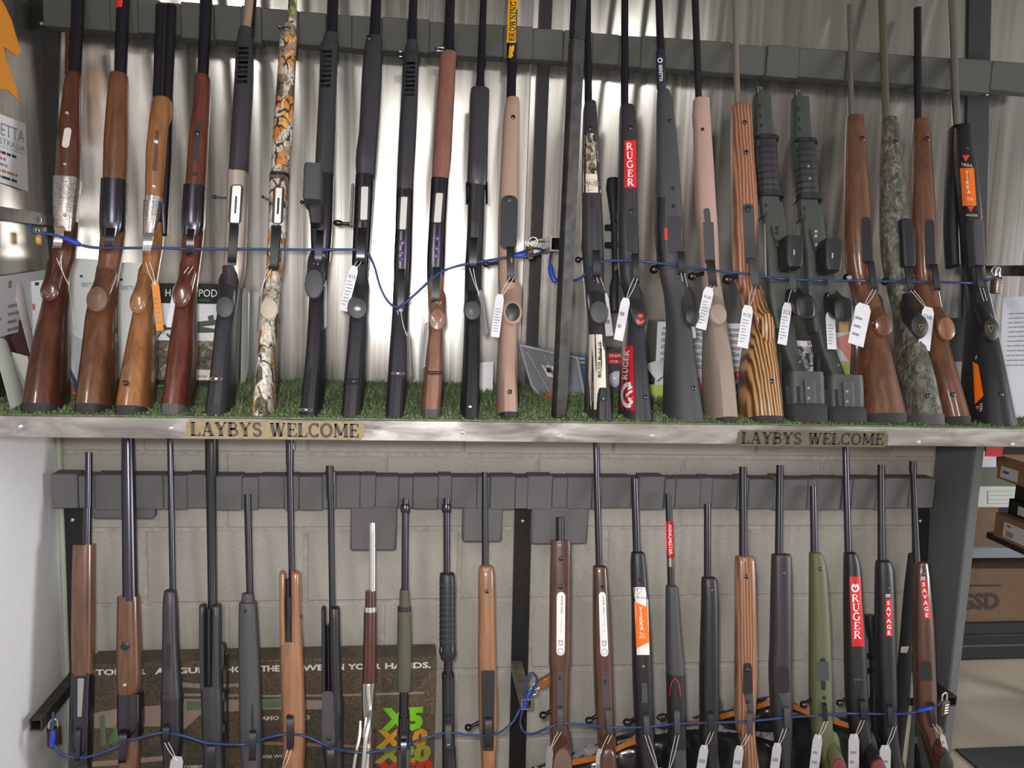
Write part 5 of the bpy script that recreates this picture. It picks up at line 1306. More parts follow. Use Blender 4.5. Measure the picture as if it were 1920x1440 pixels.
# --- 8 stainless lever action
g = LG('rifle', 'stainless lever action rifle with dark rosewood fore end', 690)
g.barrel(CHROME, [(980, 693, 704), (985, 692, 704.5), (1000, 692, 704.5), (1003, 692.5, 704.5), (1112, 692, 705)])
g.loft('magazine_tip', W_ROS, [(1107, 685, 705, 18, 14), (1140, 684, 706, 20, 14)], 2.3, sub=1)
g.loft('forend_band', CHROME, [(1137, 682, 707, 22, 15), (1146, 682, 707)], 2.3, sub=1)
g.loft('forend', W_ROS, [(1146, 682, 707, 23, 15), (1200, 681, 707, 26, 16), (1278, 679, 706, 26, 16)], 2.4)
g.loft('receiver', STAIN, [(1277, 678, 706, 24, 22), (1300, 678, 703, 24, 24), (1350, 680, 700, 22, 24), (1400, 682, 700, 20, 24)], 3.6)
p = [LOW.at(x, y, o) for x, y, o in ((690, 1285, .027), (691, 1305, .028), (694, 1330, .03), (692, 1352, .05), (686, 1385, .066), (682, 1430, .07), (678, 1475, .06), (684, 1480, .045), (688, 1440, .03), (690, 1400, .026))]
tube('lever', catmull(p, 6), .0052, CHROME, g.root, 8)
p = [LOW.at(x, y, o) for x, y, o in ((676, 1352, .026), (674, 1380, .04), (668, 1410, .05), (662, 1450, .05))]
tube('lever_loop', catmull(p, 5), .0042, CHROME, g.root, 8)
p = [LOW.at(x, y, o) for x, y, o in ((686, 1345, .03), (684, 1365, .036), (681, 1382, .034))]
tube('trigger', catmull(p, 4), .003, CHROME, g.root, 8)
lbutt(g, W_ROS, [(1370, 690, 706, 12, 24), (1400, 688, 704, 16, 24), (1440, 686, 702, 22, 24)], 690, 40)
# --- 9 olive pump
g = LG('shotgun', 'olive green pump shotgun beside the stainless lever rifle', 757, 'shotgun')
g.barrel(BLUED, [(935, 754, 766), (1110, 753, 766)], 'barrel', -12); g.barrel(BLUED, [(948, 753.5, 765.5), (1110, 752, 765.5)], 'magazine_tube', 12)
g.barrel(BLUED, [(945, 752, 767), (948, 751, 768), (958, 751, 768), (961, 752, 767)], 'magazine_cap', 12)
g.loft('forend_sleeve', OLIVD, [(1105, 749.5, 767.5, 24, 6), (1140, 748, 769)], 2.3, sub=1); g.loft('forend_ring', POLYD, [(1137, 745, 771, 27, 8), (1145, 745, 771)], 2.3, sub=1)
g.loft('forend', OLIVD, [(1145, 745, 771, 28, 12), (1200, 744.5, 772, 30, 14), (1280, 743, 771, 30, 14), (1294, 745, 769, 27, 12)], 2.4)
g.loft('action_tube', BLUED, [(1290, 749, 766, 18, 16), (1345, 748, 766)], 2.2, sub=1); g.loft('tube_ring', BLUED, [(1333, 748, 767, 20, 17), (1342, 748, 767)], 2.2, sub=1)
g.loft('receiver', BLUED, [(1342, 747, 768, 24, 22), (1400, 746, 768, 24, 24)], 3.6)
g.plate('trigger_plate', BLUED, 757, 1375, 757, 1440, 10, 10, None, 8, .3)
lbutt(g, OLIVD, [(1372, 744, 770, 22, 24), (1400, 744, 770, 23, 24), (1445, 744, 768, 24, 24)], 757); g.guard(BLUED, 757, 1385, 757, 1445, 10, 26, 20)
# --- 10 black pump
g = LG('shotgun', 'black pump shotgun with ribbed forend at the edge of the airgun box', 840, 'shotgun')
g.barrel(BLUED, [(934, 831, 843), (1080, 831, 843)], 'barrel', -12); g.barrel(BLUED, [(946, 831, 843), (1080, 831, 843.5)], 'magazine_tube', 12)
g.barrel(BLUED, [(945, 829, 844), (948, 828.5, 845), (958, 828.5, 845), (961, 830, 844)], 'magazine_cap', 12)
g.loft('forend', POLYD, [(1075, 825, 852, 26, 12), (1082, 824, 853, 28, 14), (1150, 824, 853.5, 29, 14), (1212, 824, 854, 29, 14), (1224, 823, 856, 30, 14), (1236, 827, 852, 26, 12)], 2.6, tip=3)
for i in range(11): g.loft('grip_ridge', POLY, [(1092+i*10.5, 823.5, 854, 29.8, 10), (1096+i*10.5, 823.5, 854)], 2.6, sub=1)
for a in (826, 847): g.loft('action_bar', STAIN, [(1213, a, a+2.5, 30, -22), (1222, a+.5, a+2.5)], sub=1)
g.loft('action_tube', BLUED, [(1232, 832, 848, 18, 16), (1266, 832, 848)], 2.2, sub=1); g.loft('tube_ring', BLUED, [(1261, 828, 851, 22, 18), (1270, 828, 851)], 2.3, sub=1)
g.loft('receiver', MATTE, [(1268, 829, 851, 24, 24), (1370, 829, 852, 24, 24), (1420, 829, 853, 22, 24)], 3.8)
for a in (837, 844): g.stud(a, 1341, 2.4, 24, BLUED, 'screw')
g.plate('trigger_plate', GREYP, 840, 1358, 841, 1386, 12, 12, None, 1, .3); g.guard(GREYP, 841, 1356, 841, 1405, 10, 24, 20); g.stud(840, 1396, 2.8, 24, STAIN, 'screw')
lbutt(g, POLYD, [(1400, 829, 854, 22, 24), (1445, 829, 856, 24, 24)], 843)
# --- 11
g = LG('rifle', 'light brown wooden bolt rifle left of the middle upright', 912)
g.barrel(MATTE, [(885, 903.5, 914), (1070, 903, 916)])
lbutt(g, W_TAN if 0 else W_HON, [(1064, 898, 925, 18, 16), (1080, 896, 927, 22, 18), (1150, 896, 928, 26, 20), (1255, 896, 930, 28, 22), (1340, 897, 932, 27, 24), (1390, 900, 931, 25, 24), (1420, 902, 929, 26, 24), (1445, 903, 930, 28, 24)], 910, tip=8)
g.stud(913, 1109, 3.6, 26); g.plate('floorplate', POLYD, 915, 1257, 915, 1408, 26, 22, None, 2.5, .25)
for a, b, c, d in ((909, 1268, 8, 14), (917, 1272, 6, 10), (907, 1285, 5, 24), (919, 1285, 5, 24)): g.plate('floorplate_recess', POLYD, a, b, a, b+d, c, c, None, .5, .2)
g.bolt(BLUED, 878, 1364, 7, 900, 1354, 4, 10); g.guard(POLYD, 916, 1345, 916, 1400, 12, 26, 20)
# --- 12 carbine walnut
g = LG('rifle', 'wide dark walnut rifle with a white strip label, its muzzle at a hanging foam pad', 1050)
g.barrel(MATTE, [(970, 1042.5, 1057.5), (1018, 1042.5, 1058)])
g.loft('nose_cap', W_DRK, [(1013, 1033, 1070, 22, 16), (1022, 1032, 1071, 24, 18)], 2.8, sub=1)
lbutt(g, W_DRK, [(1014, 1033, 1070.5, 23, 18), (1100, 1031, 1070, 26, 20), (1200, 1030, 1069, 28, 22), (1240, 1029.5, 1069, 28, 22), (1256, 1031, 1066.5, 28, 22), (1300, 1031, 1065.5, 27, 24), (1350, 1031, 1064, 26, 24), (1400, 1032, 1064, 26, 24), (1445, 1034, 1066, 30, 24)], 1048, sq=3.2)
for yy in (1047, 1100): g.stud(1051, yy, 4.5, 27, MATTE, 'screw')
g.decal('strip_label', WHITEV, 1052, 1110, 1051, 1229, 16, 15.5, nv=24, rnd=True)
g.vtext('label_lettering', 'CZ', INKG, 1055.5, 1211, 1055.5, 1199, 8); g.vtext('label_lettering', 'who know', INKG, 1055, 1151, 1055.5, 1117, 4.5); g.print('label_ring', stroke_vf(arc(0, 0, 1, 1, 0, 360, 16), .2), INKG, (1051.5, 1221), (5, 0), (0, -5))
g.vtext('label_lettering', 'for those', plain('pale_print_grey', (.55, .55, .57), .6), 1054.5, 1186, 1054.5, 1157, 3.5)
g.plate('floorplate', GREYP, 1049.5, 1258, 1050, 1340, 11, 11, None, 2, .6); g.plate('floorplate_hole', POLYD, 1049.5, 1268, 1049.5, 1276, 5, 5, None, .4, .9)
g.guard(GREYP, 1050, 1325, 1050, 1374, 10, 26, 22); g.bolt(BLUED, 1018, 1341, 7, 1034, 1333, 4, 12)
g.grip(W_DRK, 1052, 1395, 1054, 1438, 19, 36, 62, plain('brown_cap', (.13, .075, .055), .5))
# --- 13
g = LG('rifle', 'slender dark walnut rifle with a white strip label, right of the wide one', 1130)
g.barrel(BLUED, [(800, 1111, 1122), (1066, 1117, 1129)])
lbutt(g, W_DRK, [(1064, 1112, 1137, 18, 16), (1090, 1112, 1139, 22, 18), (1160, 1112, 1144, 26, 20), (1240, 1113, 1147, 28, 22), (1330, 1116, 1150, 27, 24), (1390, 1121, 1152, 26, 24), (1445, 1127, 1157, 28, 24)], 1150, tip=8)
g.decal('strip_label', WHITEV, 1129, 1110, 1133.5, 1231, 13, 15, nv=24, rnd=True)
g.vtext('label_lettering', 'CZ', INKG, 1137.5, 1212, 1137, 1200, 8); g.vtext('label_lettering', 'who know', INKG, 1134.5, 1151, 1133, 1117, 4.2); g.print('label_ring', stroke_vf(arc(0, 0, 1, 1, 0, 360, 16), .2), INKG, (1133.5, 1222), (5, 0), (0, -5))
g.vtext('label_lettering', 'for those', MATS['pale_print_grey'], 1135, 1186, 1134.5, 1157, 3.5)
g.stud(1129, 1100, 3, 24); g.plate('floorplate', GREYP, 1134, 1265, 1138, 1342, 11, 11, None, 2, .6); g.plate('floorplate_hole', POLYD, 1135, 1274, 1135.5, 1284, 5, 5, None, .4, .9)
g.guard(GREYP, 1140, 1328, 1144, 1378, 10, 26, 20); g.bolt(BLUED, 1104, 1351, 7, 1121, 1341, 4, 12)
lgrip(g, W_DRK, 1140, 1430, 15, 26)
# --- 14
g = LG('rifle', 'black rifle with a white and orange sticker in the lower rack', 1205)
g.barrel(BLUED, [(897, 1183, 1196), (1040, 1187, 1201)])
lbutt(g, POLYD, [(1037, 1184, 1207, 18, 16), (1060, 1183, 1210, 22, 18), (1140, 1185, 1216, 26, 20), (1230, 1186, 1221, 28, 22), (1300, 1188, 1223, 28, 24), (1350, 1190, 1225, 26, 24), (1400, 1194, 1226, 26, 24), (1445, 1200, 1231, 28, 24)], 1225, tip=6)
g.decal('white_sticker', WHITEV, 1198.5, 1101, 1202, 1124, 22, 23, nv=5); g.decal('white_sticker', WHITEV, 1203, 1124, 1206, 1228, 24, 24, nv=14)
g.decal('orange_sticker', ORANGE, 1201, 1133, 1205.5, 1210, 24.6, 24.6, lift=.0011, nv=12, sk0=10, sk1=-12)
g.print('sticker_emblem', stroke_vf([(-1, 1), (1, 1), (0, -1), (-1, 1)], .25), MATS['emblem_red'], (1199, 1109), (5.5, 0), (0, -5)); g.print('sticker_lettering', text_vf('TIKKA'), INKG, (1190.5, 1122), (4.6, .3), (0, -4.5))
g.stack('sticker_lettering', 'TIKKA', WHITEV, 1201, 1138, 1204, 1182, 7.5, None, False); g.print('sticker_lettering', text_vf('T1x'), WHITEV, (1199, 1191), (3.9, 0), (0, -5)); g.print('sticker_lettering', text_vf('MTR'), WHITEV, (1199, 1197), (4, 0), (0, -4.5))
g.plate('magazine_well', MATTE, 1207, 1264, 1209, 1326, 16, 17, None, 1.5, .6); g.plate('box_magazine', GREYP, 1208, 1280, 1209, 1318, 10, 11, None, 3, .3); g.stud(1199, 1087, 2.4, 24); g.stud(1206, 1249, 3, 28, STAIN, 'screw')
g.guard(GREYP, 1211, 1340, 1214, 1378, 10, 26, 20); g.bolt(BLUED, 1175, 1354, 7, 1193, 1346, 4, 12)
# --- 15
g = LG('rifle', 'charcoal rifle with a red barrel wrapper and red trim line', 1265)
g.barrel(MATTE, [(926, 1247, 1258), (985, 1249, 1260.5), (1105, 1252, 1264)])
g.decal('barrel_wrap', RED, 1255, 978, 1257, 1044, 13.5, 13.5, nv=8); g.decal('barrel_wrap', STAIN, 1257, 1046, 1257.5, 1063, 13.5, 13.5, nv=3)
g.vtext('wrap_lettering', 'WINCHESTER', WHITEV, 1252.5, 983, 1254.5, 1040, 8)
lbutt(g, GREYP, [(1100, 1249, 1269, 17, 16), (1115, 1249, 1270, 20, 18), (1200, 1249, 1276, 26, 20), (1260, 1250, 1282, 28, 22), (1340, 1252, 1284, 27, 24), (1390, 1254, 1284, 26, 24), (1445, 1256, 1286, 28, 24)], 1272, tip=6)
g.loft('receiver_sleeve', POLYD, [(1262, 1249.5, 1282.5, 28.6, 22), (1275, 1250, 1283), (1340, 1251.5, 1284.5), (1400, 1254, 1285, 27, 24)], 2.7)
g.print('red_trim', stroke_vf([(-9, -34), (-8.5, -20), (-6, -6), (0, 0), (6, -6), (10, -20), (11.5, -34)], 1.6), plain('red_trim_line', (.50, .04, .035), .45), (1266, 1272), (1, 0), (.05, -1))
g.guard(GREYP, 1269, 1330, 1270, 1378, 10, 26, 20); g.bolt(POLYD, 1240, 1344, 6, 1258, 1338, 4, 12, 1.7)
# --- 16
g = LG('rifle', 'black short barrelled rifle between the red trimmed and laminate rifles', 1330)
g.barrel(BLUED, [(945, 1320, 1332), (1088, 1320, 1332)])
lbutt(g, POLYD, [(1084, 1316, 1342, 18, 16), (1100, 1316, 1344, 22, 18), (1160, 1315, 1345.5, 26, 20), (1240, 1313, 1346, 28, 22), (1340, 1313, 1346, 27, 24), (1370, 1312, 1344, 26, 24), (1400, 1316, 1344, 26, 24), (1445, 1321, 1348, 28, 24)], 1336, tip=5)
g.loft('stock_sleeve', MATTE, [(1246, 1312.5, 1346.5, 28.6, 22), (1330, 1312.5, 1346.5, 28, 24)], 2.7); g.stud(1334, 1106, 2.6, 24, STAIN)
g.block('safety_lever', POLYD, [(1310, 1345, 1350), (1328, 1345, 1351)], 10, 10); g.guard(POLYD, 1332, 1335, 1334, 1375, 10, 26, 20); g.plate('floorplate', POLYD, 1330, 1290, 1331, 1330, 14, 14, None, 1, .4)
# --- 17
g = LG('rifle', 'orange laminated wood rifle in the lower rack', 1400)
g.barrel(MATTE, [(875, 1386, 1399), (1048, 1386, 1401)])
lbutt(g, LAMO, [(1043, 1380, 1412, 20, 16), (1055, 1379, 1414, 22, 18), (1150, 1379, 1416, 27, 20), (1250, 1379, 1417, 28, 22), (1320, 1379, 1415, 27, 24), (1360, 1381, 1413, 25, 24), (1390, 1389, 1414, 26, 24), (1445, 1393, 1421, 28, 24)], 1412, tip=3, sq=3.2)
g.stud(1399, 1081, 4, 26); g.plate('floorplate', POLYD, 1401.5, 1243, 1402, 1302, 16, 19, None, 2.5, .8); g.stud(1401, 1256, 4, 30, MATTE, 'screw')
g.loft('bottom_metal', GREYP, [(1296, 1392, 1412, 29, -20), (1320, 1398, 1413, 29, -20), (1350, 1402, 1414, 26, -16)], 3); g.stud(1402, 1316, 3, 30, POLYD, 'screw')
g.guard(GREYP, 1406, 1335, 1405, 1378, 10, 26, 18)
# --- 18
g = LG('rifle', 'matte black wide rifle between the laminate and the green rifle', 1465)
g.barrel(MATTE, [(872, 1456, 1468), (1045, 1453, 1467)])
lbutt(g, POLY, [(1040, 1448, 1481, 20, 16), (1055, 1447.5, 1482, 22, 18), (1150, 1446, 1482.5, 27, 20), (1215, 1445, 1482.5, 28, 22), (1250, 1443, 1482.5, 28, 22), (1330, 1447, 1483, 26, 24), (1370, 1452, 1482, 25, 24), (1400, 1456, 1480, 26, 24), (1445, 1460, 1478, 28, 24)], 1472, tip=4, sq=3)
g.stud(1470, 1074, 2.8, 26, STAIN); g.plate('floorplate', POLYD, 1468, 1250, 1470, 1300, 22, 22, None, 1.6, .9)
g.loft('bottom_metal', GREYP, [(1298, 1457, 1480, 29, -20), (1320, 1464, 1481, 29, -20), (1346, 1472, 1482, 26, -16)], 3); g.guard(GREYP, 1475, 1325, 1476, 1368, 10, 26, 18)
# --- 19
g = LG('rifle', 'olive green synthetic rifle in the lower rack', 1545)
g.barrel(BLUED, [(912, 1519, 1530), (1042, 1520, 1533)])
lbutt(g, OLIVE, [(1039, 1519, 1539, 18, 16), (1060, 1519, 1546, 22, 18), (1120, 1519, 1551, 26, 20), (1200, 1519, 1555, 28, 22), (1300, 1519, 1557, 28, 24), (1350, 1522, 1558, 26, 24), (1385, 1526, 1560, 26, 24), (1410, 1534, 1566, 28, 24), (1445, 1545, 1580, 30, 26)], 1600, tip=8)
g.stud(1537.5, 1067, 3.2, 24); g.plate('box_magazine', GREYP, 1544, 1240, 1544, 1276, 19, 22, None, 3, .25); g.plate('magazine_catch', POLYD, 1544, 1277, 1544, 1294, 9, 8, None, 1, .5); g.plate('magazine_nose', POLYD, 1543, 1234, 1543, 1244, 8, 14, None, 1.5, .5); g.stud(1545, 1308, 3, 28, POLYD, 'screw')
g.guard(BLUED, 1545, 1318, 1548, 1352, 8, 26, 20); g.bolt(BLUED, 1507, 1321, 7, 1523, 1310, 4, 12)
g.grip(OLIVE, 1560, 1395, 1572, 1442, 15, 20, 62, plain('dark_red_cap', (.16, .025, .03), .5))
# --- 20
g = LG('rifle', 'black rifle with a long red sticker of white letters in the lower rack', 1610)
g.barrel(BLUED, [(805, 1579, 1589.5), (1042, 1584, 1596)])
lbutt(g, POLYD, [(1039, 1584, 1604, 18, 16), (1060, 1584, 1610, 22, 18), (1120, 1584, 1614, 26, 20), (1210, 1585, 1621, 28, 22), (1300, 1587, 1624, 28, 24), (1350, 1592, 1627, 26, 24), (1390, 1602, 1632, 26, 24), (1445, 1622, 1652, 30, 26)], 1675, tip=8)
g.decal('red_sticker', RED, 1603, 1081, 1609, 1212, 20, 24, nv=22)
g.print('sticker_emblem', join_vf([stroke_vf(arc(0, 0, 1, 1, 110, 430, 18), .5), stroke_vf([(-.4, .1), (-.2, .9)], .35), stroke_vf([(.1, -.2), (.1, .8)], .3), stroke_vf([(.45, .1), (.5, .7)], .25)]), WHITEV, (1603.5, 1102), (6, 0), (0, -7))
g.stack('sticker_lettering', 'RUGER', WHITEV, 1604, 1113, 1609, 1199, 14.5, None, True, 1.15)
g.plate('floorplate', POLYD, 1608, 1236, 1610, 1290, 18, 18, None, 1.6, .5); g.plate('magazine_line', GREYP, 1609, 1273, 1609, 1276, 17, 17, None, .5, .1); g.stud(1613, 1308, 3, 28, MATTE, 'screw')
g.guard(POLYD, 1617, 1312, 1620, 1350, 10, 26, 20); g.bolt(BLUED, 1574, 1318, 6, 1590, 1308, 4, 12)
g.grip(POLYD, 1630, 1395, 1646, 1444, 15, 20, 62, MATS['dark_red_cap'])
# --- 21 scoped
g = LG('rifle', 'black scoped rifle with a narrow red letter sticker', 1665)
g.barrel(MATTE, [(871, 1646, 1657), (1055, 1646, 1659)])
lbutt(g, POLYD, [(1054, 1644, 1668, 18, 16), (1070, 1643, 1672, 22, 18), (1130, 1643, 1674, 26, 20), (1200, 1643, 1676, 28, 22), (1300, 1646, 1678, 28, 24), (1350, 1649, 1679, 26, 24), (1390, 1654, 1681, 26, 24), (1445, 1664, 1692, 30, 26)], 1700, tip=8)
g.decal('red_sticker', RED, 1666, 1123, 1667.5, 1193, 12, 12, nv=14); g.stack('sticker_lettering', 'SAVAGE', WHITEV, 1665.5, 1125, 1667, 1192, 8, None, False, 1.1); g.print('sticker_emblem', join_vf([stroke_vf([(-1, .6), (1, .6)], .3), stroke_vf([(-1, 0), (1, 0)], .3), stroke_vf([(-1, -.6), (1, -.6)], .3)]), WHITEV, (1665, 1117), (4.5, 0), (0, -4))
g.stud(1666, 1102, 2.2, 24, STAIN)
sc = g.barrel(POLYD, [(1153, 1621, 1644), (1175, 1621, 1645), (1200, 1628, 1644), (1300, 1632, 1648), (1320, 1630, 1648), (1360, 1634, 1650), (1400, 1636, 1652), (1440, 1638, 1654)], 'scope', -46)
for yy in (1230, 1258, 1315): v, f = tube_vf([LOW.at(1640, yy, -.046), LOW.at(1624, yy, -.04)], .008, 10); mk('scope_turret', v, f, POLYD, sc, 50)
for yy in (1285, 1385): bevel_box('scope_mount', LOW.at(1646, yy, -.03), .007, .02, .008, POLYD, sc, .002, X_AX, LOW.n, LOW.up)
g.plate('trigger_plate', MATTE, 1664, 1260, 1666, 1320, 14, 12, None, 1.2, .4); g.guard(POLYD, 1668, 1322, 1670, 1362, 9, 26, 20)
# --- 22
g = LG('rifle', 'dark brown wooden rifle with red letter sticker at the right end of the lower rack', 1760)
g.barrel(MATTE, [(865, 1705.5, 1717), (880, 1705, 1717), (895, 1708, 1717), (1055, 1712, 1725)])
lbutt(g, W_DRK, [(1056, 1717, 1737, 18, 16), (1080, 1715, 1740, 22, 18), (1140, 1714, 1745, 26, 20), (1200, 1714, 1748, 28, 22), (1260, 1715, 1750, 28, 22), (1310, 1717, 1752, 27, 24), (1345, 1720, 1752, 25, 24), (1380, 1731, 1756, 26, 24), (1410, 1740, 1766, 28, 24), (1445, 1750, 1782, 32, 26)], 1800, tip=7)
g.decal('red_sticker', RED, 1731, 1088, 1739, 1160, 11, 12, nv=14); g.stack('sticker_lettering', 'SAVAGE', WHITEV, 1731.5, 1090, 1738.5, 1159, 8, None, False, 1.1); g.print('sticker_emblem', join_vf([stroke_vf([(-1, .6), (1, .6)], .3), stroke_vf([(-1, 0), (1, 0)], .3), stroke_vf([(-1, -.6), (1, -.6)], .3)]), WHITEV, (1730.5, 1084.5), (4.5, 0), (0, -4))
g.stud(1732, 1075, 2.2, 24, STAIN); g.plate('box_magazine', MATTE, 1736, 1241, 1738, 1276, 21, 20, None, 3, .2)
g.guard(POLYD, 1746, 1318, 1750, 1362, 10, 26, 20); g.grip(W_DRK, 1758, 1385, 1772, 1432, 14, 20, 60, POLYD)
# ------------------------------------------------------------------ arms that carry the locking cables
def arm(label, px, py, y_end, half=.0135, mt=None):
    a = at_y(px, py, YW-.022)
    t = thing('locking_arm', label, 'bracket', (a.x, YW-.022, a.z))
    mt = mt or plain('worn_black_steel', (0.06, 0.055, 0.05), .4, .6, .35, 50)
    y0, y1 = y_end, YW-.0225; h, k = half, half-.003
    V = []
    for y in (y0, y1):
        for r in (h, k):
            V += [Vector((a.x-r, y, a.z-r)), Vector((a.x+r, y, a.z-r)), Vector((a.x+r, y, a.z+r)), Vector((a.x-r, y, a.z+r))]
    Fc = []
    for i in range(4):
        j = (i+1) % 4
        Fc += [(i, j, 8+j, 8+i), (4+j, 4+i, 12+i, 12+j), (j, i, 4+i, 4+j), (8+i, 8+j, 12+j, 12+i)]
    mk('square_tube', V, fix(V, Fc), mt, t, 30)
    return t, a
def eye_bolt(t, c, r, mat=CHROME, ax=None, tail=None):
    ax = ax or Vector((1, 0, 0)); up = Vector((0, 0, 1))
    pts = [c+ax*(r*math.cos(k*math.pi/8))+up*(r*math.sin(k*math.pi/8)) for k in range(16)]
    parts = [tube_vf(pts, r*.22, 8, True)]
    if tail: parts.append(tube_vf([c+(tail-c).normalized()*r, tail], r*.24, 8))
    V, Fc = join_vf(parts); mk('eye_bolt', V, Fc, mat, t, 50)
def padlock(label, c, w, h, d, mat, ang=0, dial=False, smat=CHROME):
    """padlock hanging at point c (top of its shackle)"""
    t = thing('padlock', label, 'padlock', (c.x, c.y, c.z-h*1.6))
    ca, sa = math.cos(ang), math.sin(ang); ax = Vector((ca, sa, 0)); ay = Vector((-sa, ca, 0)); up = Vector((0, 0, 1))
    bc = c-up*(h*.62+h*.5)
    body = bevel_box('body', bc, w/2, d/2, h/2, mat, t, w*.12, ax, ay, up, seg=2)
    pts = [bc+ax*(-w*.3)+up*(h*.35), bc+ax*(-w*.3)+up*(h*.75)]+[bc+ax*(w*.3*math.cos(math.pi-k*math.pi/8))+up*(h*.8+w*.3*math.sin(k*math.pi/8)) for k in range(9)]+[bc+ax*(w*.3)+up*(h*.75), bc+ax*(w*.3)+up*(h*.35)]
    tube('shackle', pts, w*.09, smat, t, 8)
    if dial:
        for k in range(4):
            v, f = tube_vf([bc+up*(h*(.27-.18*k))-ay*(d*.5)-ax*(w*.22), bc+up*(h*(.27-.18*k))-ay*(d*.5)+ax*(w*.22)], h*.07, 10); mk('number_wheel', v, f, STAIN, body, 50)
    return t
t, a = arm('black steel arm at the left end of the upper rack', 100, 415, 1.72); eye_bolt(t, at_y(70, 412, 2.02), .009, CHROME, None, at_y(40, 412, 2.06))
padlock('small brass padlock hanging from the eye bolt at upper left', at_y(70, 424, 2.0), .012, .026, .010, BRASS)
t, a = arm('bare steel arm behind the steel post', 1006, 465, 1.82, .016, plain('bare_worn_steel', (.24, .21, .19), .35, .7, .3, 60)); eye_bolt(t, at_y(1000, 453, 1.93), .010, CHROME, None, at_y(1018, 453, 1.95))
padlock('brass padlock beside the steel post', at_y(994, 446, 1.90), .016, .030, .012, BRASS, .5)
t, a = arm('black steel arm at the right end of the upper rack', 1834, 508, 1.80); eye_bolt(t, at_y(1866, 508, 1.97), .010)
padlock('brown combination padlock at the right end of the upper rack', at_y(1872, 499, 1.90), .034, .042, .018, plain('brown_lacquer', (.12, .075, .06), .35, .4), .5, True)
t, a = arm('black steel arm near the white return wall in the lower rack', 141, 1270, 1.90)
padlock('dark padlock hung from the lower left arm', at_y(100, 1345, 1.95), .030, .042, .018, plain('dark_brown_lacquer', (.045, .025, .022), .35, .3), .4)
t, a = arm('steel arm on the middle upright of the lower rack', 968, 1248, 1.92, .014, plain('tan_worn_steel', (.22, .19, .15), .4, .5, .25, 50)); eye_bolt(t, at_y(1000, 1296, 1.94), .010)
p_ = thing('padlock', 'brass padlock lying sideways beside the wide walnut rifle', 'padlock', at_y(1018, 1296, 1.95))
c0, c1 = at_y(1010, 1284, 1.95), at_y(1036, 1270, 1.95); d_ = (c1-c0).normalized(); n_ = Vector((-d_.z, 0, d_.x))
bevel_box('body', (c0+c1)/2, (c1-c0).length/2, .009, .011, plain('copper_brown_lock', (.32, .13, .05), .4, .4), p_, .002, d_, Vector((0, 1, 0)), n_)
tube('shackle', catmull([c0+n_*.008, c0-d_*.016+n_*.007, c0-d_*.02, c0-d_*.016-n_*.007, c0-n_*.008], 4), .0028, CHROME, p_, 8)
t, a = arm('black steel arm near the carpeted divider', 1718, 1262, 1.965)
padlock('brown combination padlock hung at the carpeted divider', at_y(1772, 1296, 1.93), .030, .042, .016, plain('taupe_lacquer', (.10, .075, .06), .4, .3), .3, True)

# ------------------------------------------------------------------ blue locking cables
def cable(label, pl, pts, crimps=(), r=.0030):
    P = [pl.at(*p[:2], (p[2] if len(p) > 2 else .035)) for p in pts]
    t = thing('security_cable', label, 'cable', P[0])
    tube('sleeved_wire', catmull(P, 5), r, BLUEC, t, 8)
    for q in crimps:
        C = [pl.at(*p[:2], (p[2] if len(p) > 2 else .035)) for p in q]
        C = catmull(C, 4); n = len(C)
        tube('heat_shrink', C, [.0060 if 0 < i < n-1 else .0045 for i in range(n)], BLUEH, t, 8)
cable('blue security cable threaded through the shotguns of the upper rack', UP, [(55, 420, .07), (62, 434, .07), (85, 438, .06), (108, 442, .045), (140, 456, .04), (175, 464), (215, 465), (290, 465), (375, 467), (460, 467), (560, 468), (640, 468), (675, 469), (690, 476, .045), (702, 500, .05), (712, 535, .05), (725, 562, .045), (742, 576, .037), (757, 570, .045), (775, 555, .05), (800, 532, .045), (820, 514, .038), (850, 501), (886, 493), (925, 487), (958, 482), (990, 480, .02), (1013, 474, -.02), (1016, 468, -.03), (1000, 466, -.02), (975, 474, .01), (962, 480, .035)],
      [[(118, 445, .042), (150, 459, .04)], [(962, 480, .036), (985, 476, .02)]])
cable('blue security cable threaded through the rifles of the upper rack', UP, [(1036, 472, -.03), (1032, 484, -.03), (1031, 500, -.03), (1036, 516, -.03), (1052, 528, -.02), (1083, 524, 0), (1100, 511, .015), (1112, 499, .034), (1130, 490, .04), (1190, 489), (1240, 494, .045), (1277, 499, .038), (1335, 507), (1395, 513, .042), (1412, 515, .038), (1450, 521, .045), (1486, 524, .034), (1520, 525, .045), (1558, 527, .034), (1600, 526, .045), (1637, 527, .034), (1704, 528, .034), (1755, 529, .034), (1800, 530, .04), (1837, 530, .034), (1855, 524, .05), (1872, 518, .06)],
      [[(1032, 498, -.028), (1034, 514, -.026), (1041, 529, -.024)]])
cable('blue security cable running from the white wall to the middle upright', LOW, [(100, 1335, .05), (98, 1365, .05), (97, 1388, .05), (105, 1402, .045), (120, 1415, .04), (145, 1420), (165, 1419, .04), (200, 1408, .04), (230, 1396, .034), (260, 1384, .04), (290, 1376, .04), (311, 1374, .035), (345, 1380, .045), (380, 1391, .04), (396, 1394, .036), (450, 1396, .045), (474, 1391, .036), (515, 1380, .045), (544, 1376, .040), (575, 1381, .045), (610, 1397, .045), (622, 1402, .036), (655, 1409, .06), (690, 1411, .06), (740, 1402, .045), (757, 1398, .036), (795, 1384, .045), (841, 1374, .036), (880, 1378, .045), (916, 1379, .037), (940, 1372, .03), (960, 1355, .01), (972, 1335, 0), (984, 1308, 0), (986, 1282, 0), (991, 1266, 0), (999, 1262, 0), (1006, 1271, 0), (1004, 1286, 0), (995, 1306, 0), (986, 1325, 0)],
      [[(100, 1370, .052), (97, 1400, .05)], [(978, 1332, .002), (986, 1312, .002), (993, 1298, .002)]])
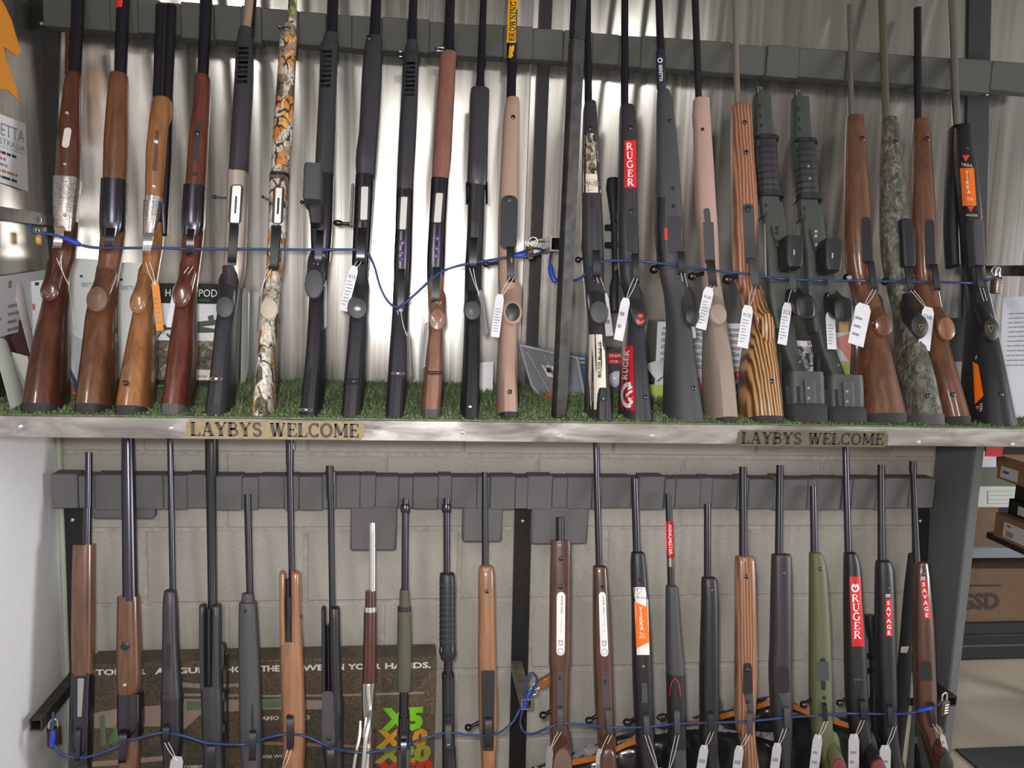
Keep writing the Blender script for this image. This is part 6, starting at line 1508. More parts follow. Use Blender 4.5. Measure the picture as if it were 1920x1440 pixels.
cable('blue security cable running from the middle upright to the carpeted divider', LOW, [(1000, 1288, 0), (993, 1303, 0), (984, 1320, 0), (977, 1342, 0), (976, 1360, 0), (984, 1373, .01), (1000, 1376, .02), (1025, 1366, .036), (1050, 1357, .038), (1090, 1358, .045), (1142, 1364, .038), (1175, 1364, .045), (1213, 1363, .038), (1240, 1360, .045), (1270, 1357, .038), (1333, 1355, .038), (1370, 1354, .045), (1406, 1352, .038), (1440, 1349, .045), (1476, 1345, .038), (1510, 1343, .045), (1547, 1340, .038), (1580, 1338, .045), (1619, 1338, .038), (1669, 1339, .038), (1705, 1337, .045), (1735, 1330, .04), (1752, 1325, .045), (1768, 1316, .055)],
      [[(1720, 1333, .044), (1746, 1327, .042)], [(982, 1328, -.003), (990, 1310, -.003)]])

# ------------------------------------------------------------------ price tags
TAGC = plain('tag_card', (0.66, 0.66, 0.72), .7, 0, .03)
TAGG = plain('grey_tag_card', (0.40, 0.40, 0.42), .7, 0, .03)
def price_tag(label, pl, knot, top, bot, wpx, off=.055, word=None, mat=None, rows=5, seed=1, yaw=0.0, clip=True, bend=0.0):
    """card on a string: knot = picture point where the string is tied, top and bot = ends of the card's middle line"""
    mat = mat or TAGC
    P = pl.at(*top, off); Q = pl.at(*bot, off); ax = (Q-P).normalized(); w_ = wpx*(pl.at(top[0]+1, top[1], off)-pl.at(top[0], top[1], off)).length/2
    side = pl.n.cross(ax).normalized()
    if side.x < 0: side = -side
    side = (side*math.cos(yaw)+pl.n*math.sin(yaw)).normalized(); nn = side.cross(ax).normalized()
    if nn.dot(pl.n) < 0: nn = -nn
    if yaw: w_ = .014
    L = (Q-P).length
    t = thing('price_tag', label, 'tag', Q, 'price tags tied to the guns')
    c = .35 if clip else .05
    prof = [(-(1-c), 0), ((1-c), 0), (1, .12), (1, .5), (1, 1), (-1, 1), (-1, .5), (-1, .12)]
    def pos(a, b, h): return P+side*(a*w_)+ax*(b*L)+nn*(h+bend*math.sin(b*math.pi)*L)
    m = len(prof); V = [pos(a, b, 0) for a, b in prof]+[pos(a, b, .0007) for a, b in prof]
    Fc = [tuple(range(m))[::-1], tuple(range(m, 2*m))]+[(i, (i+1) % m, m+(i+1) % m, m+i) for i in range(m)]
    card = mk('card', V, fix(V, Fc), mat, t, 0)
    k = pl.at(*knot, .042); hole = P+ax*(.10*L)+nn*.0012
    for dx in (-.0035, .0035):
        mid = (k+hole)/2+side*dx*1.2+nn*.002
        tube('string', catmull([k+X_AX*dx*1.2, mid, hole], 3), .0007, STRING, t, 5)
    if rows:
        fr = []
        v, f, _ = line_rows(-.7, .34, .7, .92, rows, .3, seed)
        mk('print', [pos(q[0], q[1], .0011) for q in v], f, plain('tag_ink', (.20, .20, .28), .7), card, 0)['kind'] = 'stuff'
    if word:
        v, f, wd = text_vf(word); s_ = 1.4/wd
        mk('handwriting', [pos(-.7+q[0]*s_, .28-q[1]*s_*w_/L*1.5, .0012) for q in v], f, INK, card, 0)
    return t
price_tag('white price tag turned edge on, tied to the engraved nickel shotgun', UP, (110, 484), (128, 524), (140, 614), 7, .05, None, TAGG, 0, yaw=1.25)
price_tag('orange price tag tied to the side by side shotgun', UP, (277, 492), (291, 527), (300, 620), 14, .05, None, plain('orange_tag', (.62, .22, .02), .6), 6, 3)
price_tag('white price tag hanging behind the grip of the mahogany shotgun', UP, (358, 500), (334, 532), (319, 614), 15, .03, None, TAGC, 0)
price_tag('narrow white price tag beside the autumn camouflage stock', UP, (505, 505), (489, 548), (484, 622), 6, .03, None, TAGG, 0, yaw=1.2)
price_tag('white price tag turned edge on, tied to the box magazine shotgun', UP, (592, 494), (610, 528), (609, 616), 6, .05, None, TAGC, 0, yaw=1.3)
price_tag('white price tag with handwriting beside the silver grip button', UP, (674, 490), (665, 499), (644, 583), 17, .055, '8/13', None, 8, 4)
price_tag('white price tag turned edge on, tied to the plain black shotgun', UP, (748, 582), (764, 622), (768, 708), 5, .05, None, TAGG, 0, yaw=1.3)
price_tag('white price tag turned edge on, tied to the satin brown shotgun', UP, (824, 566), (800, 605), (793, 690), 5, .05, None, TAGC, 0, yaw=1.3)
price_tag('white price tag turned edge on, tied to the black pump shotgun', UP, (884, 503), (899, 545), (910, 628), 6, .05, None, TAGG, 0, yaw=1.25)
price_tag('white price tag with typed rows tied to the tan rifle', UP, (961, 518), (938, 552), (928, 632), 16, .055, None, None, 9, 5)
price_tag('white price tag half hidden behind the black rifle by the post', UP, (1122, 520), (1133, 550), (1143, 630), 14, -.01, None, None, 2, 6)
price_tag('white price tag with one line, tied to the scoped rifle', UP, (1192, 522), (1174, 559), (1159, 638), 17, .055, None, None, 2, 7)
price_tag('white price tag hanging behind the charcoal rifle', UP, (1280, 512), (1288, 553), (1298, 634), 15, -.02, None, None, 2, 8)
price_tag('white price tag with number and rows tied to the pinkish tan rifle', UP, (1336, 535), (1330, 539), (1314, 617), 19, .06, '9/150', None, 8, 9)
price_tag('white price tag with number and rows tied to the zebra laminated rifle', UP, (1414, 538), (1403, 573), (1392, 652), 20, .066, '9/173', None, 8, 10)
price_tag('white price tag tied to the chassis rifle nearest the laminate rifle', UP, (1487, 545), (1477, 568), (1466, 646), 17, .06, '7/13', None, 8, 11)
price_tag('white price tag hanging between the chassis stocks', UP, (1556, 552), (1556, 586), (1560, 655), 17, .045, None, None, 7, 12)
price_tag('wide white price tag tied to the stainless barrelled wooden rifle', UP, (1640, 542), (1620, 570), (1604, 647), 29, .066, None, None, 3, 13)
price_tag('white price tag tied between the camouflage and the last wooden rifle', UP, (1710, 544), (1741, 576), (1732, 656), 22, .06, '7/368', None, 0, 14)
price_tag('small white price tag behind the last black rifle', UP, (1840, 540), (1853, 584), (1850, 660), 14, .02, None, None, 0, 15)
price_tag('pale price tag tied to the slim black rifle', LOW, (312, 1392), (333, 1418), (322, 1500), 24, .05, None, TAGG, 3, 16)
price_tag('grey price tag tied to the honey beech air rifle', LOW, (543, 1405), (530, 1440), (524, 1520), 20, .05, None, TAGG, 3, 17)
price_tag('grey price tag hung from the wide walnut rifle', LOW, (1050, 1372), (1032, 1400), (1026, 1480), 8, .055, None, TAGG, 0, 18, yaw=1.2)
price_tag('pale price tag hung from the slender walnut rifle', LOW, (1144, 1378), (1126, 1404), (1119, 1490), 14, .055, None, TAGG, 2, 19)
price_tag('grey price tag hung from the orange stickered rifle in the lower rack', LOW, (1212, 1378), (1234, 1440), (1240, 1520), 20, .05, None, TAGG, 2, 20)
price_tag('grey price tag hung from the red trimmed charcoal rifle', LOW, (1270, 1378), (1252, 1444), (1248, 1530), 20, .05, None, TAGG, 2, 21)
price_tag('pale price tag tied to the black short barrelled rifle', LOW, (1335, 1372), (1321, 1397), (1309, 1475), 17, .05, None, TAGG, 2, 22)
price_tag('pale price tag tied to the orange laminated rifle', LOW, (1404, 1376), (1387, 1398), (1377, 1480), 17, .05, None, TAGG, 2, 23)
price_tag('pale price tag tied to the matte black wide rifle', LOW, (1472, 1366), (1458, 1393), (1448, 1475), 17, .05, None, TAGG, 2, 24)
price_tag('pale price tag tied to the olive green rifle', LOW, (1549, 1352), (1534, 1377), (1523, 1470), 18, .05, None, TAGG, 3, 25)
price_tag('pale price tag tied to the red stickered black rifle in the lower rack', LOW, (1618, 1350), (1601, 1376), (1600, 1470), 20, .05, None, TAGG, 3, 26)
price_tag('pale price tag tied to the lower scoped rifle', LOW, (1678, 1362), (1660, 1397), (1658, 1480), 21, .05, None, TAGG, 3, 27)
price_tag('pale price tag turned edge on, tied to the last dark brown rifle', LOW, (1750, 1355), (1766, 1378), (1774, 1410), 10, .045, None, TAGG, 1, 28)

# ------------------------------------------------------------------ cards, papers, packets
class Card:
    """flat card from four 3D corners (tl, tr, br, bl) with thickness"""
    def __init__(s, name, label, cat, c, mat, th=.0008, group=None, bow=0.0, parent=None):
        s.c = [Vector(p) for p in c]; tl, tr, br, bl = s.c
        s.n = (tr-tl).cross(bl-tl).normalized()
        if s.n.dot(EYE-tl) < 0: s.n = -s.n
        s.bow = bow; s.th = th
        V, Fc = [], []; nu, nv = (6, 6) if bow else (1, 1)
        for lay in (0, 1):
            for j in range(nv+1):
                for i in range(nu+1): V.append(s.pos(i/nu, j/nv, -th*lay))
        m = (nu+1)*(nv+1)
        for j in range(nv):
            for i in range(nu):
                a = j*(nu+1)+i; Fc += [(a, a+1, a+nu+2, a+nu+1), (m+a, m+a+nu+1, m+a+nu+2, m+a+1)]
        for i in range(nu): Fc += [(i+1, i, m+i, m+i+1), (nv*(nu+1)+i, nv*(nu+1)+i+1, m+nv*(nu+1)+i+1, m+nv*(nu+1)+i)]
        for j in range(nv): Fc += [(j*(nu+1), (j+1)*(nu+1), m+(j+1)*(nu+1), m+j*(nu+1)), ((j+1)*(nu+1)+nu, j*(nu+1)+nu, m+j*(nu+1)+nu, m+(j+1)*(nu+1)+nu)]
        fs = fix(V, Fc)
        if parent is None:
            s.o = mk(name, V, fs, mat, None, 30, origin=(bl+br)/2); tag(s.o, label, cat, group)
        else: s.o = mk(name, V, fs, mat, parent, 30)
    def pos(s, u, v, h=0):
        tl, tr, br, bl = s.c; p = (tl*(1-u)+tr*u)*(1-v)+(bl*(1-u)+br*u)*v
        return p+s.n*(h+s.bow*4*u*(1-u))
    def put(s, name, vf, mat, u0, v0, u1, v1, lift=.0006, fit=None):
        """2D shape with unit box mapped to u0..u1, v1..v0 (v down)"""
        w_ = fit or (vf[2] if len(vf) > 2 else 1)
        return mk(name, [s.pos(u0+(u1-u0)*q[0]/w_, v1+(v0-v1)*q[1], lift) for q in vf[0]], vf[1], mat, s.o, 0)
    def rect(s, name, mat, u0, v0, u1, v1, lift=.0005): return s.put(name, ([(0, 0), (1, 0), (1, 1), (0, 1)], [(0, 1, 2, 3)]), mat, u0, v0, u1, v1, lift, 1)
    def poly(s, name, pts, mat, lift=.0006): return mk(name, [s.pos(u, v, lift) for u, v in pts], [tuple(range(len(pts)))], mat, s.o, 0)
def Y4(pts, y):
    """card corners from picture points and depths; a lower edge near the shelf is set down on it"""
    ys = y if isinstance(y, (list, tuple)) else [y]*4
    c = [at_y(p[0], p[1], q) for p, q in zip(pts, ys)]
    for p in c[2:]:
        if ZS-.12 < p.z < ZS+.045: p.z = ZS+.0042
    return c
def X4(pts, x): return [at_x(p[0], p[1], x) for p in pts]
PAP = plain('white_paper', (.72, .72, .75), .7, 0, .02); PAPP = plain('pinkish_paper', (.62, .55, .57), .7, 0, .02); PAPG = plain('greenish_white_paper', (.60, .62, .58), .6, 0, .02)
GP = 'papers leaning at the left end of the upper shelf'
c = Card('notice_sheet', 'white price list with red and grey print on the left metal wall', 'paper', X4([(-36, 200), (48, 232), (53, 359), (-36, 330)], XL+.014), PAP, .0006)
c.put('heading', text_vf('BERETTA'), INKG, .02, .12, .95, .30); c.put('heading', text_vf('AUSTRALIA'), INKG, .15, .34, .95, .43); c.rect('rule', INKG, .03, .46, .97, .468)
for r, mt in ((0, INK), (1, INKR), (2, INKG), (3, INKR), (4, INK)): c.put('print', line_rows(0, 0, 1, 1, 1, .8, 30+r), mt, .05, .52+r*.09, .95, .57+r*.09, fit=1)
# orange animal shaped cut-out
pts = [(-46, -30), (0, -4), (9, 10), (22, 38), (30, 66), (39, 94), (36, 101), (30, 104), (20, 97), (7, 87), (10, 106), (22, 138), (31, 165), (35, 188), (27, 180), (15, 168), (0, 166), (-20, 160), (-46, 150)]
v0 = [at_x(p[0], p[1], XL+.030) for p in pts]; v1 = [v+Vector((-.004, 0, 0)) for v in v0]; k = len(pts)
V = v0+v1; Fc = [tuple(range(k)), tuple(range(2*k-1, k-1, -1))]+[((i+1) % k, i, k+i, k+(i+1) % k) for i in range(k)]
o = mk('cutout_sign', V, fix(V, Fc), plain('orange_board', (.74, .28, .03), .55, 0, .04), None, 0, origin=v0[-1]); tag(o, 'orange jagged cut-out board hanging at the upper left corner', 'sign')
c = Card('paper_sheet', 'white printed sheet on the metal wall above the maroon brochure', 'paper', X4([(-30, 522), (86, 506), (80, 610), (-30, 640)], XL+.016), PAP, .0006, GP)
c.rect('logo', INKG, .36, .10, .41, .22); c.put('print', line_rows(0, 0, 1, 1, 4, .4, 40), INKG, .36, .42, .62, .95, fit=1); c.put('print', line_rows(0, 0, 1, 1, 5, .4, 41), INKG, .05, .4, .28, .95, fit=1)
c = Card('brochure', 'maroon brochure standing among white papers', 'brochure', Y4([(4, 601), (42, 599), (66, 715), (44, 745)], [1.90, 1.94, 1.94, 1.86]), plain('maroon_print', (.085, .035, .045), .5), .003, GP)
Card('leaflet', 'tall pinkish white folded leaflet beside the maroon brochure', 'leaflet', Y4([(22, 528), (42, 532), (69, 672), (62, 682)], [1.92, 1.95, 1.97, 1.93]), PAPP, .0015, GP, .003)
c = Card('leaflet', 'white leaflet with a small logo touching the first shotgun', 'leaflet', Y4([(55, 528), (88, 524), (84, 690), (62, 662)], 2.0), PAP, .0015, GP); c.rect('logo', INKR, .12, .30, .30, .38); c.rect('logo', INK, .32, .02, .55, .06); c.put('print', line_rows(0, 0, 1, 1, 2, .4, 44), INKG, .3, .6, .8, .68, fit=1)
Card('leaflet', 'curled white leaflet at the very left edge of the shelf', 'leaflet', Y4([(-16, 632), (14, 642), (52, 768), (22, 780)], [1.80, 1.84, 1.80, 1.70]), PAPG, .0008, GP, .006)
Card('leaflet', 'white leaflet standing behind the maroon brochure', 'leaflet', Y4([(22, 660), (52, 668), (62, 770), (40, 772)], [1.86, 1.88, 1.84, 1.80]), PAPG, .001, GP)
c = Card('brochure', 'white brochure with blue side and red corner between the first two shotguns', 'brochure', Y4([(122, 618), (160, 640), (153, 756), (121, 764)], [2.02, 2.05, 1.90, 1.86]), PAP, .002, GP)
c.poly('blue_print', [(.08, .28), (.30, .45), (.95, .85), (.95, 1), (.70, 1), (.1, .5)], plain('teal_print', (.03, .13, .24), .5)); c.poly('red_print', [(0, .74), (.35, .74), (.66, .94), (0, .96)], plain('rose_print', (.50, .12, .13), .5))
for lb, q in (('large white plastic bag behind the second shotgun', [(133, 484), (206, 489), (200, 695), (128, 690)]), ('large white plastic bag behind the side by side shotgun', [(207, 492), (283, 494), (276, 708), (204, 703)])):
    c = Card('paper_sheet', lb, 'bag', Y4(q, [2.125, 2.125, 2.08, 2.08]), plain('white_bag_plastic', (.70, .73, .71), .45, 0, .02), .002, GP, .003)
    c.put('blue_lettering', text_vf('BERETTA'), plain('blue_print', (.06, .09, .35), .6), .30, .19, .62, .225)
    c.rect('black_spot', INK, .25, .13, .32, .15)

# bipod carton
ca = Y4([(285, 531), (419, 533), (406, 745), (287, 743)], [2.02, 2.02, 1.99, 1.99])
t = thing('bipod_carton', 'bipod carton with black top and camouflage picture', 'box', (ca[2]+ca[3])/2)
V = ca+[p+Vector((0, .05, 0)) for p in ca]; Fc = [(0, 1, 2, 3), (7, 6, 5, 4), (1, 0, 4, 5), (2, 1, 5, 6), (3, 2, 6, 7), (0, 3, 7, 4)]
bx_ = mk('carton', V, fix(V, Fc), plain('black_carton', (.014, .015, .015), .5), t, 0)
c = Card('front_print', '', '', ca, plain('black_carton', (.014, .015, .015), .5), .0002, None, 0, t)
c.rect('white_field', PAP, .0, .185, 1, .53); c.rect('photo', camo('bipod_camouflage_print', [(.14, .11, .06), (.27, .20, .13), (.08, .09, .04), (.30, .24, .17), (.2, .14, .08), (.10, .08, .05)], 70, stretch=(1, 1, 1)), 0, .53, 1, .90)
c.put('lettering', text_vf('H'), WHITEV, .19, .055, .26, .12, .0008); c.put('lettering', text_vf('POD'), WHITEV, .66, .05, .92, .12, .0008); c.put('lettering', text_vf('HUNTER'), plain('green_print', (.05, .25, .06), .6), .66, .14, .82, .165, .0008)
for p in ([(.02, .40), (.95, .33), (.95, .38), (.02, .45)], [(.55, .38), (.95, .42), (.95, .45), (.55, .46)], [(.03, .53), (.12, .45), (.14, .46), (.06, .53)], [(.22, .46), (.30, .51), (.28, .53), (.2, .48)], [(.02, .26), (.12, .36), (.10, .40), (.02, .34)], [(.80, .30), (.88, .285), (.90, .33), (.82, .345)]): c.poly('rifle_print', p, plain('dark_olive_print', (.06, .065, .05), .6), .0008)
c.rect('label', CREAM, .60, .80, .96, .895, .0009); c.put('barcode', line_rows(0, 0, 1, 1, 1, .9, 50), INKG, .64, .85, .90, .87, .0012, fit=1); c.put('green_lettering', line_rows(0, 0, 1, 1, 1, .9, 51), MATS['green_print'], .05, .945, .95, .965, .0008, fit=1)
Card('card_sheet', 'white card standing on edge behind the champagne receiver shotgun', 'card', Y4([(444, 536), (453, 540), (446, 735), (436, 742)], [2.0, 2.08, 2.05, 1.97]), PAP, .002)
Card('card_sheet', 'clear plastic sleeve standing on edge in front of the metal wall', 'card', Y4([(456, 538), (468, 552), (466, 690), (452, 712)], [2.06, 2.11, 2.11, 2.06]), plain('milky_plastic', (.60, .64, .60), .3, 0, .02), .001, None, .004)

# small things behind the rifles
t = Card('carton', 'small white carton behind the black pump shotgun', 'box', Y4([(897, 680), (925, 678), (923, 760), (899, 757)], [2.02, 2.02, 2.0, 2.0]), PAP, .03); t.rect('carton_flap', PAPG, .0, .10, 1, .13)
def cpx(name, parent, pts, y, mat, th): return Card(name, '', '', Y4(pts, y), mat, th, None, 0, parent)
m, nt, b = _mat('clear_smoky_plastic'); b.inputs['Base Color'].default_value = (.62, .64, .70, 1); b.inputs['Roughness'].default_value = .22; b.inputs['Transmission Weight'].default_value = .75; b.inputs['IOR'].default_value = 1.2
CLR = m
oc = Y4([(974, 648), (1082, 672), (1096, 756), (1004, 750)], [2.05, 2.04, 1.97, 1.97])
t = thing('organiser_box', 'clear plastic organiser box leaning beside the steel post', 'box', (oc[2]+oc[3])/2)
c = Card('lid', '', '', oc, CLR, .012, None, 0, t)
for a_, b_ in (((0, 0), (1, 0)), ((1, 0), (1, 1)), ((1, 1), (.12, 1)), ((.12, 1), (0, .78)), ((0, .78), (0, 0)), ((.1, .12), (.32, .92)), ((.32, .92), (.9, .92)), ((.4, .1), (.5, .5))):
    tube('moulded_rib', [c.pos(*a_, .002), c.pos(*b_, .002)], .004 if a_[0] in (0, 1) or a_[1] in (1,) else .002, plain('frosted_plastic', (.30, .31, .34), .35), c.o, 8)
c.poly('label', [(.30, .32), (.68, .30), (.70, .56), (.36, .56)], CREAM, .0015)
bo = [(.36, .45), (.38, .38), (.43, .36), (.47, .38), (.48, .45), (.47, .50), (.455, .46), (.42, .46), (.41, .50), (.39, .47)]; c.poly('animal_print', bo, INK, .002); c.put('print', line_rows(0, 0, 1, 1, 2, .5, 55), INKG, .52, .36, .66, .52, .002, fit=1)
Card('trap_clay', 'bright orange plastic piece lying under the organiser box', 'plastic piece', Y4([(1024, 740), (1040, 736), (1040, 757), (1016, 757)], [1.95, 1.95, 1.93, 1.93]), REDP, .02)
Card('trap_clay', 'bright orange plastic piece right of the steel post', 'plastic piece', Y4([(1094, 718), (1104, 716), (1104, 750), (1097, 752)], [2.0, 2.0, 1.98, 1.98]), REDP, .02)
c = Card('packet', 'blue packet behind the black rifle by the post', 'packet', Y4([(1072, 667), (1128, 666), (1124, 738), (1076, 738)], [2.10, 2.10, 2.06, 2.06]), plain('blue_packet', (.022, .075, .20), .45), .012); c.put('lettering', text_vf('PACHM'), WHITEV, .25, .05, .62, .11); c.rect('yellow_line', plain('yellow_green_print', (.45, .5, .05), .5), .08, .17, .6, .20); c.poly('yellow_mark', [(.06, .04), (.18, .04), (.12, .13)], MATS['yellow_green_print'])
c = Card('blister_pack', 'blister pack of snap caps with red header', 'packet', Y4([(1134, 655), (1190, 654), (1188, 756), (1136, 758)], [2.10, 2.10, 2.05, 2.05]), plain('dark_card', (.05, .05, .055), .5), .008)
c.rect('red_band', RED, .02, .09, 1, .21); c.rect('red_band', RED, .02, .23, 1, .33); c.put('lettering', text_vf('SNAP CAPS'), WHITEV, .14, .11, 1.2, .18, .0009); c.put('lettering', text_vf('FOR .223 R'), WHITEV, .16, .25, .9, .30, .0009)
v, f = sphere_vf(c.pos(.40, .68, .004), .026, 14, 8, sx=1, sy=.45, sz=.9); mk('blister', v, f, plain('glossy_clear_blister', (.55, .62, .66), .12, 0, .02), c.o, 60); c.poly('blue_shell', [(.30, .88), (.75, .60), (.85, .68), (.42, .96)], plain('blue_shell', (.02, .08, .22), .3), .016)
c = Card('chart_sheet', 'white printed chart with grey rows behind the charcoal rifle', 'paper', Y4([(1233, 603), (1394, 607), (1388, 738), (1227, 734)], [2.10, 2.10, 2.06, 2.06]), PAP, .001)
c.rect('blue_row', plain('pale_blue_print', (.24, .32, .46), .6), .06, .07, .97, .11)
for i in range(6): c.rect('grey_row', plain('grey_row_print', (.33, .33, .35), .6), .05, .14+i*.09, .97, .19+i*.09); c.put('print', line_rows(0, 0, 1, 1, 1, .5, 60+i), INKG, .07, .20+i*.09, .95, .225+i*.09, fit=1)
Card('paper_scrap', 'crumpled white paper scrap above the yellow card', 'paper', Y4([(1208, 684), (1246, 676), (1248, 703), (1232, 714)], [1.98, 2.0, 1.98, 1.95]), PAP, .001, None, .006)
Card('card_piece', 'yellow green card standing in the turf', 'card', Y4([(1213, 720), (1247, 722), (1248, 764), (1221, 762)], [1.98, 1.98, 1.95, 1.95]), plain('lime_card', (.50, .56, .12), .6), .002)
Card('packet', 'narrow red box beside the charcoal rifle stock', 'packet', Y4([(1303, 710), (1311, 706), (1322, 762), (1313, 764)], [1.98, 1.98, 1.95, 1.95]), plain('red_box', (.52, .05, .04), .5), .03)
c = Card('blister_pack', 'blister pack with red header between the tan and laminate rifles', 'packet', Y4([(1358, 690), (1396, 690), (1396, 770), (1361, 770)], [2.04, 2.04, 2.0, 2.0]), plain('pale_pack', (.45, .46, .47), .35), .004)
c.rect('red_header', RED, .05, .12, 1, .36); c.poly('dark_tool', [(.2, .40), (.45, .62), (.7, .40), (.8, .48), (.55, .72), (.35, .98), (.22, .95), (.4, .68), (.1, .5)], plain('navy_tool', (.02, .035, .05), .4)); c.put('lettering', text_vf('Pro'), WHITEV, .6, .17, .9, .3, .0009)
c = Card('packet', 'clear bag with red and blue print between the chassis rifles', 'packet', Y4([(1484, 638), (1522, 640), (1530, 714), (1494, 712)], [2.06, 2.06, 2.02, 2.02]), camo('mixed_red_blue_print', [(.45, .42, .45), (.35, .12, .12), (.14, .18, .30), (.5, .48, .5), (.3, .28, .3)], 55), .004); c.rect('white_header', PAP, .0, .0, 1, .14); c.rect('black_bar', INK, .78, .02, .83, .12, .0009); c.rect('black_bar', INK, .88, .02, .93, .12, .0009)
c = Card('packet', 'salmon red and lime packet behind the stainless barrelled rifle', 'packet', Y4([(1560, 624), (1618, 622), (1622, 770), (1578, 770)], [2.06, 2.06, 1.99, 1.99]), plain('pale_packet', (.52, .50, .48), .5), .004)
c.poly('salmon_print', [(0, .10), (.7, .0), (1, .0), (1, .4), (.7, .55)], plain('salmon_print', (.56, .20, .17), .5)); c.poly('red_print', [(.62, .38), (1, .20), (1, .62)], RED, .0009); c.rect('lime_print', plain('lime_print', (.34, .38, .11), .5), .15, .42, 1, .66, .0004)
Card('packet', 'yellow and orange glossy wrapper on the metal wall', 'packet', Y4([(1574, 590), (1592, 586), (1590, 632), (1572, 630)], 2.09), plain('amber_wrapper', (.52, .36, .16), .3), .002)
Card('card_piece', 'white card corner beside the camouflage rifle', 'card', Y4([(1663, 680), (1678, 680), (1678, 735), (1672, 735)], 2.0), PAP, .001)
Card('small_box', 'dull grey box between the last two rifles', 'box', Y4([(1782, 679), (1817, 677), (1815, 756), (1784, 756)], [2.0, 2.0, 1.98, 1.98]), plain('dull_grey_card', (.22, .21, .21), .6), .05)
Card('soft_case', 'black soft case standing behind the last wooden rifle', 'case', Y4([(1770, 598), (1818, 594), (1812, 682), (1778, 690)], [2.08, 2.08, 2.05, 2.05]), plain('black_fabric', (.014, .014, .016), .8), .04, None, .004)
c = Card('notice_sheet', 'white typed letter in a plastic sleeve at the right edge', 'paper', Y4([(1881, 558), (1975, 552), (1975, 812), (1866, 785)], [2.04, 2.04, 1.78, 1.78]), plain('sleeved_paper', (.62, .63, .70), .3, 0, .02), .0015)
c.put('print', line_rows(0, 0, 1, 1, 12, .22, 70, (.7, 1)), INKG, .14, .12, .95, .60, fit=1)

# ------------------------------------------------------------------ airgun carton behind the lower rack
YB = 2.045
def bxp(px, py, lift=.0006): return at_y(px, py, YB-lift)
def bprint(name, pts, mat, parent, lift=.0008, faces=None): return mk(name, [bxp(*p, lift) for p in pts], faces or [tuple(range(len(pts)))], mat, parent, 0)
def btext(name, word, mat, parent, x0, y0, x1, y1, h, lift=.0012, sh=0):
    v, f, wd = text_vf(word, .035 if h < 20 else .06); V = [(x0+(x1-x0)*q[0]/wd+sh*q[1], y0+(y1-y0)*q[0]/wd-h*q[1]) for q in v]; return bprint(name, V, mat, parent, lift, f)
q0 = bxp(163, 1247, 0); q1 = bxp(818, 1229, 0); zt_ = (q0.z+q1.z)/2
t = thing('airgun_carton', 'large brown camouflage printed airgun carton behind the lower rack', 'box', ((q0.x+q1.x)/2, YB+.04, 0))
bbox('carton', q0.x, q1.x, YB, YB+.075, .0006, zt_, camo('brown_camouflage_print', [(.125, .090, .058), (.15, .105, .066), (.105, .088, .062), (.16, .112, .07), (.09, .08, .064)], 9, (.11, .085, .06), (1, 1, 1)), t, .002)
words = [('STOEGER', 168, 274), ('AIRGUNS.', 290, 410), ('HOLD', 424, 484), ('THE', 489, 524), ('POWER', 535, 624), ('IN', 629, 645), ('YOUR', 652, 714), ('HANDS.', 722, 808)]
for wd, a, b in words: btext('lettering', wd, WHITEV, t, a, 1267-(a-168)*.0225, b, 1267-(b-168)*.0225, 11.5)
PK = plain('pink_camo_print', (.38, .27, .23), .6); GRN = plain('sage_print', (.13, .20, .12), .6); GRY = plain('pale_barrel_print', (.30, .28, .27), .6); BRN = plain('tan_print', (.28, .20, .11), .6)
bprint('stock_print', [(172, 1338), (225, 1328), (300, 1322), (345, 1318), (380, 1336), (345, 1368), (300, 1362), (262, 1362), (172, 1366)], PK, t); bprint('stock_print', [(186, 1345), (196, 1338), (200, 1396), (190, 1400)], GRN, t, .001); bprint('stock_print', [(225, 1340), (262, 1352), (250, 1380), (200, 1398)], GRN, t, .001)
bprint('stock_print', [(345, 1310), (400, 1312), (520, 1311), (610, 1313), (620, 1322), (600, 1330), (500, 1330), (400, 1336), (345, 1334)], PK, t, .0009); bprint('stock_print', [(350, 1314), (395, 1316), (395, 1330), (350, 1332)], GRN, t, .0011); bprint('stock_print', [(493, 1313), (575, 1313), (560, 1326), (493, 1328)], GRN, t, .0011)
bprint('barrel_print', [(345, 1300), (500, 1303), (620, 1302), (795, 1297), (795, 1301), (620, 1306), (500, 1307), (345, 1305)], GRY, t, .0011); bprint('scope_print', [(330, 1278), (370, 1282), (440, 1282), (455, 1278), (455, 1290), (440, 1288), (370, 1290), (330, 1288)], GRY, t, .0011)
bprint('lower_print', [(170, 1428), (230, 1424), (320, 1416), (320, 1424), (230, 1434), (170, 1438)], PK, t); bprint('lower_print', [(490, 1390), (600, 1394), (690, 1398), (690, 1402), (600, 1400), (490, 1396)], BRN, t)
btext('lettering', 'CAMO COMBO', CREAM, t, 480, 1351, 581, 1349, 8); btext('lettering', 'X20 WOOD', CREAM, t, 490, 1422, 552, 1420, 6); btext('lettering', 'X5 COMBO', CREAM, t, 330, 1442, 379, 1440, 6)
for wd, mt, x0, x1, y0, h in (('X5', plain('lime_number', (.22, .62, .02), .6), 712, 792, 1372, 44), ('X10', plain('amber_number', (.72, .34, .02), .6), 704, 800, 1404, 36), ('X20', plain('olive_number', (.34, .36, .05), .6), 700, 806, 1432, 34), ('X50', plain('red_number', (.66, .04, .02), .6), 698, 810, 1470, 46)):
    btext('model_number', wd, mt, t, x0, y0, x1, y0-3, h, .0012+(.0002 if wd == 'X20' else 0), 4)

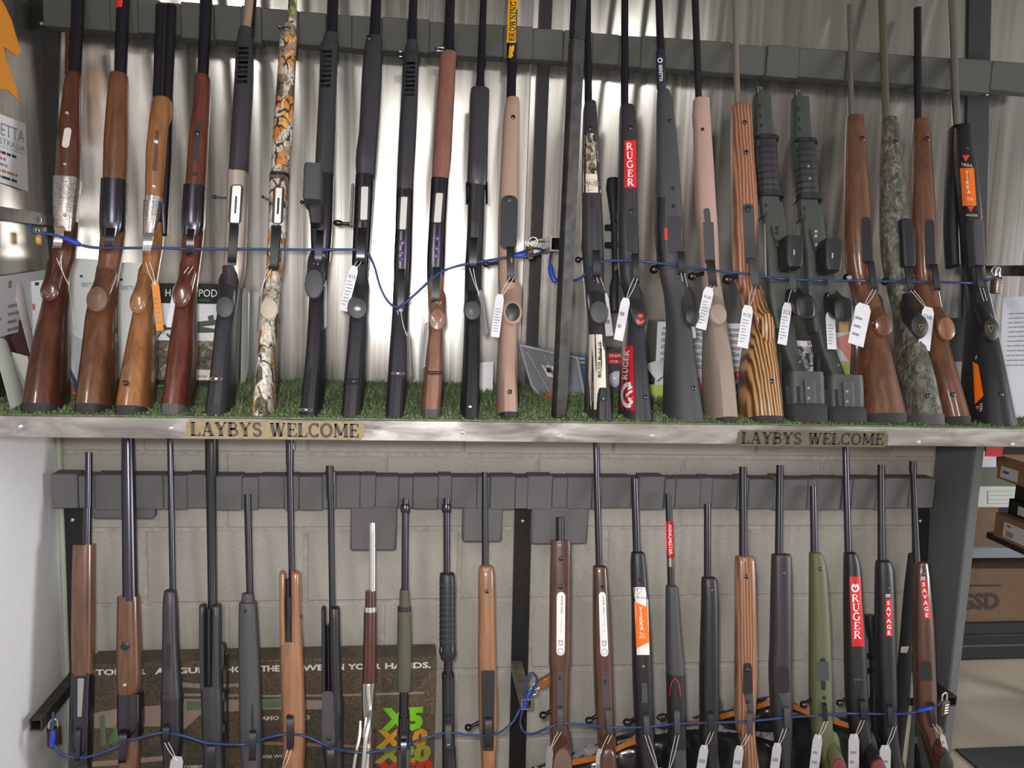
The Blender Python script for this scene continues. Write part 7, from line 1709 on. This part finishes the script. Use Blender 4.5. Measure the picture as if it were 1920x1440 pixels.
# ------------------------------------------------------------------ plastic wrapped cases at the lower right
def wrapped(label, prof, yf, band, seed, top_grey=True):
    """soft case: profile of its top edge in the picture, bulging forward, wrinkled"""
    rr = random.Random(seed); n = len(prof); P = [at_y(p[0], p[1], yf+.04) for p in prof]
    P = catmull(P, 4); n = len(P); rows = 12; V, Fc = [], []
    t = thing('wrapped_case', label, 'case', (sum(p.x for p in P)/n, yf+.04, 0))
    ph = [rr.uniform(0, 6.28) for _ in range(6)]
    def wr(x, z): return .004*math.sin(x*70+z*30+ph[0])+.003*math.sin(x*33-z*80+ph[1])+.0025*math.sin(z*140+x*50+ph[2])
    prof2 = [(0.0, .040), (.012, .016), (.03, .004), (.07, -.006), (.12, -.010), (.18, -.006), (.25, .002)]
    for i, p in enumerate(P):
        e = min(i, n-1-i)/max(1, n/8); e = min(1, e)
        for d, y in prof2+[(p.z-.02, .012), (p.z-.001, .03)]:
            z = max(p.z-d, .0012)
            V.append(Vector((p.x, yf+y+wr(p.x, z)*(.3 if d < .005 else 1)+.02*(1-e), z)))
        V.append(Vector((p.x, yf+.075, .0012))); V.append(Vector((p.x, yf+.072, max(p.z-.01, .002))))
    k = len(prof2)+4
    for i in range(n-1):
        for j in range(k):
            l = (j+1) % k; Fc.append((i*k+j, i*k+l, (i+1)*k+l, (i+1)*k+j))
    Fc.append(tuple(range(k))); Fc.append(tuple((n-1)*k+j for j in range(k)))
    mk('case_body', V, fix(V, Fc), plain('glossy_black_wrap', (.018, .018, .020), .16, 0, .25, 30), t, 60)
    B = catmull([at_y(q[0], q[1], yf-.012) for q in band], 4); m = len(B); V, Fc = [], []
    for p in B: V += [p+Vector((0, 0, .0075)), p-Vector((0, 0, .0075)), p+Vector((0, .003, -.0075)), p+Vector((0, .003, .0075))]
    for i in range(m-1):
        for j in range(4): l = (j+1) % 4; Fc.append((4*i+j, 4*i+l, 4*i+4+l, 4*i+4+j))
    Fc += [(0, 1, 2, 3), tuple(4*m-4+j for j in range(4))]
    mk('orange_band', V, fix(V, Fc), plain('orange_webbing', (.62, .20, .035), .4, 0, .1), t, 40)
    # clear wrap standing up above the band
    V, Fc = [], []
    for i, p in enumerate(P):
        h = .022+.012*math.sin(i*.9+ph[3]); q = Vector((p.x, yf+.03, p.z-.012)); V += [q, q+Vector((.004*math.sin(i*2.1), .012*math.sin(i*1.7+ph[4]), h))]
    for i in range(n-1): Fc.append((2*i, 2*i+2, 2*i+3, 2*i+1))
    m2 = len(V); V += [v+Vector((0, .0008, 0)) for v in V]; Fc += [tuple(m2+a for a in q[::-1]) for q in Fc]
    mk('clear_wrap', V, Fc, plain('crinkled_clear_wrap', (.30, .29, .29), .12, 0, .4, 60), t, 60)
wrapped('black plastic wrapped case with orange band below the walnut rifles', [(1000, 1446), (1050, 1428), (1120, 1402), (1180, 1380), (1240, 1366), (1300, 1360), (1380, 1366), (1460, 1380)], 1.985, [(1030, 1442), (1075, 1430), (1125, 1419), (1180, 1394), (1215, 1388)], 1)
wrapped('black plastic wrapped case with orange band below the green rifle', [(1270, 1362), (1320, 1345), (1380, 1334), (1430, 1314), (1460, 1310), (1500, 1322), (1560, 1345), (1610, 1352), (1680, 1372), (1740, 1392)], 2.075, [(1290, 1357), (1350, 1345), (1412, 1328), (1448, 1318), (1485, 1324), (1530, 1342), (1575, 1356), (1604, 1364)], 2)

# black gun slip and a pale rod leaning in the right corner
SL = Plane(1.97, 0, 2.075, 1.0)
g = Gun('gun_slip', 'black fabric gun slip leaning between the scoped and the last brown rifle', SL, 1690, 1700, 'gun slip', None, .0005)
g.loft('fabric_body', plain('black_fabric', (.014, .014, .016), .8), [(1040, 1703, 1722, 8, 8), (1100, 1696, 1722, 12, 12), (1210, 1687, 1719, 16, 14), (1300, 1678, 1716, 20, 16), (1440, 1664, 1712, 26, 18), (1740, 1640, 1700, 30, 20)], 2.2, tip=6, snap=True)
g.plate('pale_patch', plain('pale_patch', (.36, .32, .28), .7), 1700, 1212, 1699, 1224, 21, 21, None, 1, .2)
g = Gun('cleaning_rod', 'pale flat rod leaning beside the black gun slip', LOW, 1694, 1600, 'rod', None, .0005)
g.loft('rod', plain('pale_rod', (.36, .34, .28), .6), [(1262, 1709, 1712, -38, 44), (1320, 1705, 1711), (1426, 1691, 1700), (1780, 1655, 1664)], sub=1, snap=True)
g.loft('rod_clip', POLYD, [(1308, 1702, 1713, -36, 46), (1322, 1701, 1712)], sub=1)

# ------------------------------------------------------------------ storage shelves seen past the divider
YS = 3.15
def P3(px, py, y=YS): return at_y(px, py, y)
za, zb_ = P3(1880, 1028).z, P3(1880, 1170).z; z3 = P3(1880, 1215).z
x0 = P3(1815, 1100).x-.25; x1 = 3.6
t = thing('storage_shelving', 'dark metal storage shelving beyond the divider', 'shelving', ((x0+x1)/2, YS+.25, 0))
MS = plain('grey_blue_shelf_metal', (.24, .26, .29), .5, .3, .08); MD = plain('dark_shelf_metal', (.03, .03, .032), .6, .2, .1)
for z, mt in ((za, MS), (zb_, MD), (P3(1880, 820).z, MD)): bbox('shelf_board', x0, x1, YS, YS+.5, z-.045, z, mt, t, .003)
for xx in (x0+.02, x1-.02):
    for yy in (YS+.02, YS+.48): bbox('upright', xx-.02, xx+.02, yy-.02, yy+.02, 0, 2.3, MD, t, .003)
bbox('back_panel', x0+.04, x1-.04, YS+.482, YS+.49, .30, 2.3, MD, t, .001)
CB = plain('brown_cardboard', (.30, .175, .085), .8, 0, .08, 30); CB2 = plain('dull_cardboard', (.17, .105, .062), .8, 0, .08, 30)
def carton(label, pts, y, d, mat, deco=None, zb=None):
    c = [at_y(p[0], p[1], y) for p in pts]
    if zb: c[2].z = c[3].z = zb+.0005
    z0 = min(c[2].z, c[3].z)
    t = thing('cardboard_box', label, 'box', ((c[2].x+c[3].x)/2, y+d/2, z0))
    V = c+[p+Vector((0, d, 0)) for p in c]; Fc = [(0, 1, 2, 3), (7, 6, 5, 4), (1, 0, 4, 5), (2, 1, 5, 6), (3, 2, 6, 7), (0, 3, 7, 4)]
    mk('carton', V, fix(V, Fc), mat, t, 0)
    f = Card('front_face', '', '', [p+Vector((0, -.0004, 0)) for p in c], mat, .0003, None, 0, t)
    if deco: deco(f)
def rectz(px0, py0, px1, py1): return [(px0, py0), (px1, py0+(px1-px0)*-.0), (px1, py1), (px0, py1)]
carton('brown cardboard box with big dark letters on the lower storage shelf', rectz(1770, 1066, 1985, 1163), YS+.03, .4, CB2, lambda f: (f.put('lettering', text_vf('GSD', .05), plain('dark_box_print', (.05, .035, .03), .7), .12, .45, .48, .78, .0009), f.rect('printed_bar', MATS['dark_box_print'], .18, .30, .49, .34, .0009)), zb_)
carton('plain brown cardboard box on the upper storage shelf', rectz(1790, 952, 1872, 1023), YS+.04, .3, CB2, None, za)
carton('white box with a printed form on the storage shelf', rectz(1796, 912, 1925, 951), YS+.05, .3, PAPG, lambda f: (f.put('form', (join_vf([stroke_vf([(0, 0), (1, 0), (1, 1), (0, 1), (0, 0)], .04), stroke_vf([(0, .33), (1, .33)], .03), stroke_vf([(0, .66), (1, .66)], .03)])), INKG, .43, .22, .95, .82, .0009, 1)))
carton('dull green flat box on the storage shelf', rectz(1794, 877, 1930, 911), YS+.06, .3, plain('sage_card', (.14, .13, .10), .7))
carton('white box end below the red strap', rectz(1838, 846, 1868, 876), YS+.07, .3, PAP)
ck = [P3(1740, 1192), P3(1990, 1196), P3(1990, 1243), P3(1740, 1243)]
t = thing('equipment_case', 'long black case on the floor under the storage shelving', 'case', ((ck[0].x+ck[1].x)/2, YS+.15, 0))
bbox('case_shell', ck[0].x, ck[1].x, YS+.01, YS+.36, .0006, ck[0].z, plain('black_case_plastic', (.016, .016, .017), .6), t, .012); bbox('lid_seam', ck[0].x+.01, ck[1].x-.01, YS+.004, YS+.012, ck[0].z*.52, ck[0].z*.60, plain('grey_case_trim', (.07, .072, .075), .5), t, .002)
YS2 = 2.78
def side_carton(label, pxl, pyt, pyb, pxr, mat, deco=None, yl=YS2, zb=None):
    """box on the side shelving: its visible face runs away from the viewer along the aisle"""
    a = at_y(pxl, pyt, yl); b = at_y(pxl, pyb, yl); x = b.x; z1, z0 = a.z, (zb if zb is not None else b.z)
    y0 = at_x(pxr, pyb+(pxr-pxl)*.4, x).y
    t = thing('cardboard_box', label, 'box', (x+.15, (yl+y0)/2, z0))
    bbox('carton', x, x+.3, y0, yl, z0, z1, mat, t, .002)
    f = Card('side_face', '', '', [Vector((x-.0004, yl-.002, z1-.002)), Vector((x-.0004, y0+.002, z1-.002)), Vector((x-.0004, y0+.002, z0+.002)), Vector((x-.0004, yl-.002, z0+.002))], mat, .0003, None, 0, t)
    if deco: deco(f)
    return z1, x, y0
BLK = plain('black_carton', (.014, .015, .015), .5)
zlo = at_y(1862, 1004, YS2).z
z1_, x_, y_ = side_carton('orange brown box with barcode label, lowest of the near stack', 1862, 960, 1004, 2010, CB, lambda f: (f.rect('label', PAP, .13, .22, .75, .88, .0009), f.put('barcode', line_rows(0, 0, 1, 1, 1, .9, 80), INKG, .17, .55, .32, .80, .0012, fit=1), f.put('barcode', line_rows(0, 0, 1, 1, 1, .9, 81), INKG, .42, .55, .62, .80, .0012, fit=1), f.rect('label_print', INKR, .17, .30, .23, .40, .0012)), YS2, zlo)
z2_, _, _ = side_carton('black box with white label in the near stack', 1889, 934, 962, 2010, BLK, lambda f: f.rect('label', PAP, .16, .25, .6, .85, .0009), YS2-.02, z1_+.0006)
z3_, _, _ = side_carton('plain black box in the near stack', 1902, 900, 930, 2010, BLK, None, YS2-.03, z2_+.0006)
side_carton('orange brown box with white label, topmost of the near stack', 1868, 852, 896, 2010, CB, lambda f: (f.rect('label', PAP, .05, .42, .30, .92, .0009), f.rect('label_print', plain('blue_print', (.06, .09, .35), .6), .08, .60, .17, .70, .0012)), YS2, z3_+.0006)
t = thing('side_shelf', 'dark side shelf carrying the near stack of boxes', 'shelf', (x_+.2, (YS2+y_)/2, 0))
bbox('board', x_+.01, x_+.42, y_-.3, YS2+.05, zlo-.025, zlo-.0006, MD, t, .002)
for yy in (y_-.25, YS2): bbox('leg', x_+.36, x_+.40, yy, yy+.04, 0, zlo-.0252, MD, t, .002)
# red strap under the shelf and a dark mat on the floor
o = bbox('red_strap', at_y(1848, 850, 2.13).x, at_y(1880, 850, 2.13).x, 2.13, 2.1335, at_y(1860, 856, 2.13).z, ZS-.0305, RED, None, .0005, origin=at_y(1860, 850, 2.13)); tag(o, 'short red strap hanging under the shelf end', 'strap')
m0 = at_z(1790, 1398, 0); o = bbox('floor_mat', m0.x-.02, 3.4, 1.2, at_z(1860, 1404, 0).y, .0004, .008, plain('dark_floor_mat', (.05, .05, .052), .9, 0, .1), None, .002, origin=Vector((2.4, 1.9, 0))); tag(o, 'dark floor mat in front of the storage area', 'mat')
